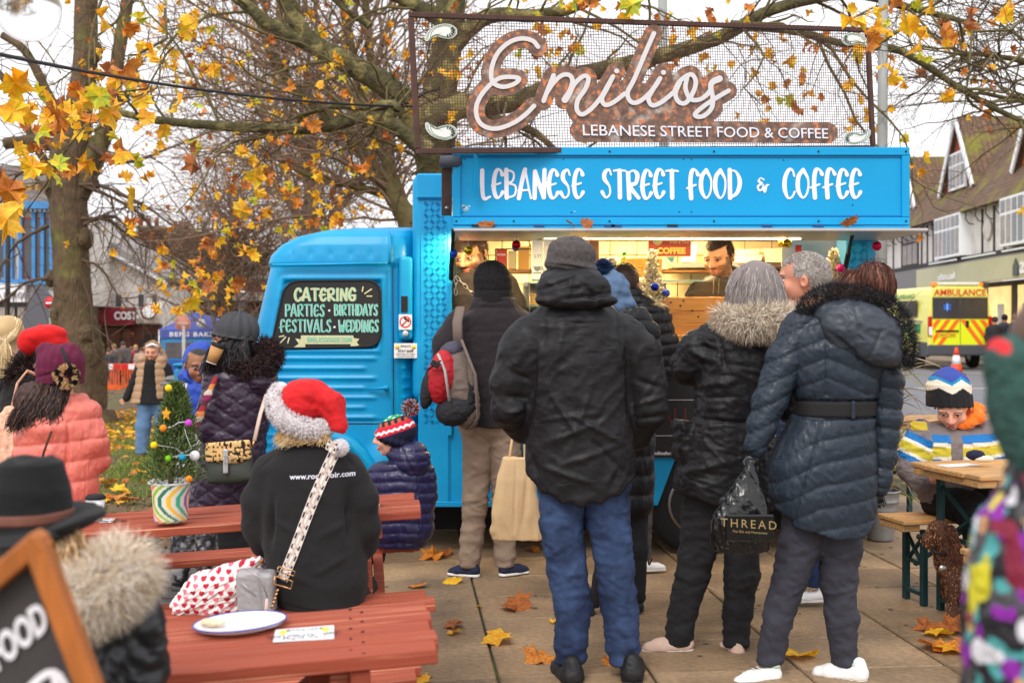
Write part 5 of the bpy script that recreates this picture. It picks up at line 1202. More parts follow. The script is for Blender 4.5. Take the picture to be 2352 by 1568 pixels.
# === FURNITURE AND SMALL THINGS
m_red=mat('red_stained_wood',(154,74,54),.75,col2=(204,134,104),cs=1.8,thr=(.60,.66),var=.3,vs=3,bump=.15,bs=20,bd=.0006,spec=.3,st=(1.0,60,60))
m_oldw=mat('worn_plank',(176,142,100),.7,col2=(212,150,80),cs=2.6,thr=(.45,.65),var=.3,vs=5,bump=.5,bs=30,bd=.003,st=(1.5,16,16))
m_grn=mat('green_steel',(24,64,66),.5,.2,var=.2,vs=9)
m_white=mat('white_paper',(236,236,240),.6)
def picnic(label,loc,rz,roll,Ln,dn,df):
 t=thing('picnic_table',label,'picnic table',loc,(0,roll,rz),group='red stained picnic tables')
 def pl(name,a,b,c,d,ch=.003):q=MB(); q.box(((a+b)/2,c[0],c[1]),(abs(b-a),d[0],d[1]),ch=ch); q.build(name,m_red,t,local=True)
 for i in range(5):
  j=rnd.uniform(-.014,.014); pl('top_plank',-Ln+j,j if i else 0,(-.2+i*.1,.722+rnd.uniform(-.002,.002)),(.089,.034))
 q=MB()
 for i in range(5):
  for x in(-.17,-.20,-Ln+.2):q.lathe((x,-.2+i*.1+(.02 if x<-.18 else-.02),.7405),[(.0045,-.001),(.004,.0012),(.0005,.0014)],7)
 tag(q.build('screw_heads',m_rub,t,local=True),kind='stuff')
 for i in range(2):pl('bench_plank',-Ln,.01+rnd.uniform(-.02,.02),(dn-.06+i*.115,.435),(.108,.034)); pl('bench_plank',-Ln,rnd.uniform(-.02,.02),(df-.06+i*.115,.435),(.108,.034))
 for x in(-.2,-Ln+.2):
  q=MB(); q.bar((x-.03,-.14,.69),(x-.03,dn-.04,.0),.045,.095,.003,up=(0,1,0)); q.build('leg',m_red,t,local=True)
  q=MB(); q.bar((x-.03,.14,.69),(x-.03,df+.04,.0),.045,.095,.003,up=(0,1,0)); q.build('leg',m_red,t,local=True)
  q=MB(); q.bar((x+.02,dn-.12,.375),(x+.02,df+.12,.375),.045,.095,.003); q.build('bench_support',m_red,t,local=True)
  q=MB(); q.bar((x+.02,-.23,.668),(x+.02,.23,.668),.045,.07,.003); q.build('top_support',m_red,t,local=True)
 q=MB(); q.bar((-.24,0,.66),(-.62,0,.38),.07,.04,.003); q.build('brace',m_red,t,local=True)
 q=MB(); q.bar((-.62,0,.36),(-Ln+.62,0,.36),.07,.04,.003); q.build('stretcher',m_red,t,local=True)
 return t
RZ,RL=math.radians(7),math.radians(-2.9)
T1=picnic('red picnic table holding the little potted fir in a striped pot',(-.36,5.02,.005),RZ,RL,1.75,-.50,.68)
T2=picnic('red picnic table with an oval white plate on it',(-.17,3.02,-.005),math.radians(8),math.radians(-3.0),1.15,-.5,.62)
def TP(t,x,y,z):return TM[t]@Vector((x,y,z))
def onplane(t,u,v,z=.742):
 o=Vector((0,0,HC)); d=P(u,v,1)-o; n=TM[t].to_3x3()@Vector((0,0,1)); p0=TP(t,0,0,z); return o+d*((p0-o).dot(n)/d.dot(n))
c=onplane(T2,552,1441,.741); a=onplane(T2,659,1430,.741); rr=(a-c).length; e=TM[T2].to_euler()
pl=thing('plate','oval white plate with a thin blue rim on the near red table','plate',c,e)
q=MB(); q.lathe((0,0,0),[(.001,.004),(rr*.62,.004),(rr*.8,.007),(rr*.97,.016),(rr,.018),(rr*.97,.011),(rr*.7,.0005),(.001,.0005)],40); o=q.build('dish',mat('enamel_white',(238,240,246),.18,coat=.3),pl,local=True); o.scale=(1,.88,1)
q=MB(); q.tube([(rr*math.cos(t),rr*math.sin(t)*.88,.017)for t in np.linspace(0,2*PI,49)],.0022,6,cap=False); q.build('rim',mat('rim_blue',(40,50,150),.3),pl,local=True)
def blob(name,Y,c,r,m,parent,amp=3,s=8,h=2.5,k=8):return sdf(name,Y,[E(c,r)],m,parent,h=h,disp=wrinkle(amp,s,s,seed=4,ridge=False))
bd=thing('bread_crust','torn piece of flatbread left on the oval plate','bread',c+Vector((-.07,.0,.015)))
q=MB(); q.ball((0,0,0),.028,12,(1.2,.7,.35)); o=q.build('crust',mat('bread',(226,204,170),.9,var=.25,vs=60,bump=.6,bs=90),bd,local=True)
md=o.modifiers.new('d','DISPLACE'); tx_=bpy.data.textures.new('crumb','CLOUDS'); tx_.noise_scale=.02; md.texture=tx_; md.strength=.014
def flyer(label,t,pts,z=.7408):
 w=[onplane(t,u,v,z)for u,v in pts]; c=sum(w,Vector())/4; f=thing('flyer',label,'flyer',c,group='laminated notices fixed to the tables'); n=(w[1]-w[0]).cross(w[3]-w[0]).normalized()
 n=n if n.z>0 else-n; q=MB(); q.add([tuple(x+n*.0012)for x in w]+[tuple(x-n*.0004)for x in w],[(0,1,2,3),(4,7,6,5),(0,4,5,1),(1,5,6,2),(2,6,7,3),(3,7,4,0)]); q.build('sheet',m_white,f)
 ex=(w[1]-w[0]); ey=(w[0]-w[3]); A_=lambda a,b:w[3]+ex*a+ey*b+n*.0018
 q=MB()
 for a in(.14,.86):
  pts=[A_(a+.07*math.cos(k*.52),.7+.18*math.sin(k*.52))for k in range(12)]; q.add(pts,[tuple(range(12))])
 q.build('smiley',mat('smiley_yellow'),f)
 for(s,b,hh)in(('EMILIOS',.72,.16),('Please clear your rubbish',.38,.11),('and sanitise your table',.24,.11),('Thank You!',.05,.14)):
  h=ey.length*hh/.7; text('print',s,h,mat('print_black'),f,A_(.5,b),right=ex,up=ey-ex*ey.dot(ex)/ex.length_squared,ext=.0006,align='CENTER')
 return f
flyer('printed notice beside the oval plate on the near table',T2,[(633,1446),(767,1436),(767,1466),(627,1474)])
flyer('small notice at the left end of the potted fir table',T1,[(232,1190),(266,1190),(258,1199),(228,1200)])
flyer('small notice right of the woman in the red hat',T1,[(858,1158),(872,1158),(872,1163),(856,1163)])
q=MB(); p=P(931,1266,6.3); p.z=.03; q.tube([p+Vector((-.045,0,0)),p+Vector((.03,.01,.005)),p+Vector((.05,.01,.01))],[.02,.024,.012],10); tag(q.build('crushed_can',mat('can_red',(176,56,60),.4),loc=p),'small crushed red can lying under the far bench end','can')
# ---- beer tables at the right
def leg_frame(t,x,w,h,foot=.0,name='leg'):
 for s in(-1,1):
  q=MB(); q.bar((x,s*w,h),(x,s*w,0),.035,.03,.002); q.build(name,m_grn,t,local=True)
 q=MB(); q.bar((x,-w,.06),(x,w,.06),.03,.02); q.bar((x,-w,h*.55),(x,w,h*.55),.025,.02); q.bar((x,-w,h*.92),(x,w,h*.5),.02,.012); q.bar((x,w,h*.92),(x,-w,h*.5),.02,.012); q.build('cross_bars',m_grn,t,local=True)
 q=MB(); q.bar((x,0,h*.5),(x+.32,0,h*.97),.03,.012); q.build('strut',m_grn,t,local=True)
def beer(name,label,cat,loc,rz,L_,W_,H_,grp):
 t=thing(name,label,cat,loc,(0,0,rz),group=grp); n=max(2,round(W_/.12))
 for i in range(n):
  w=W_/n; q=MB(); q.box((L_/2,-W_/2+(i+.5)*w,H_-.013),(L_-(.03 if i in(0,n-1)else 0),w-.002,.026),ch=.005); q.build('plank',m_oldw,t,local=True)
 q=MB(); q.box((.07,0,H_-.045),(.1,W_-.04,.035),ch=.004); q.build('batten',m_oldw,t,local=True)
 leg_frame(t,.16,W_/2-.05,H_-.06); leg_frame(t,L_-.16,W_/2-.05,H_-.06); return t
a=math.radians(13)
Bt=beer('beer_table','worn plank table on green steel legs where the boy sits','table',(2.13,5.9,0),a,1.9,.60,.77,None)
beer('beer_bench','plank bench on green legs the boy sits on','bench',(2.0,6.32,0),a,1.9,.27,.46,'worn plank benches')
beer('beer_bench','plank bench on the near side of the worn table above the dog','bench',(2.07,5.32,0),a,1.9,.27,.46,'worn plank benches')
beer('beer_table','worn plank table farther off beside the dark quilted coat','table',(2.72,8.9,0),a+.05,1.8,.5,.77,None)
w=[P(2128,1056,5.95),P(2175,1052,6.1)]
q=MB(); q.box((2.26,6.02,.7725),(.2,.09,.002),(0,0,.35)); tag(q.build('paper_slip',m_white,loc=(2.26,6.02,.7725)),'white printed slip lying on the worn plank table','paper')
mg=thing('woolly_glove','navy woollen glove with a cream cuff on the worn table','glove',(2.52,6.0,.78))
sdf('glove_hand',5.9,[E((2252,1048,30),(22,11,16),rz=.3)],mat('navy_wool',(32,34,62),.95,bump=.6,bs=300),mg,h=2.5,disp=wrinkle(2,6,6,seed=2))
sdf('cuff',5.9,[E((2268,1056,20),(24,8,10))],mat('cream_wool',(226,216,196),.95,bump=.6,bs=300),mg,h=2.5,disp=quilt(1.2,5,slope=1))
bk=thing('metal_bucket','galvanised ribbed bucket on the paving behind the quilted coat','bucket',P(2022,1238,8.15))
q=MB(); q.lathe((0,0,0),[(.085,0),(.088,.01),(.11,.2),(.114,.205),(.112,.215),(.12,.26),(.124,.262),(.12,.27),(.13,.33),(.136,.333),(.134,.342),(.124,.334),(.12,.28),(.001,.28)],32); q.build('pail',mat('galvanised',(168,172,176),.45,.75,var=.18,vs=14),bk,local=True)
sp_=thing('spiky_plant','spiky cordyline with green and dried straw leaves in the metal bucket','plant',P(2022,1150,8.15))
r_=np.random.RandomState(8); n=90; rt=np.stack([2040+r_.randn(n)*9,r_.randn(n)*9,-(1140-r_.rand(n)*380)],1)
ribbons('leaf_blades',rt,np.stack([.6+r_.randn(n)*.7,r_.randn(n)*.6,r_.randn(n)*.6+.4],1),120,5,mat('spiky_leaf',(140,140,60),.6,attr='col'),sp_,8.2,8,.25,1.3,9,cols=vary((150,150,50),(110,96,84),(176,150,120),.4))
q=MB(); q.tube([P(2030,1150,8.2),P(2036,960,8.2),P(2040,800,8.2)],[.025,.02,.015],8); q.build('stem',m_bark2,sp_)
# ---- lamp column, cable, glass globe
q=MB(); q.tube([(3.72,12,0),(3.74,12,3),(3.76,12,6)],[.06,.052,.048],14); q.tube([(3.745,12,2.9),(3.745,12,2.94)],.058,12); tag(q.build('lamp_column',mat('grey_column',(150,152,150),.6,var=.1,vs=3),loc=(3.72,12,0)),'tall plain grey lamp column standing just behind the truck','lamp post')
q=MB(); q.tube([(1.95,15,0),(1.9,15,5.8)],.06,10); tag(q.build('lamp_column',mat('grey_column'),loc=(1.95,15,0)),'grey column mostly hidden behind the truck and the tree limb','lamp post')
q=MB(); q.tube([P(17,880,38),P(19,430,38)],.08,8); tag(q.build('street_lamp',m_timber,loc=P(17,880,38)),'thin black street lamp post before the blue trimmed shop','lamp post')
q=MB(); pts=[]
for t in np.linspace(0,1,24):u=-60+t*1010; v=112+(245-112)*(1-(1-t)**1.7); pts.append(P(u,v,3.2+9.2*t))
q.tube(pts,[.007+.006*i/23 for i in range(24)],6); q.tube([P(905,246,12.4),P(940,235,12.3),P(980,212,12.4),P(1010,205,12.4)],.014,6); tag(q.build('cable',m_rub,loc=pts[0]),'black cable slung from the upper left to the mossy limb','cable')
gl=thing('glass_globe','clear glass globe lamp hanging at the top corner of the picture','lamp',P(64,22,3.1))
q=MB(); q.ball((0,0,0),.084,40); q.build('globe',mat('clear_glass',(236,236,236),.02,trans=1,ior=1.5),gl,local=True)
q=MB(); q.tube([(0,0,.082),(0,0,.3)],[.02,.005],8); q.build('lamp_holder',m_rub,gl,local=True)
# ---- little fir in striped pot on T1
YP=4.72
pot=thing('striped_pot','paper pot printed with wavy coloured stripes on the far picnic table','plant pot',P(392,1196,YP))
m_stripe=mat('stripe_print',(255,255,255),.5,attr='col'); nn=96; prof=[(37,1196),(37.5,1190)]+[(37+6.5*(1196-v)/88,v)for v in range(1186,1108,-3)]+[(43.5,1108)]
sc4=YP/F; V=[]; cols=[]; pal=[(226,222,206),(64,178,146),(226,222,206),(170,100,170),(226,222,206),(240,138,34),(226,222,206),(140,190,40),(226,222,206),(30,120,100),(226,222,206),(240,190,50)]
for(r0,v)in prof:
 for k in range(nn):
  a=2*PI*k/nn; V.append((r0*math.cos(a)*sc4,r0*math.sin(a)*sc4,(1196-v)*sc4)); tt=(a/(2*PI)*24+5.0*math.sin((v-1100)/30.)*(.9)+.5)%12; cols.append(lc(pal[int(tt)]))
m_=len(prof); Fq=[(i*nn+k,i*nn+(k+1)%nn,(i+1)*nn+(k+1)%nn,(i+1)*nn+k)for i in range(m_-1)for k in range(nn)]+[tuple(range(nn))[::-1]]
obj('pot_wall',npmesh('pot_wall',V,Fq,True,np.array(cols)),m_stripe,pot,local=True)
q=MB(); q.lathe((0,0,88*sc4),[(43.5*sc4,-.003),(45.5*sc4,0),(43.5*sc4,.003),(40*sc4,-.002),(.001,-.012)],48); q.build('rim',m_white,pot,local=True)
sdf('plastic_wrap',YP,[E((360,1106,-10),(14,6,14)),E((415,1104,6),(16,6,14))],mat('clear_plastic',(226,228,232),.25,var=.1),pot,h=2.5,disp=wrinkle(4,5,4,seed=7))
fir=thing('small_fir','little bushy fir tree hung with coloured felt balls in the striped pot','tree',P(392,1110,YP))
r_=np.random.RandomState(3); n=8200; hh=r_.rand(n)**.85; vv=1108-hh*226; lump=1.06+.26*np.sin(hh*31+r_.randint(0,3,n)*2.1); Rr=(58*(1-hh)**.7+5)*np.sqrt(.25+.75*r_.rand(n))*lump; an=r_.rand(n)*6.283
cxs=392+8*np.sin(hh*2.5)+hh*8; rt=np.stack([cxs+Rr*np.cos(an),Rr*np.sin(an),-vv],1); dr_=np.stack([np.cos(an),np.sin(an),.9+0*an],1)+r_.randn(n,3)*.45
ribbons('needles',rt,dr_,11,2.4,mat('needle',(60,84,40),.7,attr='col'),fir,YP,2,.2,-.2,4,cols=vary((74,104,48),(130,146,80),(48,72,36),.3),wtip=.3)
q=MB(); q.tube([P(392,1112,YP),P(398,1000,YP),P(404,890,YP)],[.011,.007,.002],6)
for k in range(60):h_=r_.rand()*.9; a_=r_.rand()*6.28; R_=48*(1-h_)**.75; q.tube([P(394+8*h_,1100-h_*220,YP),P(394+8*h_+R_*math.cos(a_),1085-h_*220,YP+R_*math.sin(a_)*sc4)],[.003,.001],3)
q.build('stem',m_twig,fir)
for(u,v,c,nm)in((387,891,(244,206,20),'yellow'),(375,983,(238,140,30),'orange'),(354,1022,(246,210,20),'yellow'),(387,1053,(120,196,20),'green'),(419,1050,(20,150,190),'turquoise'),(433,971,(200,70,200),'purple'),(434,1100,(236,120,20),'orange')):
 w={387:'topmost ' if v<900 else '',354:'lower left '}.get(u,''); w='pot rim ' if v==1100 else w
 q=MB(); p=P(u,v,YP-.085); q.ball((0,0,0),8.2*sc4,14); o=q.build('felt_ball',mat('felt_'+nm,c,.9,bump=.5,bs=400),loc=(0,0,0)); o.location=p; tag(o,w+nm+' felt ball strung on the little fir tree','ball','felt balls strung on the little fir')
q=MB(); pts=[P(u,v,YP-.08)for u,v in((354,1022),(375,1024),(402,1028),(419,1040),(440,1030),(428,1000),(424,985))]; q.tube(pts,.001,4); pts=[P(u,v,YP-.08)for u,v in((375,983),(395,980),(410,970),(433,968))]; q.tube(pts,.0016,4); pts=[P(u,v,YP-.08)for u,v in((387,1053),(400,1048),(419,1045),(444,1044))]; q.tube(pts,.0016,4); q.build('light_string',m_white,fir)
q=MB(); q.lathe(P(447,1046,YP-.05),[(.001,-.004),(.02,-.003),(.02,.003)],16,'Y'); q.build('tag_disc',m_white,fir)
q=MB(); s=P(382,950,YP-.07); q.prism([(s.x+(.013 if k%2 else .028)*math.cos(k*PI/5+.3)*.7,s.z+(.013 if k%2 else .028)*math.sin(k*PI/5+.3))for k in range(10)],s.y-.003,s.y+.003,'Y'); q.build('star',mat('gold_felt',(230,160,30),.6),fir)
cu_=thing('coffee_cup','paper coffee cup with black lid behind the black felt hat','cup',P(219,1196,4.5)); q=MB(); q.lathe((0,0,0),[(.026,0),(.036,.085),(.001,.086)],20); q.build('cup_wall',m_white,cu_,local=True); q=MB(); q.lathe((0,0,.084),[(.038,0),(.038,.008),(.033,.012),(.03,.016),(.001,.014)],20); q.build('lid',m_rub,cu_,local=True)
# ---- A-board at the bottom left
ab=thing('chalkboard_sign','wooden framed chalkboard lettered STREET FOOD leaning at the table','sign',P(60,1568,1.55)); YB_=1.55
def ABP(a,b,o=0):return P(92,1244,YB_)+Vector((a,0,b))*0+Vector((-.72,.12,-.60)).normalized()*a+Vector((.34,.02,-.94)).normalized()*b+Vector((0,-1,0))*o
m_frame=mat('orange_wood',(168,96,40),.55,var=.3,vs=5,bump=.3,bs=30,st=(6,6,1))
q=MB(); q.add([tuple(ABP(a,b,0))for a,b in((.01,.01),(.5,.01),(.5,.9),(.01,.9))],[(0,1,2,3)]); q.build('board',mat('chalk_dark',(66,62,62),.8,var=.1),ab)
for(p1,p2,nm)in(((0,-.01),(0,.9),'frame_stile'),((-.012,.0),(.5,.0),'frame_rail')):q=MB(); q.bar(ABP(*p1,.01),ABP(*p2,.01),.028,.03,.003,up=(0,1,0)); q.build(nm,m_frame,ab)
q=MB(); r_d=(ABP(0,0)-ABP(.5,0)).normalized(); u_d=(ABP(0,0)-ABP(0,.5)).normalized()
text('chalk_lettering','STREET FOOD',.052,mat('vinyl_white'),ab,ABP(.028,.098,.004),right=r_d,up=u_d,ext=.001,align='RIGHT',bold=.002,sx=.66)
stroke(q,[(.04,.0),(0,.06),(-.05,.02),(-.1,-.04)],.010,lambda x,y,z:ABP(.07,.20,.004)+Vector((x,-z,y)),.001); stroke(q,[(0,.06),(.02,-.05)],.010,lambda x,y,z:ABP(.07,.20,.004)+Vector((x,-z,y)),.0015); q.build('chalk_arrow',mat('vinyl_white'),ab)
# ---- interior things of the truck
YS=8.15
m_print=mat('print_black')
def ibox(name,label,u0,v0,u1,v1,Y,dep,m,cat,group=None,mark=None):
 a,b=P(u0,v0,Y),P(u1,v1,Y); t=thing(name,label,cat,((a.x+b.x)/2,Y+dep/2,b.z),group=group); q=MB(); q.box((0,0,(a.z-b.z)/2),(b.x-a.x,dep,a.z-b.z),ch=.003); q.build('carton',m,t,local=True)
 for(s,hp,u,v,mm)in mark or():tx(s,hp,u,v,Y-.002,mm,t,'print',bold=.0006)
 return t
g_='drink packs on the upper shelf'
pbox('shelf',1138,620,1700,625,YS,.35,mat('shelf_wood',(170,120,70),.6),van); pbox('shelf',1220,643,1620,647,YS-.1,.5,mat('glass_green',(140,170,150),.1,spec=.9),van)
q=MB()
for(a,b)in(((1138,572),(1138,622)),((1138,572),(1300,572)),((1240,560),(1240,622)),((1218,560),(1218,622))):q.tube([P(*a,YS-.02),P(*b,YS-.02)],.004,5)
q.build('wire_rack',m_rub,van)
m_carton=mat('carton_white',(236,232,222),.45); m_cr=mat('pack_red',(202,48,36),.45); m_tan=mat('pack_tan',(214,186,130),.5)
ibox('coffee_pack','red and white coffee pack on the shelf by the older vendor',1140,572,1165,617,YS,.08,m_cr,'pack',g_,[('ROSSA',4.5,1152,587,m_let)]); ibox('coffee_pack','cream pack with a ring print beside the red pack',1167,576,1187,617,YS,.08,m_tan,'pack',g_); ibox('syrup_pack','amber bottle pack behind the red bauble',1190,566,1216,619,YS,.08,mat('pack_amber',(214,150,50),.4),'pack',g_)
def cup_mark(t,u,v):
 q=MB(); p=lambda x,y:P(u+x,v+y,YS-.053); q.add([tuple(p(*k))for k in((-9,-5),(9,-5),(6,3),(2,6),(-2,6),(-6,3))],[(5,4,3,2,1,0)]); q.tube([p(9,-4),p(14,-3),p(12,2),p(7,2)],.0028,4); q.add([tuple(p(*k))for k in((-11,8),(11,8),(8,11),(-8,11))],[(3,2,1,0)]); q.build('cup_print',mat('print_grey',(84,74,66),.6),t)
for(a,lab)in((1222,'white oat drink carton printed LY with a grey cup, left one'),(1250,'white oat drink carton printed LY with a grey cup, right one')):
 t=ibox('drink_carton',lab,a,545,a+26,642,YS-.05,.09,m_carton,'carton','oat drink cartons',[('LY!',8,a+13,592,mat('print_grey'))]); cup_mark(t,a+12,617)
ibox('drink_carton','white carton printed alp next to the grey beanie',1278,550,1306,642,YS-.05,.09,m_carton,'carton',g_,[('alp',9,1290,591,mat('print_purple',(70,50,130),.5))]); ibox('coffee_pack','brown pack partly behind the grey beanie',1352,552,1376,610,YS,.08,mat('pack_brown',(140,92,60),.5),'pack',g_)
for(a,lab)in((1378,'purple and silver cylinder tub, the one nearer the beanie'),(1399,'purple and silver cylinder tub, the one nearer the bottle')):
 p=P(a+9,636,YS); t=thing('powder_tub',lab,'tub',p,group='purple drink tubs'); q=MB(); q.lathe((0,0,0),[(.028,0),(.028,.07),(.001,.07)],20); q.build('tub',mat('tub_purple',(78,66,140),.4),t,local=True); q=MB(); q.lathe((0,0,.07),[(.028,0),(.028,.06),(.001,.062)],20); q.build('tub_top',m_steel,t,local=True)
p=P(1434,636,YS); t=thing('oil_bottle','green capped bottle of pale oil left of the wicker basket','bottle',p); q=MB(); q.lathe((0,0,0),[(.028,0),(.03,.01),(.03,.08),(.026,.1),(.03,.115),(.02,.135),(.012,.145),(.012,.15)],20); q.build('glass',mat('oil',(206,200,60),.1,coat=.5),t,local=True); q=MB(); q.lathe((0,0,.15),[(.016,0),(.016,.02),(.001,.022)],14); q.build('cap',mat('cap_green',(30,140,70),.4),t,local=True)
p=P(1478,638,YS-.04); t=thing('wicker_basket','woven wicker basket on the glass shelf','basket',p); m_w=mat('wicker',(206,160,74),.7,var=.3,vs=40); q=MB()
for k in range(11):
 z=.01+k*.0115; pts=[]
 for j in range(48):a=2*PI*j/48; s=(1+.05*k/11); pts.append((.118*s*math.copysign(abs(math.cos(a))**.5,math.cos(a)),.07*s*math.copysign(abs(math.sin(a))**.5,math.sin(a))+(.004 if(j+k)%2 else-.004),z))
 q.tube(pts+[pts[0]],.0052,5,cap=False)
q.build('weave',m_w,t,local=True)
p=P(1538,565,YS-.12); t=thing('coffee_sign','small red tin sign reading Fresh & Tasty COFFEE hung inside the hatch','sign',p); a,b=P(1490,530,YS-.12),P(1586,588,YS-.12); q=MB()
q.box(((a.x+b.x)/2,YS-.115,(a.z+b.z)/2),(b.x-a.x+.012,.006,a.z-b.z+.012),ch=.003); q.build('edge',mat('sign_cream',(236,220,150),.5),t); q=MB(); q.box(((a.x+b.x)/2,YS-.1195,(a.z+b.z)/2),(b.x-a.x,.006,a.z-b.z),ch=.003); q.build('plate',mat('sign_redbrown',(198,74,46),.5,var=.12,vs=20),t)
tx('COFFEE',13,1542,582,YS-.124,mat('sign_yellow',(250,214,90),.5),t,bold=.003); tx('Fresh & Tasty',6,1560,559,YS-.124,mat('sign_cream'),t,shear=.3)if False else text('lettering','Fresh & Tasty',8/F*YS,mat('sign_cream'),t,P(1560,559,YS-.124),align='CENTER',ext=.001,shear=.3)
q=MB(); pp=P(1510,551,YS-.123); q.lathe(pp,[(.001,-.002),(.035,-.001),(.035,.001)],20,'Y'); q.build('saucer_print',mat('sign_cream'),t); q=MB(); q.prism([(P(u,v,8).x,P(u,v,8).z)for u,v in((1530,590),(1552,590),(1546,604))][::-1],YS-.12,YS-.115,'Y'); q.build('pointer',mat('teal_tin',(80,170,160),.5),t)
cs_=thing('glass_display_case','glass display case on the counter between the two hatted men','display case',P(1290,782,7.75))
m_pane=mat('case_glass',(200,220,205),.05,trans=.9,ior=1.1)
for(a,b,c,d)in((1204,648,1530,651),(1204,702,1530,704),(1204,780,1530,783)):pbox('shelf',a,b,c,d,7.8,.35,mat('glass_green'),cs_)
for u in(1204,1216,1530):q=MB(); q.tube([P(u,648,7.8),P(u,782,7.8)],.004,5); q.build('post',m_steel,cs_)
pbox('back_panel',1200,650,1530,782,8.15,.01,mat('case_back',(180,170,140),.4),cs_)
q=MB(); q.box(P(1208,652,7.79),(.03,.01,.03)); q.build('corner_fitting',m_steel,cs_)
gr=ibox('coffee_grinder','black coffee grinder with a violet display behind the counter glass',1200,712,1232,782,7.95,.15,m_blk,'grinder'); pbox('screen',1208,718,1228,725,7.94,.004,mat('lcd',(110,90,240),.4,emit=1.2),gr)
q=MB()
for k in range(4):q.lathe(P(1208+k*6,731,7.945),[(.0005,-.003),(.005,-.002),(.005,0)],8,'Y')
q.lathe(P(1214,745,7.94),[(.001,-.03),(.02,-.028),(.024,.0)],16,'Y'); q.build('buttons',m_steel,gr)
p=P(1230,700,7.95); t=thing('flatbread_stack','stack of round flatbreads inside the glass case','bread',p); m_fb=mat('flatbread',(222,186,126),.85,var=.2,vs=40)
for k in range(8):q=MB(); q.lathe((rnd.uniform(-.004,.004),0,k*.009+.005),[(.001,-.004),(.052,-.004),(.055,0),(.052,.004),(.001,.004)],24); q.build('flatbread',m_fb,t,local=True)
for i,(a,c,nm)in enumerate(((1486,(216,214,40),'yellow'),(1508,(190,208,40),'lime'),(1440,(120,180,60),'green'),(1462,(226,210,60),'pale yellow'))):
 p=P(a+10,700,7.98); t=thing('food_tin',nm+' labelled tin on the lower shelf of the glass case','tin',p,group='tins in the glass case'); q=MB(); q.lathe((0,0,0),[(.029,0),(.03,.003),(.029,.008),(.029,.098),(.03,.103),(.001,.102)],20); q.build('tin',mat('tin_'+nm,c,.35),t,local=True); q=MB(); q.lathe((0,0,.02),[(.0295,0),(.0295,.035)],20); q.build('label_band',mat('tin_blue',(60,110,170),.4),t,local=True)
ibox('fire_blanket_pack','small red packet hung beside the gold baubles',1826,562,1842,606,8.3,.03,m_cr,'packet')
wb=thing('pine_counter_screen','varnished pine board screen standing on the truck counter','counter screen',P(1680,780,7.42)); m_pine=mat('pine',(232,158,70),.35,col2=(198,112,42),cs=1.6,thr=(.5,.72),var=.14,vs=4,bump=.1,bs=20,st=(1,8,8),coat=.5)
for(v0,v1)in((682,714),(714.4,742),(742.4,768)):
 pbox('pine_board',1523,v0,1836,v1,7.42,.025,m_pine,wb,ch=.003)
pbox('pine_ledge',1530,768.4,1836,781,7.38,.06,m_pine,wb,ch=.003)
q=MB()
for(u,v)in((1541,694),(1563,702),(1604,727),(1541,757),(1590,713),(1570,690),(1655,700),(1620,760)):q.lathe(P(u,v,7.419),[(.0005,-.001),(.0065,-.001),(.0065,.001)],8,'Y')
q.build('knots',mat('knot',(74,34,16),.5),wb)
def white_tree(label,u,vt,vb,w,Y):
 t=thing('frosted_tree',label,'christmas tree',P(u,vb,Y),group='small frosted christmas trees'); r_=np.random.RandomState(u); n=2600; h_=r_.rand(n)**.85; vv=vb-h_*(vb-vt); R_=(w*(1-h_)+2)*np.sqrt(r_.rand(n))*(1+.3*np.sin(h_*28+r_.randint(0,3,n)*2)); a=r_.rand(n)*6.28
 ribbons('frosted_sprigs',np.stack([u+R_*np.cos(a),R_*np.sin(a),-vv],1),np.stack([np.cos(a),np.sin(a),.8+a*0],1)+r_.randn(n,3)*.5,9,3.2,mat('frost',(240,232,206),.8,attr='col'),t,Y,2,.2,0,5,cols=vary((246,240,222),(214,200,160),(120,130,90),.16),wtip=.5); q=MB(); q.tube([P(u,vb+4,Y),P(u,vt,Y)],[.01,.003],6); q.build('stem',m_twig,t)
white_tree('frosted white fir at the left end of the pine screen',1499,580,745,36,7.45); white_tree('frosted white fir in front of the right truck post',1915,578,700,30,7.5)
def bauble(u,v,r,Y,c,label,shiny=True,vt=530):
 p=P(u,v,Y); t=thing('bauble',label,'bauble',p,group='christmas baubles on the truck'); q=MB(); q.ball((0,0,0),r*Y/F,28); q.build('ball',mat('bauble_%d_%d_%d'%c,c,.12 if shiny else .42,.85 if shiny else .5),t,local=True)
 q=MB(); q.lathe((0,0,r*Y/F),[(.005,-.002),(.006,.007),(.001,.009)],10); q.build('cap',m_steel,t,local=True); q=MB(); q.tube([(0,0,r*Y/F),(0,0,(v-vt)*Y/F)],.0012,4); q.build('thread',m_alu,t,local=True)
bauble(1042,582,10,7.2,(24,70,190),'matt blue bauble hanging by the left truck post',False); bauble(1076,575,10.5,7.2,(206,176,30),'shiny gold bauble hanging before the older vendor',True); bauble(1186,562,10.5,7.2,(206,20,44),'shiny red bauble hanging before the red coffee pack'); bauble(1185,567,10,7.35,(70,110,190),'blue bauble half hidden behind the red one')
bauble(2014,565,11,7.2,(196,20,84),'dark pink bauble hanging outside the right truck post',False); bauble(1808,559,11,7.3,(226,190,60),'right one of two gold baubles under the lamp tube'); bauble(1797,557,11,7.4,(226,190,62),'left one of two gold baubles under the lamp tube'); bauble(1931,616,9.5,7.4,(206,20,120),'magenta bauble on the frosted fir by the right post',False,600)
bauble(1504,659,9.5,7.3,(30,60,190),'shiny blue bauble on the frosted fir by the pine screen',True,645); bauble(1530,673,9.5,7.4,(60,80,190),'matt blue bauble beside the frosted fir on the pine screen corner',False,660)
t=thing('hatch_chain','steel chain hanging from the strut before the older vendor','chain',P(1046,628,7.35)); links=[(1046+i*9.5*.62,632+i*9.5*.62)for i in range(8)]
q=MB()
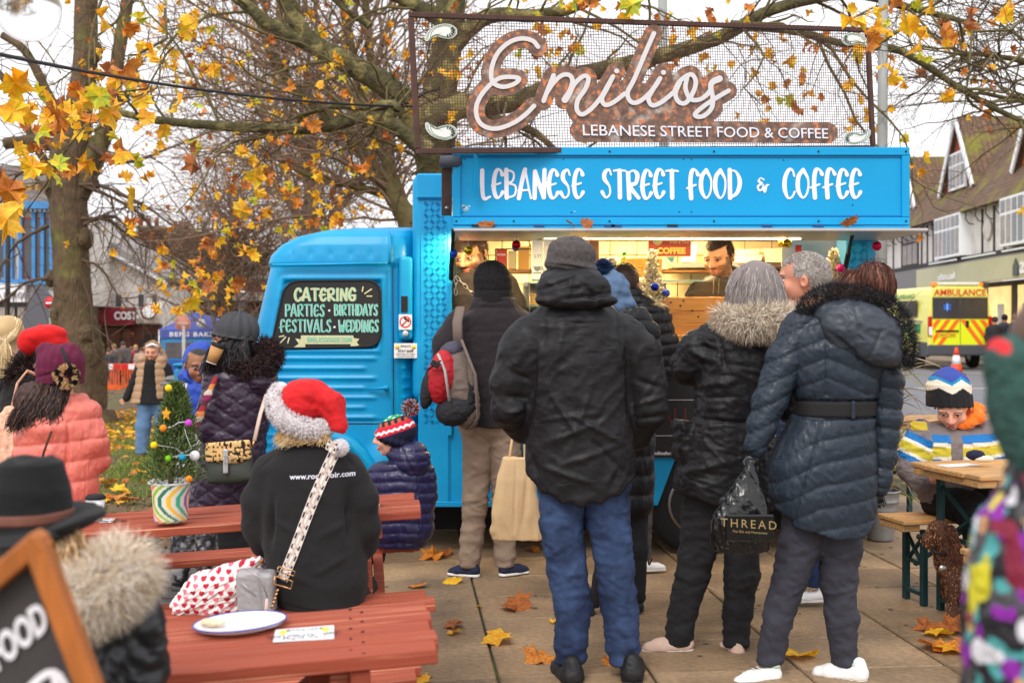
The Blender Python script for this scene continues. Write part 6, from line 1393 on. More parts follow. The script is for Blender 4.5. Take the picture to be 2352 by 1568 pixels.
def link(c,dx,dz,fl):
 pts=[]
 for k in range(13):a=2*PI*k/12; x=8*math.cos(a); y=3.4*math.sin(a); pts.append(P(c[0]+x*dx-y*dz*(0 if fl else 1),c[1]+x*dz+y*dx*(0 if fl else 1),7.35+(y*.0027 if fl else 0)))
 q.tube(pts,.0034,6,cap=False)
for i in range(6):link((1052+i*8.4,640+i*8.6),.7,.71,i%2)
for i in range(3):link((1047,646+i*12),0,1,i%2)
q.build('links',m_steel,t)
# === STREET THINGS
def noentry(label,u,v,r,Y,vb):
 t=thing('no_entry_sign',label,'road sign',P(u,vb,Y),group='no entry signs'); q=MB(); q.lathe(P(u,v,Y),[(.001,-.01),(r*Y/F,-.01),(r*Y/F,.01),(.001,.01)],28,'Y'); q.build('disc',mat('sign_red'),t); q=MB(); q.box(P(u,v,Y-.014),(r*1.5*Y/F,.006,r*.34*Y/F)); q.build('bar',m_let,t); q=MB(); q.tube([P(u,v+r*.3,Y+.04),P(u,vb,Y+.04)],.03,8); q.build('pole',mat('grey_column'),t)
noentry('red no entry sign left of the thick tree trunk',115,695,13.5,45,880)
t=thing('no_entry_sign','back of a pinkish round road sign before the bakery tent','road sign',P(420,900,24),group='no entry signs'); q=MB(); q.lathe(P(420,742,24),[(.001,-.01),(.16,-.01),(.16,.01),(.001,.01)],28,'Y'); q.build('disc',mat('faded_sign',(222,150,130),.6),t); q=MB(); q.box(P(420,742,23.98),(.22,.006,.04)); q.build('bar',mat('faded_bar',(226,196,184),.6),t); q=MB(); q.tube([P(422,748,24),P(422,915,24)],.035,8); q.build('pole',mat('pale_pole',(190,188,186),.5),t)
tn=thing('market_tent','blue market tent lettered BENS BAKERY with a peaked roof','tent',P(440,870,30)); m_tb=mat('tent_blue',(76,96,186),.6,var=.08,vs=2); m_tc=mat('tent_sky',(60,150,210),.6); YT_=30
c0,c1,c2,c3,ap=P(364,757,YT_),P(508,757,YT_),P(560,748,YT_+3.3),P(410,748,YT_+3.3),P(452,716,YT_+1.6)
q=MB(); q.add([c0,c1,c2,c3,ap],[(0,1,4),(1,2,4),(2,3,4),(3,0,4)]); q.build('roof',m_tb,tn)
pbox('valance',364,757,508,776,YT_-.02,.03,m_tb,tn); text('lettering','BENS BAKERY',.15,m_let,tn,P(389,772,YT_-.03),ext=.01,bold=.006,sp=1.25,sx=1.25)
q=MB(); q.lathe(P(462,742,YT_-.02),[(.001,-.01),(.12,-.01),(.12,.01)],8,'Y'); q.build('wheat_print',m_let,tn)
pbox('side_panel',366,776,508,860,YT_+.02,.03,m_tc,tn); pbox('clear_window',380,786,500,822,YT_,.02,mat('pvc_window',(96,88,92),.2,var=.5,vs=2.5),tn); pbox('skirt',366,826,508,862,YT_,.02,mat('tent_navy',(40,90,180),.6),tn)
for u in(366,507):q=MB(); q.tube([P(u,757,YT_),P(u,880,YT_)],.03,6); q.build('leg',m_alu,tn)
for i in range(2):
 t=thing('plastic_barrier','orange slatted road barrier '+('beside the thick trunk' if i==0 else 'nearer the walking woman in the tan vest'),'barrier',P(232+i*52,893,38+i*1.),group='orange plastic barriers'); m_or=mat('barrier_orange',(236,96,30),.5); u0,Y_=228+i*50,38+i
 pbox('top_rail',u0,835,u0+49,850,Y_,.06,m_or,t); pbox('bottom_rail',u0,884,u0+49,897,Y_,.08,m_or,t)
 for k in range(3):pbox('reflector',u0+1+k*16,836,u0+15+k*16,848,Y_-.02,.02,mat('sign_red')if k%2==0 else m_let,t)
 for k in range(8):pbox('slat',u0+1+k*6,850,u0+3.8+k*6,884,Y_,.04,m_or,t)
gb=thing('grit_bin','grey lidded bin behind the little fir','bin',P(390,930,13)); pbox('lid',376,864,416,878,13,.5,mat('bin_grey',(120,122,122),.6),gb,ch=.03); pbox('lid_rim',366,878,418,886,12.95,.6,mat('bin_grey'),gb,ch=.01); pbox('body',374,886,412,925,13,.5,mat('bin_dark',(52,54,56),.6),gb,ch=.02)
q=MB(); c=P(428,868,12.5); q.box((c.x,c.y,c.z-.12),(.2,.3,.5),ch=.05); q.box((c.x,c.y,c.z+.14),(.21,.32,.04),ch=.02); tag(q.build('blue_barrel',mat('barrel_blue',(20,130,180),.4),loc=c),'light blue rounded litter bin behind the boy in the blue hood','bin')
YAm=36.5
amb=thing('ambulance','yellow and green ambulance parked with its rear doors facing us','ambulance',(14.0,38.2,0),(0,0,math.radians(1.5))); AI=TM[amb]
m_y=mat('ambulance_yellow',(232,226,104),.35,coat=.3); m_y2=mat('fluorescent_yellow',(226,238,20),.5); m_o=mat('chevron_orange',(244,110,30),.5); m_g=mat('battenburg_green',(20,140,80),.5); m_dg=mat('bumper_grey',(74,76,82),.7); m_tint=mat('tinted_glass',(44,42,46),.15,spec=.8,var=.3,vs=3)
def ab_(name,c,d,m,parent=amb,ch=0,rot=None):q=MB(); q.box(c,d,rot,ch=ch); return q.build(name,m,parent,local=True)
q=MB(); w=1.0; V=[]
for(y,z,hw)in((-1.0,.55,1.0),(-1.0,1.5,1.0),(-.93,2.2,.93),(-.85,2.5,.88),(-.7,2.58,.8)):V.append((y,z,hw))
q.prism([(-1.0,.45),(1.0,.45),(1.0,1.4),(.96,1.9),(.9,2.35),(.84,2.5),(.7,2.6),(-.7,2.6),(-.84,2.5),(-.9,2.35),(-.96,1.9),(-1.0,1.4)],-1.0,4.6,'Y'); q.build('body',m_y,amb,local=True,bevel=.04)
ab_('bumper',(0,-1.03,.6),(2.04,.16,.34),m_dg,ch=.04); ab_('rear_door',(0,-1.015,1.15),(1.78,.04,.84),m_y2)
for sgn in(-1,1):
 for k in range(4):
  q=MB(); x0=sgn*(-.0+k*.3); pts=[(x0,1.555-.0),(x0+sgn*.15,1.555),(x0+sgn*.75,.745),(x0+sgn*.6,.745)]
  cl=[]
  for(x,z)in pts:cl.append((x,z))
  def clip(poly,lim,s):
   o=[]
   for i in range(len(poly)):
    a,b=poly[i-1],poly[i]; ia,ib=s*a[0]<=lim,s*b[0]<=lim
    if ia!=ib:t=(lim-s*a[0])/(s*(b[0]-a[0])); o.append((s*lim,a[1]+(b[1]-a[1])*t))
    if ib:o.append(b)
   return o
  cl=clip(cl,.86,sgn)
  if len(cl)>2:q.prism(cl if sgn<0 else cl[::-1],-1.045,-1.034,'Y'); q.build('chevron_stripe',m_o,amb,local=True)
ab_('rear_window',(-.44,-1.03,1.92),(.86,.03,.66),m_tint,rot=(-.03,0,0)); ab_('rear_window',(.44,-1.03,1.92),(.86,.03,.66),m_tint,rot=(-.03,0,0)); ab_('header',(0,-.99,2.4),(1.72,.03,.24),m_y,rot=(-.1,0,0)); ab_('door_seam',(0,-1.047,1.5),(.015,.004,1.6),m_dg)
text('lettering','AMBULANCE',.28,mat('sign_red'),amb,AI@Vector((0,-1.02,2.31)),right=AI.to_3x3()@Vector((1,0,0)),ext=.01,align='CENTER',bold=.003)
ab_('handle',(.22,-1.05,1.42),(.1,.03,.22),m_rub,ch=.02); ab_('step_bar',(-.42,-1.05,1.2),(.72,.04,.05),m_rub); pn=ab_('number_plate',(-.42,-1.05,1.08),(.56,.02,.12),mat('plate_yellow',(240,196,30),.5)); text('lettering','WO17 VNF',.1,m_print,amb,AI@Vector((-.42,-1.065,1.045)),right=AI.to_3x3()@Vector((1,0,0)),ext=.004,align='CENTER')
for s in(-1,1):
 ab_('tail_light',(s*.95,-1.02,1.35),(.14,.08,.62),mat('lamp_red',(190,20,24),.25),ch=.03); ab_('reverse_light',(s*.95,-1.065,1.2),(.1,.02,.26),m_let)
for x in(-.44,.0):
 pass
q=MB()
for k in range(3):q.bar((-.42+.13*math.cos(k*PI/3+PI/2),-1.055,1.95+.13*math.sin(k*PI/3+PI/2)),(-.42-.13*math.cos(k*PI/3+PI/2),-1.055-.001*k,1.95-.13*math.sin(k*PI/3+PI/2)),.06,.006,up=(0,1,0))
q.build('star_of_life',mat('star_blue',(30,110,220),.4),amb,local=True); q=MB(); q.bar((-.42,-1.062,2.05),(-.42,-1.062,1.85),.015,.004,up=(0,1,0)); q.build('staff',m_let,amb,local=True)
ab_('beacon_bar',(0,-.75,2.68),(1.5,.3,.1),mat('beacon_white',(214,214,206),.4),ch=.03)
for s in(-1,1):ab_('beacon',(s*.72,-.75,2.66),(.14,.31,.13),mat('beacon_amber',(240,150,20),.3),ch=.02)
ab_('brake_light',(0,-.93,2.535),(.28,.03,.04),mat('lamp_red')); ab_('side_window',(-1.0,.8,1.9),(.04,1.7,.55),m_tint,rot=(0,-.05,0)); ab_('side_rail',(-1.03,.6,1.5),(.04,2.2,.06),m_alu)
for k,(y,z)in enumerate(((-.1,1.28),(.9,1.28),(.4,.98),(1.4,.98),(1.9,1.28),(2.4,.98))):ab_('green_panel',(-1.012,y,z),(.02,.5,.28),m_g)
text('lettering','EMERGENCY AMBULANCE',.24,m_g,amb,AI@Vector((-.93,3.2,2.24)),right=AI.to_3x3()@Vector((0,-1,0)),ext=.004)
for(x,y)in((-.88,.15),(.88,.15),(-.88,3.9)):
 q=MB(); q.lathe((x,y,.36),[(.05,-.11),(.34,-.11),(.36,-.06),(.36,.06),(.34,.11),(.05,.11)],26,'X'); wq=q.build('wheel',m_rub,amb,local=True); q=MB(); q.lathe((x-.1,y,.36),[(.01,-.03),(.08,-.03),(.2,.01),(.22,.02)],20,'X'); q.build('rim',m_alu,wq,local=True)
ab_('wheel_arch',(-.97,-.55,.62),(.12,.8,.5),m_dg,ch=.05)
def cone(loc,label):
 t=thing('traffic_cone',label,'traffic cone',loc); q=MB(); q.box((0,0,.02),(.42,.42,.04),ch=.01); q.build('base',mat('cone_dark',(60,60,62),.7),t,local=True); m1=mat('cone_orange',(240,74,34),.5)
 for(a,b,ra,rb,m)in((.04,.30,.17,.13,m1),(.302,.55,.13,.085,m_let),(.552,.78,.085,.035,m1)):q=MB(); q.lathe((0,0,0),[(.001,a),(ra,a),(rb,b),(.001,b)],20); q.build('cone_band',m,t,local=True)
cone((12.72,34.0,-.02),'orange and white traffic cone behind the ambulance')
# ---- fallen leaves on the paving
spots_=[(993,1282,30),(1040,1338,20),(1190,1397,34),(1140,1475,34),(1236,1518,34),(1405,1525,20),(1838,1508,36),(1040,1440,22),(1045,1455,16),(960,1348,18),(1220,1266,18),(2152,1460,30),(2178,1448,34),(2175,1496,34),(2150,1492,36),(2205,1490,28),(1274,1430,10),(1010,1275,24),(940,1268,10),(1415,1322,8),(1570,1420,8),(1090,1215,12),(370,1300,22),(300,1225,20),(420,1212,14),(510,1240,16),(280,1130,22),(300,1150,20),(330,1085,18),(245,1110,22),(270,1142,24),(1100,1395,8),(2125,1445,24),(965,1565,18)]
lf=[leafmesh('fallen_leaf',1.0,60+i,.55)for i in range(4)]
for k,(u,v,r)in enumerate(spots_):
 Y=4092/(v-738); x=(u-CX)/F*Y
 for _ in range(3):Y=(HC-float(gz(x)))*F/(v-738); x=(u-CX)/F*Y
 s=2.3*r*Y/F; mi=(1,3,2,0,1)[k%5]; me=lf[k%4].copy(); me.materials.append(LM[mi]); o=bpy.data.objects.new('fallen_leaf',me); COL.objects.link(o); o.location=(x,Y,float(gz(x))+.008+s*.05); o.scale=(s,s,s*.8); o.rotation_euler=(rnd.uniform(-.25,.25),rnd.uniform(-.25,.25),rnd.uniform(0,6.28))
 tag(o,('big ' if r>28 else 'small ' if r<15 else '')+'curled '+('orange','gold','brown','yellow','orange')[k%5]+' leaf '+('on the bare earth beside the girl in pink' if u<350 and v<1180 else 'on the block paving behind the potted fir table' if u<600 else 'under the end of the far bench' if u<1045 and v<1300 else 'near the end of the oval plate table' if u<1060 else 'between the bench ends and the main queue' if u<1260 else 'at the feet of the man in blue jeans' if u<1500 else 'between the feet of the two women' if u<1900 else 'in the pile before the worn plank table')+('',', lying flat',', turned over',', tip up',', stalk up',', edge lifted')[k%6],'leaf','fallen leaves on the paving')
for k,(u,v,Y)in enumerate(((1115,520,6.8),(1310,520,6.8),(1950,514,6.82),(955,510,7.7),(1350,520,6.8))):
 me=lf[k%4].copy(); me.materials.append(LM[2]); o=bpy.data.objects.new('fallen_leaf',me); COL.objects.link(o); o.location=P(u,v,Y)+Vector((0,0,.015)); o.scale=(.10,.07,.07); o.rotation_euler=(.7,.2*k,k*1.3); tag(o,'dry brown leaf '+('under the first word of the banner','under the start of STREET on the banner','at the right end of the banner ledge','on the roof corner behind the cab','just right of another leaf on the banner ledge')[k],'leaf','leaves caught on the truck')
 # === PEOPLE
def person(label,u,v,Y,group=None,cat='person'):return thing('person',label,cat,P(u,v,Y),group=group)
def shoe(t,Y,u,v,Ls,ang,up,so,d=0,lace=None):
 "heel at (u,v,d); the toe points along ang (0 = right, pi/2 = away)"
 du,dd=math.cos(ang),math.sin(ang); g=lambda s,h:(u+du*Ls*s,v-h*Ls,d+dd*Ls*s)
 cutf=lambda U,Vv,D:Vv-(v-.07*Ls)
 o=sdf('shoe',Y,[C(g(.02,.17),.165*Ls,g(.5,.13),.165*Ls),C(g(.5,.12),.165*Ls,g(.72,.08),.145*Ls),C(g(-.02,.2),.14*Ls,g(.0,.36),.12*Ls)],up,t,h=max(2.2,Ls*.03),k=Ls*.08,cut=cutf,disp=wrinkle(Ls*.012,9,6,seed=5))
 sdf('sole',Y,[C(g(-.01,.0),.172*Ls,g(.4,.0),.172*Ls),C(g(.4,.0),.175*Ls,g(.73,.0),.16*Ls)],so,o,h=max(2.0,Ls*.025),k=3,cut=lambda U,Vv,D:np.maximum(Vv-v,(v-.10*Ls)-Vv))
 if lace is not None:
  q=MB()
  for k in range(4):a=g(.3+k*.09,.29-k*.035); p=P(a[0],a[1],Y+a[2]*Y/F); w=.09*Ls*Y/F; q.tube([p+Vector((-dd*w,du*w,0)),p+Vector((0,0,.006)),p+Vector((dd*w,-du*w,0))],.0028,4)
  q.build('laces',lace,o)
 return o
def hand_mesh(t,Y,c,s,ang,m,curl=1.0,side=1,name='hand'):
 "palm at c, fingers pointing along ang (radians, 0 = right, pi/2 = down); s = palm half length px"
 ca_,sa_=math.cos(ang),math.sin(ang); pr=[E(c,(s*.8,s*.8,s*.45))]
 def q(f,w,d=0):return(c[0]+f*ca_*s-w*sa_*s,c[1]+f*sa_*s+w*ca_*s,c[2]+d*s)
 for i,(w,l)in enumerate(((-.6,1.0),(-.2,1.15),(.2,1.08),(.58,.85))):
  a=q(.5,w); b=q(.5+l*.45,w*1.05,-.1); e=q(.5+l*(.85-.25*curl),w,-.5*curl); pr.append(C(a,s*.21,b,s*.2,k=1)); pr.append(C(b,s*.2,e,s*.16,k=1))
 a=q(-.2,side*.7); b=q(.35,side*1.05,-.3); e=q(.75,side*.95,-.55); pr+=[C(a,s*.26,b,s*.22,k=3),C(b,s*.22,e,s*.17,k=1)]
 return sdf(name,Y,pr,m,t,h=max(1.1,s*.09),k=2)
m_skin=mat('skin',(214,160,132),.5,attr='col',sheen=.1,bump=.08,bs=160)
def head(t,Y,c,H,yaw=0,pitch=0,roll=0,skin=(222,170,144),hairc=(50,38,30),beard=0,line=-48,lips=(186,96,86),hair=0,hl=10,hw=2.2,hcols=None,h=4.2,neck=1,jaw=1.0,bald=False,seed=1,side_line=28,brow=1):
 s=H/200*Y/F; pr=[E((0,-18,8),(73,80,90)),E((0,40,-20),(56*jaw,58,60)),E((0,80,-50),(25*jaw,17,22)),C((0,-4,-84),8,(0,30,-101),11),E((12,35,-88),(8,7,9)),E((-12,35,-88),(8,7,9)),E((28,-15,-76),(25,8,10)),E((-28,-15,-76),(25,8,10)),E((38,32,-52),(24,24,24)),E((-38,32,-52),(24,24,24)),E((30,3,-92),(18,9,14),k=7,sub=True),E((-30,3,-92),(18,9,14),k=7,sub=True),E((30,3,-76),(16,10,11),k=2),E((-30,3,-76),(16,10,11),k=2),E((0,60,-83),(21,5,8),k=4),E((0,69,-80),(18,6,8),k=4),E((77,12,12),(7,24,15),k=4),E((-77,12,12),(7,24,15),k=4),E((82,14,8),(5,12,8),k=2,sub=True),E((-82,14,8),(5,12,8),k=2,sub=True)]
 if neck:pr.append(C((0,60,25),50,(0,170,40),56,k=16))
 V,Fq=nets(pr,h,14)
 u,v,d=V[:,0],-V[:,2],V[:,1]; col=np.tile(lc(skin),(len(V),1)); nz=fbm(V/9,3,seed)
 def mixc(mask,c2):
  mk=np.clip(mask,0,1)[:,None]; return col*(1-mk)+lc(c2)*mk
 col=mixc(.30*np.exp(-((u/60)**2+((v-30)/26)**2))*(d<-40),(214,120,100))
 hairm=sm01(6,-6,v-(line+10*np.cos(u/26))*1.0)*(d<30)+(d>=30)*sm01(4,-6,v-70)+(np.abs(u)>60)*(d>-30)*(d<40)*sm01(5,-5,v+10-(side_line-20)*(d>-16))
 hairm=np.clip(hairm,0,1)*(np.abs(u)<76)
 if not bald:col=mixc(hairm,hairc)
 if brow:col=mixc((np.abs(v+15+3*np.cos(np.abs(u)/12))<4.6)*(np.abs(u)>11)*(np.abs(u)<50)*(d<-60)*.55,hairc)
 ex=np.abs(u)-30; col=mixc(((ex/15)**2+((v-4)/5.)**2<1)*(d<-60),(228,214,208)); col=mixc((((ex)/6.5)**2+((v-4)/5.4)**2<1)*(d<-60),(46,30,22)); col=mixc((np.abs(v+2-1.0*(ex/9)**2)<2.4)*(np.abs(ex)<16)*(d<-55),(60,36,28))
 col=mixc((np.abs(u)<22-np.abs(v-64)*1.2)*(np.abs(v-64)<10)*(d<-70)*.8,lips); col=mixc((np.abs(u)<19)*(np.abs(v-64.5)<1.7)*(d<-70)*.8,(110,50,46))
 if beard:
  bm=sm01(30,46,v+.25*np.abs(u)-(np.abs(u)<26)*8)*(d<25)*(v<112)*(1-((np.abs(u)<20)*(np.abs(v-64)<8)))*(np.abs(u)*.0+1); bm=np.maximum(bm,(np.abs(u)>58)*(v>-5)*(v<90)*(d>-45)*(d<8)); col=mixc(bm*beard*(.75+.5*nz),hairc)
 Mx=Matrix.Translation(P(c[0],c[1],Y)+Vector((0,c[2]*Y/F,0)))@Euler((pitch,roll,yaw)).to_matrix().to_4x4()@Matrix.Scale(s,4)
 R=np.array(Mx)[:3,:3]; W_=V@R.T+np.array(Mx.translation)
 o=obj('head',npmesh('head',W_,Fq,True,col),m_skin,t)
 if hair:
  rs=np.random.RandomState(seed); n=vnormals(V,Fq); w=hairm*(v<90)*(np.abs(u)<78); p=w/w.sum(); i=rs.choice(len(V),hair,p=p); rt=V[i]; dr=n[i]*1.0+np.array((0,.55,-.15)); dr=dr+rs.randn(hair,3)*.25
  oo=ribbons('hair',rt,dr,hl,hw,mat('hair',(60,40,30),.55,attr='col',spec=.3),None,None,3,.35,.3,seed,cols=hcols or vary(hairc,tuple(min(255,int(x*1.35))for x in hairc)))
  oo.data.transform(Mx); oo.data.transform(TM[t].inverted()); oo.parent=t; TM[oo]=TM[t]
 return Mx
m_hair=mat('hair',(60,40,30),.55,attr='col',spec=.3); m_furm=mat('fur',(200,180,150),.9,attr='col')
m_blackc=mat('black_shell',(27,26,29),.5,var=.16,vs=7,bump=.2,bs=200,bd=.001,spec=.3,crump=((5,.55,.02,.5),(13,.35,.008,-.7))); m_jeanb=mat('black_denim',(26,26,30),.85,var=.3,vs=7,bump=.3,bs=60,crump=((7,.5,.012,.2),))
fleece=mat('black_fleece',(30,28,30),.95,sheen=.04,bump=.3,bs=260)
m_wsh=mat('white_leather',(232,230,228),.45,var=.05); m_ws=mat('white_rubber',(226,224,218),.6); m_bs=mat('black_shoe',(24,24,26),.6,bump=.3); lacew=mat('lace_white',(220,218,214),.8)
def lchain(pts,fl=1.0,k=None):n=len(pts)-1; return chain([(p[0],p[1],p[2],p[3]*(.96-.07*i/n))for i,p in enumerate(pts)],fl,k)
def leg(name,t,Y,pts,m,seed=1,amp=5,fl=.95,extra=(),h=4.5,jcol=None,stack=26):
 vb=max(p[1]for p in pts)
 f=both(wrinkle(amp*.62,62,24,50,seed,2,True,.3),lambda u,v,d,n:amp*.38*np.sin(v/6.5+np.sin(u/14)*1.6)*sm01(vb-stack*3.2,vb-stack*.6,v),wrinkle(amp*.5,40,18,40,seed+7,2,True,-.6))
 return sdf(name,Y,[lchain(pts,fl,k=6)]+list(extra),m,t,h=h,k=16,disp=f,cut=lambda u,v,d:v-vb+6)
 # --- man in black waterproof and blue jeans (nearest of the queue)
Y=5.03; t=person('man in black hooded waterproof, grey felt beanie and blue jeans, seen from behind',1365,1558,Y)
m_jean=mat('blue_denim',(26,40,72),.85,col2=(50,70,106),cs=4.5,thr=(.40,.62),var=.3,vs=9,bump=.3,bs=220,crump=((6,.7,.014,.3),(15,.4,.005,-.6)))
head(t,Y,(1308,618,-5),118,yaw=PI+.1,hair=700,hl=8,hairc=(70,60,54))
sdf('beanie',Y,[E((1312,590,-5),(56,47,62)),E((1304,570,-5),(44,26,46)),E((1310,612,-5),(62,22,66),ry=.12)],mat('grey_felt',(72,67,66),.95,var=.35,vs=60,bump=.8,bs=110,sheen=.05),t,h=3.2,k=7,cut=lambda u,v,d:v-(630+(u-1310)*.06),disp=both(wrinkle(2.5,14,10,seed=3,ridge=False),creases([((1248,606),(1372,628),3,-5)])))
sdf('hood',Y,[E((1314,664,-62),(84,42,40)),E((1320,690,-70),(92,22,34)),E((1312,640,-20),(70,30,60)),E((1312,625,-6),(50,60,60),k=6,sub=True)],m_blackc,t,h=3.6,k=12,disp=both(wrinkle(2.6,34,16,30,4,2,True,.2),creases([((1240,668),(1330,640),6,-7),((1290,690),(1400,676),5,-8),((1310,625),(1300,690),5,5),((1330,650),(1370,700),5,-6)])))
hemK=lambda u,v,d:v-(1096+52*np.clip(1-((u-1335)/118)**2,0,1)+5*np.sin(u/7))
tr=L([(690,1318,0,70,60),(712,1320,0,90,70),(745,1322,0,120,78),(800,1326,0,136,84),(900,1330,0,124,84),(1000,1332,0,122,84),(1070,1332,0,124,84),(1160,1334,0,122,80)],2.3)
arms=chain([(1226,764,0,42),(1194,808,0,46),(1172,880,0,42),(1168,935,-2,38),(1198,985,40,34)])+chain([(1424,764,0,42),(1462,808,0,46),(1486,880,0,42),(1492,940,-2,38),(1466,1000,40,34)])
crs=[((1250,735),(1245,800),5,-5),((1230,800),(1215,960),8,-12),((1436,790),(1446,970),8,-12),((1290,745),(1270,860),9,6),((1400,740),(1420,850),9,6),((1262,900),(1330,1000),6,5),((1300,940),(1420,1010),6,6),((1250,1010),(1380,960),6,6),((1240,960),(1370,940),5,4),((1280,1060),(1430,1010),6,6),((1240,1060),(1360,1100),6,6),((1170,850),(1215,870),6,-6),((1160,905),(1215,915),6,-7),((1165,945),(1210,935),5,6),((1455,870),(1520,890),6,-7),((1450,930),(1525,905),6,7),((1460,960),(1520,950),6,-7),((1215,1020),(1235,1100),7,-7),((1320,720),(1328,1100),2.5,-2.5),((1236,742),(1410,742),2.5,-3),((1360,860),(1300,1040),7,5),((1350,1000),(1440,1090),6,-5)]
sdf('jacket',Y,[tr,arms,E((1440,782,0),(44,46,48)),E((1208,784,0),(44,46,48))],m_blackc,t,h=4.2,k=18,cut=hemK,disp=[both(creases(crs),wrinkle(3.2,70,34,50,6,2,True,.9)),wrinkle(.9,18,14,16,8,2)])
leg('jeans',t,Y,[(1292,1090,0,56),(1290,1200,0,51),(1300,1300,4,47),(1318,1400,6,44),(1312,1470,0,40),(1311,1525,-4,37)],m_jean,3,5,extra=lchain([(1392,1090,0,56),(1396,1200,0,51),(1412,1300,2,46),(1424,1400,4,44),(1430,1480,0,40),(1432,1518,-4,38)],.95,6)+[E((1342,1090,0),(108,60,74))])
shoe(t,Y,1312,1568,160,PI/2+.2,m_bs,m_rub,-44); shoe(t,Y,1448,1562,156,PI/2-.12,m_bs,m_rub,-38)
# --- man with the backpack
Y=7.03; t=person('man in black beanie, charcoal coat and khaki trousers standing at the hatch',1120,1320,Y)
head(t,Y,(1130,655,0),88,yaw=PI,hairc=(40,34,30))
sdf('beanie',Y,[E((1130,640,0),(42,42,46)),L([(640,1132,0,42,46),(700,1133,0,45,48)])],mat('black_knit',(22,21,22),.95,bump=.3,bs=200),t,h=2.6,k=6,disp=both(creases([((1088,668),(1178,668),3,-3),((1130,598),(1126,640),4,-2.5)]),wrinkle(1.6,12,9,seed=2)))
m_coat=mat('charcoal_wool',(40,34,38),.95,bump=.35,bs=200,sheen=.05,var=.12,vs=8)
sdf('coat',Y,[L([(684,1134,0,48,46),(712,1134,0,56,50),(730,1128,0,90,56),(770,1124,0,96,60),(860,1124,0,88,60),(985,1126,0,76,54)],2.3),chain([(1060,742,0,34),(1030,790,0,34),(1022,860,8,30),(1040,900,50,26)]),chain([(1188,742,0,34),(1208,790,0,34),(1212,860,8,30),(1195,900,50,26)])],m_coat,t,h=3.6,k=12,cut=lambda u,v,d:v-(975+4*np.cos(u/30)),disp=both(wrinkle(2.4,36,22,30,3,3,True,.5),creases([((1128,760),(1130,975),2.5,-3),((1060,762),(1200,762),2.5,-3),((1092,690),(1172,692),4,-4),((1088,706),(1180,708),4,-4)])))
m_khaki=mat('khaki',(136,116,100),.85,var=.12,vs=7,bump=.3,bs=150,crump=((6,.6,.014,.3),))
leg('trousers',t,Y,[(1098,960,0,40),(1096,1060,0,34),(1092,1150,4,30),(1083,1240,6,27),(1078,1305,0,25)],m_khaki,4,4,h=3.4,extra=lchain([(1160,960,0,42),(1160,1060,0,36),(1160,1150,2,32),(1158,1230,6,27),(1160,1298,0,25)],.95,4)+[E((1128,965,0),(74,50,50))],stack=22)
m_navy_sh=mat('navy_mesh',(26,34,62),.8); shoe(t,Y,1090,1322,76,PI-.35,m_navy_sh,m_ws,-8); shoe(t,Y,1158,1320,76,.55,m_navy_sh,m_ws,-8)
# --- backpack, tote
Yb2=6.78; bp=thing('backpack','grey and red rucksack slung on the left shoulder of the man at the hatch','backpack',P(1040,985,Yb2)); m_pk=mat('pack_taupe',(112,98,90),.8,bump=.3,bs=180); m_pkr=mat('pack_crimson',(176,26,38),.7,bump=.2,bs=120); m_pkb=mat('pack_black',(34,34,38),.8,bump=.3,bs=150)
sdf('main_pocket',Yb2,[E((1054,882,0),(42,96,44),ry=-.22),E((1075,945,0),(26,40,34))],m_pk,bp,h=3,k=10,disp=both(wrinkle(2.5,20,14,seed=5),creases([((1070,800),(1090,960),3,-4)])))
sdf('red_panel',Yb2,[E((1016,864,-22),(32,62,36),ry=.15)],m_pkr,bp,h=2.8,k=8,disp=wrinkle(2,16,12,seed=9)); sdf('front_pocket',Yb2,[E((986,888,-18),(16,50,22),ry=.2),E((1046,940,-20),(44,34,34),ry=-.4),E((1076,900,-6),(20,60,30),ry=-.2)],m_pkb,bp,h=2.8,k=10,disp=wrinkle(2.5,14,12,seed=6))
sdf('top_flap',Yb2,[E((1036,806,-6),(28,20,28),ry=-.5)],mat('pack_slate',(70,68,84),.8),bp,h=2.6,disp=wrinkle(2,9,8,seed=2))
q=MB(); q.tube([P(1058,705,6.85),P(1050,740,6.78),P(1052,790,6.76)],.03,8,sy=.25); q.tube([P(1060,780,6.72),P(1092,860,6.66),P(1098,960,6.7),P(1080,985,6.72)],.013,6,sy=.4); q.build('shoulder_strap',m_pk,bp); q=MB(); q.tube([P(1006,812,6.65),P(1022,850,6.62),P(1032,920,6.62)],.012,5,sy=.4); q.build('grey_piping',mat('pack_light',(180,176,174),.7),bp)
q=MB(); q.tube([P(982,850,6.64),P(1012,828,6.6)],.01,5,sy=.4); q.box(P(1000,836,6.59),(.05,.012,.035),(0,.5,0),ch=.004); q.tube([P(1055,950,6.6),P(1080,938,6.62)],.004,5); q.build('buckle',m_pkb,bp)
Yt=6.2; tb=thing('canvas_tote','beige linen shopping bag hanging beside the khaki trousers','bag',P(1190,1238,Yt)); m_lin=mat('linen',(206,174,132),.9,var=.08,vs=8,bump=.3,bs=260)
sdf('bag_body',Yt,[L([(1050,1186,0,30,14),(1100,1184,0,42,24),(1180,1186,0,56,30),(1236,1192,0,60,30)],3.5),E((1140,1216,0),(14,12,20))],m_lin,tb,h=3,k=8,disp=both(wrinkle(2.5,30,80,30,4,2,True,.1),creases([((1186,1055),(1180,1235),3,-4),((1212,1075),(1200,1230),5,-5)]))); q=MB(); q.tube([P(1170,1052,Yt),P(1180,985,6.3),P(1200,960,6.4),P(1206,1052,Yt)],.008,5); q.build('handle',m_lin,tb)
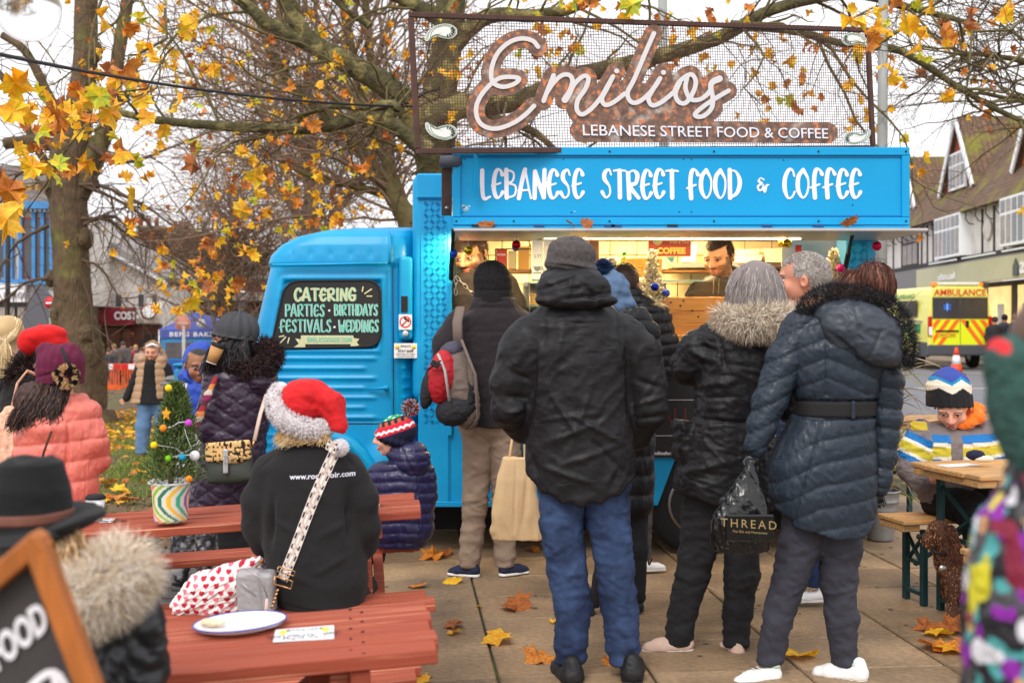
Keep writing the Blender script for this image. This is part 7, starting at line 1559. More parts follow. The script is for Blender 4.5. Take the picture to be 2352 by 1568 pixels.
# --- pompom hat girl in long puffer, behind the first man
Y=6.1; t=person('person in blue cable knit bobble hat and long black puffer, mostly behind the first man',1420,1412,Y)
head(t,Y,(1410,676,0),78,yaw=PI-.3,hairc=(90,66,50),hair=400,hl=16)
sdf('knitted_hat',Y,[E((1412,666,0),(38,46,42),ry=-.35),E((1428,700,0),(36,24,40))],mat('blue_knit',(84,108,138),.95,bump=.9,bs=70),t,h=2.4,k=8,disp=lambda u,v,d,n:3.6*np.sin((u*.9-v*.5)/5.2)*(.6+.4*np.sin((v+u*.5)/5))); ph=np.random.RandomState(2)
n_=1400; dd_=ph.randn(n_,3); dd_/=np.linalg.norm(dd_,axis=1)[:,None]; ribbons('pompom',dd_*6+np.array((1387,0,-614)),dd_,17,2.6,m_furm,t,Y,2,.3,.1,3,cols=vary((22,46,84),(40,74,116)))
m_puf=mat('black_puffer',(22,22,25),.42,spec=.35,bump=.35,bs=22,bd=.006,var=.15,vs=9)
sdf('long_coat',Y,[L([(706,1440,0,40,34),(735,1440,0,62,44),(850,1436,0,66,50),(1000,1438,0,64,52),(1168,1438,0,62,50),(1180,1438,0,56,44)],2.6),chain([(1490,760,0,26),(1500,860,0,25),(1496,960,10,22)])],m_puf,t,h=3.4,k=8,disp=both(quilt(6,44,735),wrinkle(1.6,9,26,12,5)))
leg('leggings',t,Y,[(1412,1170,0,26),(1385,1290,0,19),(1362,1400,0,14)],m_jeanb,3,1.5,h=3,extra=lchain([(1462,1170,0,28),(1466,1260,0,22),(1468,1370,0,17)]),stack=4); shoe(t,Y,1356,1420,66,PI/2,m_bs,m_rub,-6); shoe(t,Y,1468,1404,66,PI/2,m_bs,m_rub,0)
# --- man in black puffer at the counter
Y=7.1; t=person('brown haired man in black puffer jacket and white trainers by the frosted fir',1490,1308,Y)
head(t,Y,(1434,650,0),92,yaw=PI-.2,hairc=(66,46,36),hair=1500,hl=9)
sdf('puffer_jacket',Y,[L([(662,1440,0,34,34),(690,1450,0,56,44),(715,1456,0,80,50),(800,1458,0,78,52),(980,1456,0,66,46)],2.4),chain([(1508,730,0,34),(1524,790,0,33),(1524,845,6,29),(1500,872,40,25)])],m_puf,t,h=3,k=10,disp=both(quilt(4.5,25,700,bend=lambda u,v,d:.12*np.abs(u-1456)),wrinkle(1.6,8,22,12,6)))
m_dgrey=mat('grey_jean',(70,66,68),.85,bump=.3,bs=120); leg('trousers',t,Y,[(1470,960,0,36),(1474,1100,0,30),(1474,1200,0,25),(1476,1288,0,21)],m_dgrey,5,3,h=3.2,extra=lchain([(1430,960,0,36),(1425,1100,0,30),(1422,1200,0,25),(1420,1288,0,21)])); sh=shoe(t,Y,1478,1308,60,.25,m_wsh,m_ws,-14,lacew); shoe(t,Y,1420,1304,60,PI/2,m_wsh,m_ws,-6)
q=MB(); stroke(q,[(1488,1284),(1491,1296),(1497,1283)],3.4,TT(Y-.078),.004); q.build('side_stripe',m_rub,sh)
# --- grey haired woman with fur hood
Y=5.45; t=person('woman with long grey hair, fur trimmed black parka and black jeans',1640,1500,Y)
head(t,Y,(1733,655,0),118,yaw=PI+.15,hairc=(120,110,108),skin=(214,164,140))
gcol=vary((150,140,138),(112,102,100),(172,164,160),.2)
sdf('hair_mass',Y,[E((1733,652,0),(58,47,60)),L([(650,1733,0,58,60),(700,1734,0,62,58),(725,1736,0,58,50)])],mat('grey_hair_base',(132,122,120),.6,bump=.5,bs=80,bstretch=(8,8,.6)),t,h=3,k=8,disp=lambda u,v,d,n:1.5*np.sin(np.arctan2(u-1733,d)*26+v/40)+1.5*np.sin(np.arctan2(u-1733,d)*11))
G=[]
for a in np.linspace(-1.45,1.55,15):x,dpt=math.sin(a),-math.cos(a); G.append([(1738+8*x,606,0),(1736+38*x,620,40*dpt),(1733+60*x,660,62*dpt),(1732+66*x,700,64*dpt),(1731+(70+4*math.sin(a*5))*x,728+6*math.sin(a*9),58*dpt)])
guided('hair',G,5200,3.4,2.0,m_hair,t,Y,5,cols=gcol,jit=.8,endj=.2)
sdf('parka',Y,[L([(712,1728,0,60,50),(745,1722,0,96,66),(790,1716,0,108,76),(860,1704,0,100,80),(955,1682,0,88,74),(1000,1676,0,98,78),(1100,1664,0,114,84),(1175,1662,0,112,84)],2.4),chain([(1650,782,0,44),(1606,806,10,42),(1590,838,30,40),(1600,850,76,36),(1640,840,110,30)]),E((1588,842,20),(36,38,40)),chain([(1800,790,0,44),(1826,860,0,40),(1830,940,20,36)]),B((1566,1010,-10),(16,46,26),10,rz=.3)],m_blackc,t,h=4,k=14,cut=lambda u,v,d:v-(1122+(u-1552)*.34-(np.maximum(u-1660,0)*.3)),disp=[both(creases([((1590,957),(1760,968),4,-8),((1600,790),(1640,810),6,-7),((1575,800),(1650,840),7,7),((1640,760),(1655,850),4,-6),((1660,790),(1760,800),2.5,-3),((1600,885),(1680,870),7,6),((1600,910),(1690,905),5,-5),((1600,1000),(1700,1100),7,5),((1560,1080),(1660,1050),7,6)]),wrinkle(4,44,24,40,12,3,True,-.3)),wrinkle(1.6,14,10,14,3,2)])
fur('fur_trim',[(1640,722,-38,16),(1668,738,-66,20),(1700,744,-84,24),(1740,738,-90,24),(1780,746,-76,25),(1806,752,-50,24),(1822,742,-20,20)],9500,20,34,1.7,m_furm,t,Y,cols=vary((226,208,182),(150,126,104),(244,236,222),.35),curl=.45,grav=.5,bias=(-.1,.25,-.2))
leg('jeans',t,Y,[(1622,1120,0,54),(1610,1220,0,47),(1590,1320,0,40),(1568,1400,0,35),(1556,1486,4,35)],m_jeanb,8,5,extra=lchain([(1700,1120,0,54),(1704,1220,0,46),(1704,1320,0,39),(1694,1400,0,33),(1688,1500,4,33)])+[E((1660,1120,0),(100,60,70))])
m_pink=mat('pink_suede',(206,176,160),.8,bump=.2); shoe(t,Y,1574,1498,116,PI+.1,m_pink,m_ws,0,lacew); shoe(t,Y,1690,1506,92,PI/2+.3,m_pink,m_ws,-20)
# --- grey cropped man
Y=6.3; t=person('man with cropped grey hair, blue jeans and white trainers between the two women',1850,1376,Y)
head(t,Y,(1846,640,0),124,yaw=-1.95,roll=.0,skin=(204,138,110),hairc=(168,158,152),hair=6500,hl=7,hw=2.0,hcols=vary((190,182,176),(120,108,102),(224,220,216),.3),line=-50,h=3,jaw=1.12)
m_nj=mat('blue_shell',(44,58,84),.6,bump=.3); sdf('jacket',Y,[L([(706,1862,0,50,40),(730,1868,0,80,54),(800,1872,0,88,60),(1080,1868,0,80,60)],2.4)],m_nj,t,h=4,k=8,disp=wrinkle(3,30,20)); q=MB(); q.tube([P(1822,690,6.1),P(1816,705,6.1),P(1806,722,6.12)],.006,5); q.build('orange_cord',mat('cord_orange',(206,90,30),.6),t)
leg('jeans',t,Y,[(1876,1070,0,42),(1874,1180,0,34),(1868,1270,0,30),(1866,1350,0,26)],mat('mid_denim',(34,52,92),.85,var=.25,vs=9),5,3,h=3.6,extra=lchain([(1836,1070,40,40),(1840,1200,40,30),(1846,1320,40,24)])); shoe(t,Y,1882,1378,72,PI+.15,m_wsh,m_ws,-10,lacew); shoe(t,Y,1852,1350,60,PI+.4,mat('grey_shoe',(170,166,164),.7),m_ws,60,lacew)
# --- woman in the long quilted coat
Y=5.03; t=person('woman with auburn bun in long blue black quilted coat holding a carrier bag',1850,1562,Y)
head(t,Y,(1944,684,0),96,yaw=PI+.2,hairc=(70,40,32))
brn=vary((96,58,46),(54,32,28),(140,92,76),.15); m_hb=mat('brown_hair_base',(62,38,32),.6,bump=.6,bs=60)
sdf('hair_mass',Y,[E((1940,684,-4),(42,50,50)),E((1998,652,-30),(38,46,32))],m_hb,t,h=3,k=6,disp=wrinkle(3,9,14,seed=3))
G=[[(1904+k*9,700,-30-14*math.sin(k/9*PI)),(1912+k*8,655,-36-16*math.sin(k/9*PI)),(1936+k*5,626+k,-36),(1972,634,-44)]for k in range(9)]; guided('hair',G,900,3,2.4,m_hair,t,Y,4,cols=brn,jit=.5)
G=[[(1992,610,-36),(1994+30*math.sin(a),616,-36-26*math.cos(a)),(1997+44*math.sin(a),650,-36-32*math.cos(a)),(2000+38*math.sin(a),684+10*math.sin(a*3),-30-28*math.cos(a)),(2010+24*math.sin(a),704,-34)]for a in np.linspace(-1.3,1.6,12)]; guided('hair_bun',G,1700,3.5,2.6,m_hair,t,Y,8,cols=brn,jit=.8,endj=.3)
ph=np.random.RandomState(5); n_=90; dd_=ph.randn(n_,3); dd_[:,2]=abs(dd_[:,2]); ribbons('stray_hair',np.array((1992,-36,-612))+ph.randn(n_,3)*10,dd_,22,1.2,m_hair,t,Y,3,.6,.1,3,cols=brn)
m_q=mat('blueblack_nylon',(36,46,58),.5,spec=.32,crump=((11,.35,.008,1.2),),bump=.2,bs=40,bd=.003,var=.14,vs=6,coat=.1)
def pq(u,v,d,n):
 arm_l=sm01(8,-8,u-(1832-(v-760)*.36)-20)*(v<1060); x=u-1912
 up=(v<905)
 tt=np.where(up,(v-.42*np.abs(u-1880)-600)/44,(v-.30*np.minimum(u-1850,0)*-1-.14*np.maximum(u-1850,0)-955)/50.0)
 tt=np.where(v>905,(v-955+np.where(u<1860,(1860-u)*-.55,(u-1860)*.16))/50.0,tt)
 r=5.6*(np.abs(np.sin(PI*tt))**.36-1)
 belt=(v>912)*(v<958)*(np.abs(u-1918)<98); r=np.where(belt,-9,r)
 return r-5*np.exp(-((u-(1868-(v-960)*.28))/3.)**2)*(v>960)-5*np.exp(-((u-1878)/3.)**2)*(v<905)*(v>790)
hemP=lambda u,v,d:v-np.interp(u,[1760,1800,1812,1900,1960,2002,2030],[1150,1180,1200,1224,1222,1190,1160])
sdf('coat',Y,[L([(716,1930,0,76,54),(750,1922,0,118,70),(800,1918,0,124,80),(870,1914,0,106,80),(935,1917,0,90,72),(1000,1902,0,106,84),(1060,1888,0,122,90),(1130,1888,0,122,92),(1240,1900,0,104,88)],2.4)],m_q,t,h=3.8,k=12,cut=hemP,disp=[pq,wrinkle(2.2,12,26,18,4,3,True,.2)])
fq=lambda s:both(lambda u,v,d,n:6*(np.abs(np.sin(PI*(v+.45*(u-1800)*s-720)/46))**.42-1),wrinkle(2.2,16,10,14,4))
sdf('sleeve',Y,[chain([(1842,752,-6,46),(1800,830,-14,44),(1762,920,-26,38),(1742,975,-34,32),(1728,1020,-38,27)])],m_q,t,h=3.6,k=10,disp=fq(1)); sdf('sleeve',Y,[chain([(2012,790,0,46),(2032,880,0,42),(2034,960,0,36),(2028,1040,-4,30),(2018,1112,-8,26)])],m_q,t,h=3.6,k=10,disp=fq(-.3))
sdf('hood',Y,[E((1960,758,-66),(92,62,44),ry=.28),E((1985,800,-74),(66,34,36),ry=.35),E((1930,720,-40),(70,40,40))],mat('hood_nylon',(52,58,68),.45,bump=.3,bs=20,var=.1),t,h=3.6,k=14,disp=both(creases([((1935,700),(1948,800),3,-5),((1880,760),(1960,836),6,-9),((2000,740),(1960,830),3,-4)]),wrinkle(3,30,20,30,3)))
fur('fur_trim',[(1838,730,-20,14),(1848,700,-30,16),(1880,678,-44,17),(1930,674,-52,17),(1985,684,-58,18),(2026,712,-60,19),(2052,752,-58,19),(2060,800,-56,18),(2050,836,-56,14)],9500,17,18,1.5,m_furm,t,Y,cols=vary((22,22,24),(46,44,46),(74,72,74),.1),curl=.5,grav=.2)
sdf('belt',Y,[L([(918,1917,0,93,76),(953,1917,0,91,75)],2.4)],mat('belt_elastic',(28,26,28),.8,bump=.4,bs=120),t,h=3,k=2); sdf('belt_loop',Y,[B((1938,936,-74),(5,21,6),3)],m_q,t,h=2)
m_glv=mat('black_leather',(20,20,22),.35,bump=.3,bs=60); hand_mesh(t,Y,(1722,1052,-40),20,PI/2+.2,m_glv,1.2,1,'gloved_hand'); hand_mesh(t,Y,(2012,1140,-8),18,PI/2+.3,m_glv,1.0,-1,'gloved_hand')
m_char=mat('charcoal_denim',(50,50,60),.85,col2=(72,72,84),cs=3,thr=(.5,.75),var=.22,vs=9,bump=.3,bs=220,crump=((6,.7,.014,.3),(15,.35,.005,-.6)))
leg('jeans',t,Y,[(1858,1170,0,56),(1838,1250,0,50),(1812,1330,0,42),(1786,1420,0,36),(1768,1530,6,32)],m_char,14,4.5,extra=lchain([(1930,1170,0,56),(1930,1250,0,48),(1926,1330,0,42),(1934,1420,0,37),(1940,1522,4,33)])+[E((1895,1165,0),(92,50,72))],stack=18)
m_mint=mat('white_trainer',(234,234,232),.45); shoe(t,Y,1774,1568,118,PI+.35,m_mint,m_ws,-6,lacew); shoe(t,Y,1966,1562,124,PI-.5,m_mint,m_ws,-24,lacew)
sdf('heel_tab',Y,[E((1776,1522,-14),(14,9,12)),E((1964,1518,-26),(16,9,12))],mat('mint_tab',(188,218,196),.6),t,h=2)
Yg=4.9; cb=thing('carrier_bag','shiny black plastic carrier bag printed THREAD in the gloved hand','bag',P(1705,1268,Yg)); m_pl=mat('black_plastic',(16,16,18),.22,bump=.4,bs=9,bd=.012,coat=.2)
sdf('bag_body',Yg,[L([(1078,1722,0,12,8),(1110,1716,0,30,18),(1150,1708,0,52,30),(1200,1704,0,62,36),(1262,1704,0,60,34)],3),C((1726,1062,0),9,(1722,1085,0),10),E((1652,1215,0),(20,46,22))],m_pl,cb,h=3,k=10,disp=[wrinkle(4,14,70,22,4,2,True,.15),wrinkle(1,14,12,12,8,2)]); m_gp=mat('gold_print',(150,128,84),.5)
text('lettering','THREAD',27/F*Yg,m_gp,cb,P(1720,1212,Yg-.088),align='CENTER',ext=.002,sp=1.35,right=(1,0,-.06)); text('lettering','The Gift and Homeware',8/F*Yg,m_gp,cb,P(1722,1224,Yg-.088),align='CENTER',ext=.001,right=(1,0,-.06));
q=MB(); q.box(P(1722,1212,Yg-.078),(.2,.016,.11),ch=.006); q.build('print_panel',m_pl,cb)
# --- vendors
Y=7.78; t=person('bearded dark haired vendor in dark shirt leaning at the hatch',1110,1120,Y)
head(t,Y,(1080,582,0),92,yaw=-.45,pitch=.35,roll=-.06,skin=(206,138,92),hairc=(58,42,30),beard=.85,hair=3200,hl=17,hw=2.4,hcols=vary((58,42,30),(92,68,48),(120,100,80),.1),h=3,line=-40)
sdf('shirt',Y,[L([(618,1092,10,34,34),(640,1106,14,62,48),(680,1112,14,76,54),(800,1114,14,80,54),(1115,1114,14,60,50)],2.3),chain([(1160,655,10,28),(1178,700,0,27),(1186,770,-20,24)])],mat('dark_shirt',(52,44,38),.9,var=.15,vs=9,bump=.3,bs=120),t,h=4,k=10,disp=both(wrinkle(3,26,20,26,4),creases([((1110,640),(1112,760),3,-4)])))
Y=8.1; t=person('young vendor with short dark hair and brown hoodie looking down in the hatch',1650,1100,Y)
head(t,Y,(1648,590,-14),86,yaw=-.6,pitch=.26,skin=(226,164,112),hairc=(52,38,28),beard=.85,hair=3600,hl=10,hw=2.2,hcols=vary((56,40,30),(84,62,44)),h=3,line=-55)
m_hd=mat('brown_hoodie',(66,54,36),.9,bump=.3,bs=200,sheen=.3); sdf('hoodie',Y,[L([(636,1662,14,34,30),(652,1650,14,58,40),(676,1646,14,70,50),(760,1646,14,74,52),(1095,1646,14,60,50)],2.3),E((1684,626,34),(32,20,30)),E((1654,650,-4),(32,10,28))],m_hd,t,h=3.4,k=9,disp=wrinkle(3,20,18,20,7)); q=MB()
for u in(1640,1652):q.tube([P(u,640,Y-.1),P(u-2,675,Y-.17)],.003,5)
q.build('drawstring',mat('string',(120,104,70),.8),t)
# --- woman in the santa hat, on the bench
Y=4.5; t=person('seated woman in red and white santa hat and black fleece seen from behind',730,1400,Y)
head(t,Y,(704,962,6),104,yaw=PI-.75,skin=(228,168,140),hairc=(200,168,120))
m_sred=mat('santa_red',(196,12,20),.8,sheen=.05,bump=.4,bs=140,var=.08,vs=12)
sdf('santa_hat',Y,[E((700,925,0),(50,48,58)),C((718,908,0),38,(758,926,-16),30),C((764,930,-16),32,(782,975,-34),18),C((782,975,-34),18,(784,1008,-38),10),E((690,922,-8),(46,50,56))],m_sred,t,h=3,k=10,cut=lambda u,v,d:(v-(955+(u-690)*.35)),disp=both(creases([((690,905),(760,940),8,-6),((735,885),(780,960),7,5)]),wrinkle(2.5,18,22,18,3)))
C2=[(648,892,-10,20),(640,915,-30,20),(650,945,-52,21),(680,966,-64,21),(714,980,-62,19),(740,984,-44,16),(752,978,-14,12)]
m_wf=mat('white_plush',(236,232,234),.95,bump=.5,bs=90); sdf('fur_trim_core',Y,[chain([(p[0],p[1],p[2],p[3]*.8)for p in C2])],m_wf,t,h=3,k=4); fur('fur_trim',C2,5200,15,11,2.2,m_furm,t,Y,cols=vary((244,240,242),(222,214,216)),curl=.8,grav=0)
sdf('bobble_core',Y,[E((788,1022,-52),(16,16,16))],m_wf,t,h=2.5); n_=1500; dd_=np.random.RandomState(2).randn(n_,3); dd_/=np.linalg.norm(dd_,axis=1)[:,None]; ribbons('bobble',dd_*13+np.array((788,-52,-1022)),dd_,8,2,m_furm,t,Y,2,.4,0,3,cols=vary((248,244,246),(226,220,224)))
blc=vary((214,182,128),(176,140,92),(240,218,176),.2)
guided('hair',[[(660,955,-20),(652,985,-28),(640,1006,-34)],[(680,965,-50),(668,992,-56),(652,1016,-58)],[(700,975,-60),(690,995,-62),(664,1010,-66)],[(730,985,-58),(722,1000,-62),(700,1008,-66)],[(752,985,-50),(760,1000,-56),(768,1012,-60)]],700,5,2.2,m_hair,t,Y,3,cols=blc,jit=.6)
sdf('fleece',Y,[L([(992,716,0,36,38),(1012,716,0,44,44),(1032,712,0,82,58),(1070,708,0,108,74),(1150,712,0,114,84),(1250,722,0,116,88),(1330,734,0,112,90),(1384,740,0,98,86),(1396,740,0,90,80)],2.3),chain([(622,1082,0,42),(598,1150,4,42),(594,1210,14,40),(606,1252,44,36),(640,1275,96,30)]),chain([(800,1082,0,42),(824,1150,4,42),(832,1212,14,38),(826,1252,40,34),(800,1262,90,30)])],fleece,t,h=4,k=16,disp=both(creases([((640,1130),(632,1250),8,-14),((806,1120),(812,1240),8,-13),((650,1290),(760,1330),10,4),((820,1180),(740,1220),9,5),((700,1100),(780,1150),10,3),((640,1180),(700,1210),8,5),((812,1260),(740,1300),7,4),((600,1075),(640,1040),3,-3),((830,1080),(790,1035),3,-3),((650,1370),(800,1392),3,-4),((690,1003),(745,1003),4,-3)]),wrinkle(3.5,50,34,50,4,2,False,.4)))
sdf('trousers',Y,[E((735,1398,10),(104,34,84)),chain([(690,1400,20,52),(680,1396,190,44),(682,1480,220,34)]),chain([(790,1400,20,52),(800,1396,190,44),(806,1480,220,34)])],m_jeanb,t,h=4,k=12,cut=lambda u,v,d:v-1418+0*u,disp=creases([((760,1380),(765,1412),3,-3),((700,1385),(712,1412),3,-3)]))
tm=TT(Y-.165)
def conform(o,target,off,dirn=(0,1,0)):
 m=o.modifiers.new('wrap','SHRINKWRAP'); m.target=target; m.wrap_method='PROJECT'; m.use_project_y=True; m.use_negative_direction=True; m.use_positive_direction=True; m.offset=off; m.wrap_mode='ABOVE_SURFACE'
fl_=[o for o in bpy.data.objects if o.name=='fleece'][0]
tx1=text('lettering','www.rockchoir.com',17/F*Y,mat('print_white',(226,226,240),.6),t,P(658,1106,Y-.19),ext=0,right=(1,0,.03),bold=.0006); conform(tx1,fl_,.002)
strap=[(766,1014),(752,1050),(728,1110),(704,1170),(680,1235),(656,1300),(636,1346)]; V=[]; cols=[]; s=np.array(spline(strap,26)); n=len(s); tg=np.gradient(s,axis=0); tg/=np.linalg.norm(tg,axis=1)[:,None]; nm=np.stack([-tg[:,1],tg[:,0]],1); ns=24
for i in range(n):
 for j in range(ns+1):
  x=(j/ns-.5)*2; p=s[i]+nm[i]*x*12.5; V.append(tuple(P(p[0],p[1],Y-.24))); ph_=i*.55; ax=abs(x)
  c=(232,222,214)if ax>.9 else((34,34,62)if(ax>.52 and math.sin(ph_*1.2)>.1)else(226,214,204)if ax>.52 else((206,184,170)if(math.sin(ph_*.6)*math.cos(x*7))>0 else(238,232,226)if ax<.3 and math.sin(ph_*.6)<-.2 else(120,106,112)if math.sin(ph_*2.4+x*6)>.6 else(228,214,204))); cols.append(lc(c))
I=(np.arange(n-1)[:,None]*(ns+1)+np.arange(ns)[None]).ravel(); Fq=np.stack([I,I+1,I+ns+2,I+ns+1],1)
hb=thing('handbag','silver grey leather crossbody handbag on a woven patterned strap','handbag',P(585,1412,4.35)); so=obj('strap',npmesh('strap',V,Fq,True,np.array(cols)),mat('woven_strap',(220,210,200),.8,attr='col',bump=.4,bs=200),hb); conform(so,fl_,.006)
sm_=so.modifiers.new('t','SOLIDIFY'); sm_.thickness=.003; m_gold=mat('gold_metal',(214,160,110),.25,1); m_sil=mat('silver_leather',(160,156,158),.4,bump=.25,bs=120)
q=MB(); Yr=Y-.215; q.tube([P(u,v,Yr)for u,v in((632,1322),(672,1334),(668,1352),(628,1340),(632,1322))],.003,6); q.tube([P(u,v,Yr)for u,v in((640,1300),(678,1312),(675,1322),(636,1311),(640,1300))],.0025,6)
for k in range(5):q.tube([P(640-k*3,1352+k*9,Yr-.01),P(634-k*3,1360+k*9,Yr-.01)],.004,6)
q.tube([P(588,1302,4.35),P(602,1285,4.3)],.004,6); q.build('buckles',m_gold,hb)
hbd=sdf('bag_body',4.35,[B((577,1358,0),(30,52,26),14,ry=-.06),B((612,1362,8),(18,50,30),12)],m_sil,hb,h=2.8,k=6,disp=both(creases([((556,1338),(590,1368),3,-3),((600,1312),(612,1408),2.5,-4)]),wrinkle(1.2,14,12)))
q=MB(); q.tube([P(553,1336,4.27),P(588,1368,4.27)],.002,5); q.tube([P(560,1305,4.28),P(598,1325,4.27),P(614,1370,4.27)],.0022,5); q.build('zip',m_alu,hb); q=MB(); q.tube([P(613,1375,4.22),P(612,1392,4.22),P(611,1410,4.22)],[.005,.006,.011],8); q.build('tassel',mat('tassel_pink',(222,190,176),.7),hb)
Yh=4.45; hg=thing('heart_print_bag','white cotton bag printed with red and pink hearts lying on the bench','bag',P(490,1412,Yh)); m_ht=mat('heart_cotton',(236,224,218),.85,attr='col',bump=.2,bs=160)
hearts=[(u+4*math.sin(u*3.3),v,(190,30,64)if k%3 else(226,110,130))for k,(u,v)in enumerate([(x+(y//17%2)*11,y)for y in range(1278,1416,15)for x in range(372,604,23)])]
def hcol(u,v,d,n):
 c=np.tile(lc((234,224,220)),(len(u),1))
 for(a,b,cc)in hearts:
  x=(u-a)/5.8; y=-(v-b)/5.4; m=((x*x+y*y-1)**3-x*x*y**3<0); c[m]=lc(cc)
 return c
sdf('bag_body',Yh,[C((420,1392,0),24,(470,1360,0),42),C((470,1362,0),42,(540,1340,4),44),C((540,1340,4),42,(585,1296,6),16),E((490,1385,0),(80,28,40))],m_ht,hg,h=1.7,k=14,col=hcol,disp=both(wrinkle(5,60,12,24,5,2,True,.5),wrinkle(2,12,10,12,7,2)))
# --- small child in navy puffer
Y=5.62; t=person('small child in colourful fair isle bobble hat and navy puffer on the far bench',920,1245,Y)
head(t,Y,(908,1000,0),96,yaw=-1.75,roll=.0,skin=(236,178,152),hairc=(120,90,66),h=3,neck=0)
def fi(u,v,d,n):
 a=.32; w=(v-1000)+(u-915)*a*1.0; x=(u-(v-1000)*a); c=np.tile(lc((24,26,54)),(len(u),1)); z=np.abs(((x/7)%2)-1)
 def S(m,cc):c[m]=lc(cc)
 S((w<-10)&(w>-28),(200,30,54)); S((np.abs(w+19-4*(z-.5))<3),(236,232,232)); S((w<-28)&(w>-44),(28,28,52)); S((w<-28)&(w>-44)&(((x/16)%1)<.5)&(np.abs(w+36)<5),(176,90,50)); S((w<-28)&(w>-32),(210,40,60)); S((w<-44),(30,160,96)); S((w<-44)&(np.sin(x/3.2)*np.sin(w/3.)>.35),(226,236,226)); return c
sdf('bobble_hat',Y,[E((912,992,0),(46,40,48),ry=-.3),E((906,1008,0),(48,16,50),ry=.32)],mat('fair_isle',(30,30,50),.95,attr='col',bump=.4,bs=200),t,h=1.8,k=6,col=fi,cut=lambda u,v,d:(v-1022)+(u-905)*-.28,disp=lambda u,v,d,n:.8*np.sin((u+v*.3)/2.2)*(v>1000))
n_=1500; dd_=np.random.RandomState(3).randn(n_,3); dd_/=np.linalg.norm(dd_,axis=1)[:,None]
def pcol(R,rs):return np.array([lc(((206,40,70),(240,236,236),(24,60,50),(30,30,60))[k])for k in rs.randint(0,4,len(R))])
ribbons('bobble',dd_*8+np.array((943,0,-936)),dd_,12,2.4,m_furm,t,Y,2,.3,0,3,cols=pcol)
m_nv=mat('navy_puffer',(34,32,72),.38,bump=.4,bs=24,bd=.006,coat=.1)
sdf('puffer_jacket',Y,[L([(1060,922,0,56,46),(1090,922,0,68,54),(1150,924,0,74,58),(1220,924,0,74,60),(1252,920,0,58,52)],2.3),chain([(870,1090,-6,26),(862,1130,-10,25),(868,1160,20,22)]),chain([(976,1090,0,26),(982,1140,0,24)])],m_nv,t,h=3,k=10,disp=both(quilt(4.2,23,1075,bend=lambda u,v,d:-.1*np.abs(u-922)),wrinkle(1.4,7,18,10,4)))
sdf('hood',Y,[E((946,1056,-14),(44,48,46),ry=-.2),E((925,1040,6),(38,34,50))],m_nv,t,h=2.8,k=10,disp=both(quilt(3.5,22,1010),creases([((925,1020),(960,1095),3,-4)]),wrinkle(1.5,8,14,10,5))); sdf('legs',Y,[chain([(890,1240,30,28),(862,1250,80,22),(858,1300,90,17)])],m_jeanb,t,h=3.5); shoe(t,Y,862,1312,40,PI,m_navy_sh,m_ws,80)
# --- woman with knitted cap and cup
Y=6.4; t=person('woman in ribbed grey peaked cap and dark purple quilted coat drinking coffee',530,1350,Y)
head(t,Y,(536,780,0),104,yaw=-1.9,skin=(190,134,104),hairc=(24,22,24),h=3)
sdf('knitted_cap',Y,[E((546,760,0),(48,44,52)),E((502,772,0),(16,9,30),ry=.3),E((542,778,0),(50,12,54),ry=.12)],mat('charcoal_knit',(66,68,72),.95,bump=.8,bs=150),t,h=2.2,k=7,cut=lambda u,v,d:v-(776+(u-540)*.15),disp=lambda u,v,d,n:2.4*np.sin(np.arctan2(u-552,-(d)+1e-3)*13)*(v<772))
q=MB(); q.tube([P(496,778,Y-.05),P(500,786,Y-.055),P(520,780,Y-.12)],.003,5); q.build('spectacles',m_rub,t)
blk=vary((20,19,20),(40,36,38),(64,58,60),.12); G=[[(560+8*x,770,-30),(530+34*x,800,-46),(526+40*x,830,-50),(530+50*x,856,-40)]for x in np.linspace(-1,1.4,9)]; guided('hair',G,1600,4,2.6,m_hair,t,Y,5,cols=blk,jit=.9); sdf('hair_mass',Y,[E((540,812,0),(44,44,44))],mat('black_hair_base',(22,20,22),.7,bump=.6,bs=60),t,h=3.2,disp=wrinkle(3,9,14))
m_pur=mat('plum_nylon',(52,38,58),.36,bump=.4,bs=20,bd=.007,var=.12,vs=8)
sdf('coat',Y,[L([(838,545,0,56,44),(862,545,0,78,56),(920,548,0,78,60),(1000,540,0,72,58),(1080,528,0,78,62),(1168,512,0,80,62)],2.3),chain([(506,884,-20,32),(494,940,-28,32),(490,985,-30,28),(520,1004,-34,24)]),chain([(504,880,20,30),(478,850,26,24),(482,822,20,17)])],m_pur,t,h=3,k=10,cut=lambda u,v,d:v-(1163+5*np.sin(u/12)),disp=[lambda u,v,d,n:3.4*(np.minimum(np.abs(np.sin(PI*(u*.55+v*.85)/34)),np.abs(np.sin(PI*(u*-.55+v*.85)/34)))**.5-1)*(v>870),wrinkle(2.4,16,16,16,6)])
sdf('hood',Y,[E((602,872,-12),(36,42,50),ry=-.3),E((570,860,-20),(50,26,40))],m_pur,t,h=3,k=8,disp=wrinkle(2.5,18,18)); fur('fur_trim',[(534,842,-38,12),(566,846,-48,15),(600,846,-46,18),(626,832,-30,18),(628,808,-14,15),(596,794,0,12)],4600,15,17,2.3,m_furm,t,Y,cols=vary((56,34,36),(30,20,22),(92,62,58),.2),curl=.6,grav=.35)
leg('leggings',t,Y,[(524,1150,0,36),(530,1250,0,28),(534,1340,0,22)],m_jeanb,4,1.5,h=3.4,extra=lchain([(560,1150,10,36),(570,1250,10,28),(574,1340,10,22)])); shoe(t,Y,540,1362,60,PI,m_bs,m_rub); sdf('denim_hem',Y,[L([(1166,512,0,72,54),(1182,510,0,70,52)])],mat('pale_denim',(80,100,130),.85,var=.3,vs=20),t,h=3,k=2)
hand_mesh(t,6.33,(482,810,0),10,-.9,mat('grey_glove',(110,106,108),.9),1.2,1,'gloved_hand')
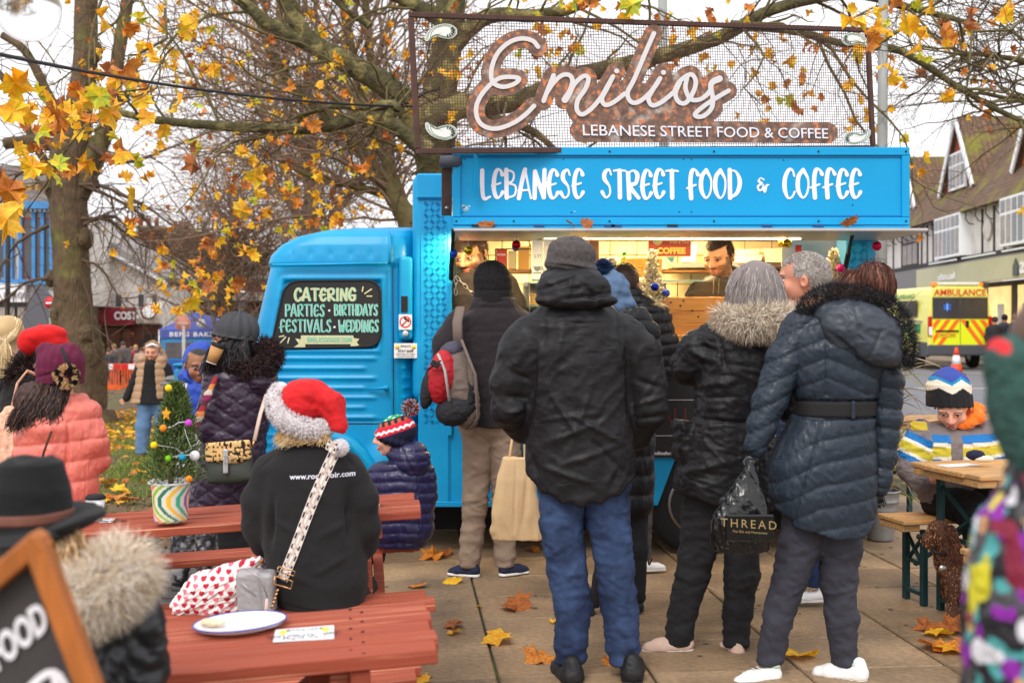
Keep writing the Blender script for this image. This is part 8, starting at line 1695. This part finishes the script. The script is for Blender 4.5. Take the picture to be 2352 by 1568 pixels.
cu2=thing('coffee_cup','kraft paper coffee cup with black lid tipped at the mouth of the capped woman','cup',P(492,812,6.25)); q=MB(); a,b=P(486,832,6.25),P(500,796,6.25); q.tube([a,b],[.028,.036],20); q.build('cup_wall',mat('kraft',(190,142,86),.8),cu2); q=MB(); q.tube([b,b+(b-a)*.12,b+(b-a)*.18],[.038,.038,.032],20); q.build('lid',m_rub,cu2); q=MB(); q.tube([a-(b-a)*.04,a],.0285,20); q.build('base_rim',m_white,cu2)
sc=thing('scarf','long bright striped knitted scarf hanging at the front of the purple coat','scarf',P(478,960,6.3)); V,Fq=nets([chain([(500,868,-20,6),(490,905,-50,6.5),(474,950,-58,6.5),(462,985,-54,6)],.5)],2); pal_=[lc(c)for c in((150,40,46),(196,120,60),(190,176,160),(140,44,90),(90,40,50))]; cc=np.array([pal_[int((-z-868)/12)%5]for z in V[:,2]]); obj('knitted_scarf',npmesh('knitted_scarf',toworld(V,6.3),Fq,True,cc),mat('scarf_knit',(200,100,80),.95,attr='col',bump=.4,bs=200),sc)
Yp=6.1; pb=thing('saddle_bag','green leather handbag with leopard print flap over the purple coat','handbag',P(528,1110,Yp))
def leo(u,v,d,n):
 x=fbm(np.stack([u/5,v/5,d/9],1),2,5); c=np.tile(lc((222,184,120)),(len(u),1)); c[x>.16]=lc((30,24,24)); c[(x>.10)&(x<=.16)]=lc((150,100,56)); return c
sdf('bag_body',Yp,[B((527,1066,0),(54,42,14),12,ry=-.08),E((527,1086,0),(52,24,16))],mat('green_leather',(62,70,62),.5,bump=.3,bs=120),pb,h=2.6,k=8); sdf('leopard_flap',Yp,[B((527,1034,-12),(52,22,8),6,ry=-.08),E((530,1046,-13),(44,18,9))],mat('leopard_hide',(220,180,120),.8,attr='col'),pb,h=1.5,k=6,col=leo)
sdf('buckle_tab',Yp,[B((524,1056,-24),(6,28,3),2)],mat('silver_tab',(190,192,194),.4,.3),pb,h=1.8); q=MB(); q.tube([P(u,v,Yp-.07)for u,v in((514,1048),(534,1048),(534,1062),(514,1062),(514,1048))],.002,5); q.build('buckle',m_steel,pb)
q=MB(); q.tube([P(612,905,6.22),P(598,950,6.15),P(584,1012,6.08)],.012,6,sy=.25); q.build('strap',mat('strap_cream',(206,184,170),.7),pb); q=MB(); q.tube([P(584,1010,6.06),P(580,1026,6.05)],.006,6); q.build('clip',m_gold,pb)
# --- boy in blue hooded jacket
Y=7.0; t=person('boy in blue hooded jacket with orange lining and camouflage trousers',450,1345,Y)
head(t,Y,(460,838,-14),80,yaw=.4,pitch=.12,skin=(150,98,66),hairc=(30,24,22),h=3.2,line=-74)
m_bb=mat('royal_blue_shell',(32,70,170),.55,bump=.3,bs=30); sdf('hood',Y,[E((458,832,14),(40,48,44)),E((450,866,4),(40,26,44)),E((466,840,-34),(29,38,48),k=5,sub=True)],m_bb,t,h=2.4,k=8,disp=wrinkle(2.5,16,18)); sdf('hood_lining',Y,[E((461,836,6),(32,42,26)),E((466,840,-30),(27,38,46),k=4,sub=True)],mat('orange_lining',(230,84,40),.8),t,h=2.4,k=5)
def bcol(u,v,d,n):c=np.tile(lc((34,72,176)),(len(u),1)); c[(v>965)|((v<905+(460-u)*.5)&(u<440))|(u<424)]=lc((206,204,204)); return c
sdf('jacket',Y,[L([(868,458,0,30,30),(890,458,0,56,40),(960,456,0,58,44),(1070,456,0,54,42)],2.3),chain([(412,905,0,24),(404,970,0,22),(408,1040,-10,19)]),chain([(500,905,0,24),(508,970,0,22)])],mat('jacket_blocks',(40,80,170),.6,attr='col',bump=.3,bs=30),t,h=2.6,k=8,col=bcol,disp=wrinkle(2.6,20,20))
def camo(u,v,d,n):x=fbm(np.stack([u/11,v/11,d/11],1),2,9); c=np.tile(lc((92,90,92)),(len(u),1)); c[x>.15]=lc((46,46,50)); c[x<-.2]=lc((150,148,150)); return c
sdf('trousers',Y,[chain([(424,1060,0,30),(424,1180,0,27),(420,1260,0,25),(414,1322,0,17)]),chain([(488,1060,0,30),(482,1180,0,27),(474,1260,0,25),(466,1300,10,17)])],mat('camouflage',(90,90,90),.85,attr='col'),t,h=2.4,col=camo,disp=wrinkle(3,20,10)); shoe(t,Y,424,1348,48,PI-.6,m_bs,m_rub,0,lacew); shoe(t,Y,466,1330,44,PI/2+.4,m_bs,m_rub,20)
# --- walking woman
Y=16.0; t=person('walking woman in tan padded gilet, black sweatshirt and wide blue jeans',350,1052,Y)
head(t,Y,(350,806,0),44,yaw=.08,pitch=.12,skin=(220,158,128),hairc=(150,110,76),hair=900,hl=8,hw=5,h=5,line=-56,brow=0,lips=(206,130,118))
guided('hair',[[(334,790,2),(350,782,-4),(366,790,2)],[(340,790,6),(368,800,4),(380,826,0)],[(345,786,6),(372,806,4),(384,836,0)]],260,2,1.6,m_hair,t,Y,3,cols=vary((206,176,140),(160,120,84))); q=MB(); q.tube([P(336,796,Y-.08),P(350,790,Y-.13),P(364,796,Y-.08)],.02,6); q.build('headband',m_white,t)
m_vest=mat('tan_padding',(176,140,108),.6,bump=.3,bs=20); sdf('sweatshirt',Y,[L([(826,352,0,12,14),(836,350,0,30,20),(880,348,0,28,20),(926,350,0,42,25)]),chain([(322,846,0,12),(308,880,0,11),(292,914,-6,8)]),chain([(382,846,0,12),(392,880,2,11),(398,905,8,9)])],fleece,t,h=1.8,k=4,disp=wrinkle(1,8,8))
sdf('gilet',Y,[L([(826,352,2,22,16),(838,350,2,38,24),(880,348,2,40,26),(925,344,2,46,28)]),E((330,826,-6),(12,12,12)),E((372,828,-6),(12,12,12)),L([(800,350,-24,12,20),(860,349,-24,13,20),(930,348,-24,20,20)],k=1,sub=True)],m_vest,t,h=1.5,k=3,disp=both(quilt(1.8,17,830),wrinkle(.6,4,8)))
leg('jeans',t,Y,[(334,915,0,18),(330,980,-4,17),(330,1045,-12,16)],mat('light_denim',(92,122,158),.85,var=.25,vs=4),4,1.6,h=2,extra=lchain([(368,915,0,18),(374,975,4,16),(370,1032,16,14)]),stack=4); shoe(t,Y,340,1056,30,PI+1.2,mat('tan_boot',(170,130,96),.8),m_ws,-4); shoe(t,Y,372,1040,26,PI+1.2,mat('tan_boot'),m_ws,20); hand_mesh(t,Y,(285,920,-6),6,PI/2+.4,mat('skin_plain',(214,150,124),.55),1,1)
# --- girl in pink puffer
Y=5.0; t=person('girl in coral pink puffer, maroon knitted hat and leopard ear muffs',135,1450,Y)
head(t,Y,(140,852,0),92,yaw=PI+.55,hairc=(50,36,34),skin=(214,160,130))
m_mar=mat('maroon_knit',(94,22,54),.95,bump=.6,bs=160,var=.12,vs=14); sdf('knitted_hat',Y,[E((140,836,0),(54,46,56)),E((106,806,0),(22,20,26)),E((160,802,6),(20,14,24)),L([(850,138,0,52,54),(880,138,0,52,54)])],m_mar,t,h=2.6,k=10,disp=both(lambda u,v,d,n:1.0*np.sin(u/2.6),creases([((86,868),(190,845),3,-4),((130,800),(150,830),6,-5)])))
G=[[(92+k*10,880,-30-12*math.sin(k/8*PI)),(76+k*11,920,-52),(56+k*12,950+8*math.sin(k*2),-60),(40+k*14,976+10*math.sin(k*1.7),-58)]for k in range(9)]; guided('hair',G,2600,5,2.8,m_hair,t,Y,6,cols=vary((58,40,36),(36,26,24),(96,70,58),.15),jit=.9,endj=.3)
sdf('hair_mass',Y,[E((110,925,-30),(66,48,26),ry=.3)],mat('brown_hair_base'),t,h=3.5,disp=wrinkle(4,10,20)); m_cor=mat('coral_nylon',(224,118,104),.4,bump=.35,bs=24,bd=.006,var=.07,vs=8)
sdf('puffer_jacket',Y,[L([(905,150,0,46,40),(935,146,0,78,54),(1000,136,0,92,64),(1080,130,0,94,68),(1200,128,0,92,70),(1260,128,0,88,66)],2.3),chain([(196,950,0,34),(212,1010,0,35),(212,1055,20,32),(190,1075,60,26)]),chain([(72,960,0,32),(56,1040,10,30)]),E((130,975,-46),(58,30,30))],m_cor,t,h=3.2,k=12,disp=both(quilt(6,46,935,slope=.1),wrinkle(2.2,10,26,14,4),creases([((180,960),(172,1120),4,-9)])))
q=MB(); q.tube([P(118,990,4.84),P(100,1040,4.84),P(90,1100,4.86)],.012,6,sy=.3); q.build('bag_strap',mat('strap_brown',(84,60,50),.7),t); leg('trousers',t,Y,[(100,1240,0,50),(100,1540,0,36)],m_jeanb,3,3,extra=lchain([(160,1240,0,50),(160,1540,0,36)]))
q=MB(); q.tube([P(142,800,4.9),P(154,828,4.87),P(166,848,4.88)],.008,6); q.build('ear_muff_band',m_rub,t)
n_=2600; dd_=np.random.RandomState(7).randn(n_,3); dd_/=np.linalg.norm(dd_,axis=1)[:,None]
def leoc(R,rs):x=vnoise(R/6.5,4); c=np.tile(lc((226,190,140)),(len(R),1)); c[x>.12]=lc((34,28,32)); return c
ribbons('ear_muff',dd_*np.array((24,14,22))+np.array((171,-50,-862)),dd_,8,2.4,m_furm,t,Y,2,.3,0,3,cols=leoc)
# --- red beret
Y=5.7; t=person('woman in scarlet beret with dark curly hair and black coat',70,1350,Y)
head(t,Y,(112,800,0),100,yaw=1.75,skin=(226,176,156),hairc=(40,28,26),h=3.2); m_ber=mat('scarlet_felt',(206,16,18),.9,bump=.3,bs=160,sheen=.03)
sdf('beret',Y,[E((100,772,0),(52,26,54),ry=-.12),E((120,790,0),(36,20,44)),E((76,790,-10),(28,26,36))],m_ber,t,h=2.6,k=12,disp=wrinkle(2.5,22,18,20,3,2,False)); q=MB(); q.tube([P(92,752,Y),P(91,743,Y)],.006,6); q.build('beret_tip',m_ber,t)
cur=np.random.RandomState(9); n_=2600; dd_=cur.randn(n_,3); dd_/=np.linalg.norm(dd_,axis=1)[:,None]; ribbons('curly_hair',dd_*np.array((38,30,44))*cur.rand(n_,1)**.4+np.array((66,-10,-868)),dd_,30,2.6,m_hair,t,Y,6,.6,.5,3,cols=vary((52,36,34),(30,22,22),(86,62,56),.12),wave=.9); sdf('hair_mass',Y,[E((66,870,-6),(38,44,30))],mat('brown_hair_base'),t,h=3.5,disp=wrinkle(4,8,8))
sdf('coat',Y,[L([(858,84,0,40,40),(885,80,0,66,50),(1000,76,0,70,60),(1350,76,0,74,60)],2.3),chain([(48,910,-20,30),(40,960,-24,28),(44,1005,-20,24)])],fleece,t,h=4,k=10,disp=wrinkle(3,26,20))
tt_=thing('peach_tote','peach patterned shopping bag on the shoulder of the woman in the beret','bag',P(18,1060,5.3)); m_pch=mat('peach_print',(228,172,140),.85,col2=(240,200,176),cs=70,thr=(.45,.6)); sdf('bag_body',5.3,[L([(935,26,0,12,10),(980,16,0,34,18),(1100,8,0,44,22)],3)],m_pch,tt_,h=3.2,disp=wrinkle(4,12,60)); q=MB(); q.tube([P(26,940,5.3),P(40,880,5.3),P(62,852,5.36),P(88,862,5.4),P(96,900,5.45)],.011,6,sy=.4); q.build('handle',m_pch,tt_)
Y=6.6; t=person('woman with straight blonde ponytail in black padded coat at the picture edge',5,1250,Y)
head(t,Y,(20,770,0),94,yaw=PI,hairc=(190,160,112)); bl2=vary((214,188,140),(176,142,96),(238,220,184),.3); sdf('hair_mass',Y,[E((18,764,0),(36,36,40))],mat('blonde_base',(190,160,112),.6),t,h=3)
guided('hair',[[(18+34*math.sin(a),740-12*math.cos(a),-10),(20+30*math.sin(a),765,-34),(32,784,-44)]for a in np.linspace(-1.7,1.7,9)],1300,3,2.2,m_hair,t,Y,4,cols=bl2); guided('ponytail',[[(32,780,-44),(20,810,-50),(18,855,-48)],[(32,780,-48),(34,815,-54),(30,868,-50)],[(32,780,-44),(46,812,-50),(40,858,-48)]],900,3,2.2,m_hair,t,Y,5,cols=bl2)
sdf('coat',Y,[L([(805,8,0,34,34),(835,4,0,54,46),(1000,0,0,60,50),(1240,0,0,60,50)],2.3)],m_puf,t,h=4,disp=both(quilt(4,34,830),wrinkle(1.5,9,18)))
# --- woman in the black felt hat (near left)
Y=2.32; t=person('seated woman in wide black felt hat and black parka with thick pale fur hood',190,1568,Y)
head(t,Y,(80,1222,0),170,yaw=PI+.3,hairc=(120,90,60),neck=1,h=5); m_felt=mat('black_felt',(20,20,22),.95,bump=.3,bs=180,sheen=.03)
sdf('felt_hat',Y,[L([(1046,70,0,44,50),(1062,70,0,70,76),(1120,66,0,88,98),(1190,60,0,100,108),(1225,58,0,104,112)],2.2),E((72,1038,0),(26,22,70),k=18,sub=True),E((50,1204,0),(184,10,196),ry=-.08,rx=.12),E((192,1190,-30),(44,12,110),ry=-.3,k=12)],m_felt,t,h=4.2,k=8,disp=wrinkle(3,60,30,50,3,2,False)); sdf('hat_band',Y,[L([(1168,61,0,101,108),(1194,60,0,104,112)],2.2)],mat('brown_leather',(110,64,48),.6,bump=.3,bs=60),t,h=4,k=2)
guided('hair',[[(70+k*18,1215,-90),(80+k*20,1255,-110),(70+k*24,1300,-116),(90+k*22,1340,-110)]for k in range(9)],2200,9,4.5,m_hair,t,Y,6,cols=vary((176,136,92),(112,82,54),(216,186,146),.2),jit=1.2)
fur('fur_trim',[(60,1300,-70,30),(120,1335,-110,44),(180,1365,-130,52),(240,1350,-120,56),(290,1318,-90,54),(310,1280,-40,40)],16000,40,52,2.4,m_furm,t,Y,cols=vary((240,226,204),(200,174,146),(250,244,234),.4),curl=.5,grav=.3)
sdf('fur_core',Y,[chain([(60,1300,-70,30),(120,1335,-110,40),(180,1365,-120,44),(240,1350,-110,46),(290,1318,-80,44),(310,1280,-40,34)])],mat('fur_base',(220,202,178),.95),t,h=6)
m_glossy=mat('glossy_black',(30,30,35),.34,crump=((6,.6,.02,.5),)); sdf('parka',Y,[L([(1320,160,0,120,100),(1380,150,0,190,130),(1480,140,0,214,150),(1640,140,0,216,160)],2.3),chain([(310,1440,-10,70),(316,1530,-10,66),(300,1620,0,60)])],m_glossy,t,h=6,k=20,disp=both(wrinkle(9,70,50,60,4,3,True,.8),creases([((250,1400),(230,1560),14,-16),((330,1430),(370,1500),10,-12)])))
# --- boy at the beer table
Y=6.42; t=person('boy in zigzag knitted hat and striped grey jacket sitting at the worn table',2190,1250,Y)
head(t,Y,(2180,928,-20),100,yaw=-.45,pitch=.5,skin=(228,172,148),hairc=(110,84,60),h=3,neck=0)
def zz(u,v,d,n):
 z=14*np.abs(((u-2176)/24+.5)%2-1)-2; c=np.tile(lc((26,25,28)),(len(u),1)); w=v-z
 c[w<890]=lc((226,214,196)); c[w<871]=lc((20,130,180)); c[w<864]=lc((54,72,150)); return c
sdf('zigzag_hat',Y,[E((2176,882,-6),(46,34,54)),E((2176,866,-4),(26,25,32)),L([(882,2176,-6,48,56),(932,2177,-12,50,60)])],mat('zigzag_knit',(60,60,90),.95,attr='col',bump=.5,bs=170),t,h=1.9,k=6,col=zz,cut=lambda u,v,d:v-(936+(u-2176)*-.05),disp=lambda u,v,d,n:.9*np.sin(u/2.4)*(v>905))
def st(u,v,d,n):
 arm=u<2128; w=np.where(arm,(v-1002)+(u-2100)*-.5,(v-1002)+.04*np.abs(u-2185)); w=np.where(u>2262,(v-1000)+(u-2262)*.3,w); c=np.tile(lc((118,108,108)),(len(u),1)); m=~((np.abs(u-(2178))<13)&(~arm))
 def S(a,b,cc):c[(w>a)&(w<=b)&m]=lc(cc)
 S(-6,12,(20,110,180)); S(12,21,(226,220,200)); S(21,42,(196,180,50)); S(42,50,(226,220,200)); S(50,64,(20,110,180)); c[(v<985)&(u<2122)&(u>2090)]=lc((190,166,40)); c[(v<966)&(u<2140)]=lc((50,46,130)); return c
sdf('striped_jacket',Y,[L([(970,2190,16,38,22),(986,2186,8,76,40),(1010,2186,0,84,52),(1110,2190,0,82,54),(1150,2190,0,76,52)],2.3),chain([(2116,992,0,28),(2094,1030,-6,29),(2086,1075,-16,28),(2100,1104,-40,22)]),chain([(2262,996,0,28),(2286,1040,-6,29),(2290,1090,-14,27)])],mat('jacket_stripes',(118,108,108),.75,attr='col',bump=.35,bs=40),t,h=2.2,k=9,col=st,disp=wrinkle(3,26,16,22,4))
sdf('cuff',Y,[E((2100,1106,-40),(24,14,20),ry=.5)],mat('cuff_navy',(34,34,96),.9),t,h=2.4); hand_mesh(t,Y,(2124,1094,-48),14,.1,mat('skin_plain'),1.3,-1); m_oh=mat('orange_fleece',(240,120,30),.9,sheen=.2)
sdf('orange_hood',Y,[E((2232,944,8),(34,20,30),ry=-.1),C((2196,972,-34),9,(2236,956,-26),15),E((2208,968,-20),(22,14,20))],m_oh,t,h=2.4,k=8,disp=wrinkle(3,16,10)); sdf('trousers',Y,[chain([(2160,1150,0,42),(2190,1152,-110,36),(2200,1240,-130,26),(2204,1330,-110,20)]),chain([(2220,1150,0,42),(2262,1152,-110,36),(2262,1240,-130,26)])],m_jeanb,t,h=3.6,k=10,disp=wrinkle(3,20,14)); shoe(t,Y,2204,1348,50,-PI/2,m_bs,m_rub,-100)
# --- dog
Y=6.0; dg=thing('dog','curly brown spaniel type dog sitting under the worn table looking up','dog',P(2200,1412,Y)); m_dog=mat('dog_coat',(84,50,34),.9,attr='col')
dv=[E((2157,1220,0),(25,25,24)),C((2146,1228,-4),14,(2121,1236,-8),9),C((2130,1244,-8),8,(2138,1258,-6),6),C((2166,1232,0),22,(2186,1290,10),34),L([(1268,2184,8,22,26),(1320,2196,10,27,36),(1372,2214,34,34,50),(1390,2220,40,26,46)]),C((2178,1326,-14),13,(2180,1400,-22),8),C((2180,1402,-22),9,(2170,1407,-34),9),C((2208,1330,-10),13,(2212,1400,-16),8),C((2212,1403,-16),9,(2203,1408,-26),9),E((2240,1380,30),(28,34,40)),C((2250,1398,30),10,(2226,1408,-10),10)]
V,Fq=nets(dv,3,10,wrinkle(3,7,7)); nr=vnormals(V,Fq); bc=vary((96,58,38),(60,36,26)); r_=np.random.RandomState(4); obj('body',npmesh('body',toworld(V,Y),Fq,True,np.tile(lc((72,44,30)),(len(V),1))),m_dog,dg); i=r_.choice(len(V),7000)
ribbons('curly_coat',V[i],nr[i]*.7+np.array((0,0,-.9)),4.6,1.6,m_dog,dg,Y,3,.4,.6,5,cols=lambda R,rs:vary((132,84,56),(70,42,30),(184,130,88),.25)(R,rs)*np.where(R[:,:1]<2140,1.35,1.0),wave=.4); G=[[(2168+k*3,1206,-26),(2178+k*3,1240,-26),(2182+k*3,1284,-24)]for k in range(4)]; guided('ear',G,900,4,2.2,m_dog,dg,Y,5,cols=vary((92,52,38),(54,30,24),(130,80,56),.15),jit=1.2)  # palest strands paint highlights into the coat; muzzle strands are lighter too
q=MB(); q.ball(P(2111,1232,Y-.02),.015,12); q.build('nose',m_rub,dg); q=MB()
for(u,d)in((2143,-.052),):q.ball(P(u,1216,Y+d),.009,10)
q.build('eyes',mat('dog_eye',(70,40,20),.1,coat=1),dg); q=MB(); q.tube([P(2168+24*math.cos(a),1262+10*math.sin(a),Y+.075*math.sin(a+2.4))for a in np.linspace(0,6.3,20)],.008,6); q.build('collar',mat('collar_black',(24,24,28),.6),dg); q=MB(); q.lathe(P(2165,1306,Y-.09),[(.001,-.002),(.02,-.002),(.02,.002)],18,'Y'); q.build('name_tag',m_steel,dg); q=MB(); q.tube([P(2190,1256,5.95),P(2250,1242,6.0),P(2300,1226,6.1)],.006,6); tag(q.build('dog_lead',mat('lead_brown',(150,96,50),.7),loc=P(2250,1242,6)),'patterned brown dog lead running under the worn table','dog lead')
# --- near right person, out of focus
Y=1.35; t=person('person in dark green knitted scarf and bright patterned coat at the picture edge',2340,1568,Y); m_gk=mat('green_knit',(52,84,78),.95,bump=.5,bs=120,col2=(76,96,92),cs=9)
def spots(u,v,d,n):c=np.tile(lc((48,80,74)),(len(u),1)); x=vnoise(np.stack([u/30,v/30,d/30],1),6); c=c*(1+.25*x[:,None]); c[((u-2286)/13)**2+((v-792)/20)**2<1]=lc((210,50,56)); c[((u-2345)/14)**2+((v-830)/44)**2<1]=lc((150,140,150)); return c
sdf('knitted_scarf',Y,[E((2388,930,0),(112,170,120),ry=-.18),E((2350,1000,-20),(44,90,80)),E((2320,835,0),(52,66,80))],mat('green_scarf',(60,90,84),.95,attr='col',bump=.4,bs=90),t,h=4.5,k=16,col=spots,disp=wrinkle(5,40,30)); head(t,Y,(2420,800,0),260,yaw=PI,hairc=(90,60,44),h=6)
pc=[(24,22,28),(80,170,168),(24,22,28),(150,40,160),(220,206,40),(226,222,226),(60,30,40),(226,180,120)]
def pat(u,v,d,n):
 c=np.tile(lc((22,20,26)),(len(u),1))
 for k,(p,th,s)in enumerate((((70,70,72),.1,30),((70,150,150),.22,46),((130,30,150),.34,36),((206,196,40),.38,52),((206,204,210),.40,44),((120,20,50),.46,34),((210,150,100),.5,30))):c[vnoise(np.stack([u/s,v/(s*1.6),d/50],1),3+k*4)>th]=lc(p)
 return c
sdf('patterned_coat',Y,[L([(1060,2400,0,70,80),(1120,2392,0,84,110),(1200,2370,0,110,130),(1300,2352,0,112,140),(1450,2346,0,118,150),(1640,2346,0,120,150)],2.3)],mat('patterned_cloth',(100,100,100),.7,attr='col',bump=.3,bs=30),t,h=4,k=10,col=pat,disp=wrinkle(8,60,50))
# --- background people
def bgp(label,u,vh,Y,coat,hairc,grp,hh=1.7,trou=(40,42,52),wd=.23,ya=PI,hat=None):
 S=F/Y; fz=float(gz((u-CX)/F*Y))-.03; vf=CY+(HC-fz)*S; vh=vf-hh*S if vh is None else vh; H=vf-vh; t=person(label,u,vf,Y,grp); m=mat('cloth_%d_%d_%d'%coat,coat,.8,var=.15); a=H/7.6
 sdf('head',Y,[E((u,vh+a*.55,0),(a*.36,a*.52,a*.42)),C((u,vh+a,0),a*.2,(u,vh+a*1.3,0),a*.22)],mat('skin_plain',(214,150,124),.55),t,h=a*.09); sdf('hair',Y,[E((u,vh+a*.42,a*.12 if ya<1 else-a*.12),(a*.42,a*.46,a*.44))],mat('hairc_%d_%d_%d'%(hat or hairc),hat or hairc,.8),t,h=a*.09,disp=wrinkle(a*.04,a*.2,a*.2))
 w=wd*S; sdf('coat',Y,[L([(vh+a*1.15,u,0,w*.4,w*.4),(vh+a*1.5,u,0,w*.95,w*.6),(vh+a*3,u,0,w*.85,w*.62),(vh+a*4.3,u,0,w*.88,w*.65)]),chain([(u-w*.9,vh+a*1.7,0,w*.27),(u-w*1.08,vh+a*2.9,0,w*.24),(u-w*.9,vh+a*3.8,-w*.3,w*.18)]),chain([(u+w*.9,vh+a*1.7,0,w*.27),(u+w*1.08,vh+a*2.9,0,w*.24),(u+w*.95,vh+a*3.8,-w*.3,w*.18)])],m,t,h=a*.13,k=a*.2,disp=wrinkle(a*.06,a*.5,a*.4))
 sdf('trousers',Y,[chain([(u-w*.45,vh+a*4.1,0,w*.42),(u-w*.4,vf-a*.3,0,w*.26)]),chain([(u+w*.45,vh+a*4.1,0,w*.42),(u+w*.45,vf-a*.3,w*.3,w*.26)])],mat('cloth_%d_%d_%d'%trou,trou,.85),t,h=a*.14); return t
g1='passers by outside the shop'; bgp('passer by in dark jacket nearest the ambulance tail light',2284,727,37,(40,40,44),(60,44,36),g1); bgp('broad passer by in dark blue jacket and black beanie outside the shop',2307,722,37.5,(50,56,70),(30,30,32),g1,hat=(26,26,30),wd=.27); bgp('passer by in black jacket turned sideways by the shop window',2330,722,37,(34,34,38),(110,76,56),g1)
g2='crowd behind the orange barrier'
for k,(u,vh,Y_,c,hc,lab)in enumerate(((262,790,42,(96,84,80),(176,140,100),'person with fair hair and brown coat by the thick trunk'),(283,784,42.5,(92,88,92),(70,66,70),'tall person in grey coat behind the orange barrier'),(302,796,43,(150,40,60),(120,90,70),'person in dark red coat behind the orange barrier'),(312,792,44,(52,52,60),(190,150,110),'person with sandy hair in dark coat behind the barrier'),(326,798,42,(170,150,130),(90,66,50),'person in beige coat just left of the walking woman'),(334,788,45,(40,44,60),(40,36,36),'person in dark blue coat above the walking woman'),(250,800,41,(60,60,64),(90,70,60),'half hidden person in charcoal at the trunk edge'),(395,805,36,(70,60,70),(60,44,40),'person in mauve grey coat seen by the bakery tent'),(66,806,36,(190,50,50),(80,60,50),'person in red jacket in front of the blue trimmed shop'))):
 bgp(lab,u,vh,Y_,c,hc,g2,trou=(44,46,56)if k%2 else(70,76,96))
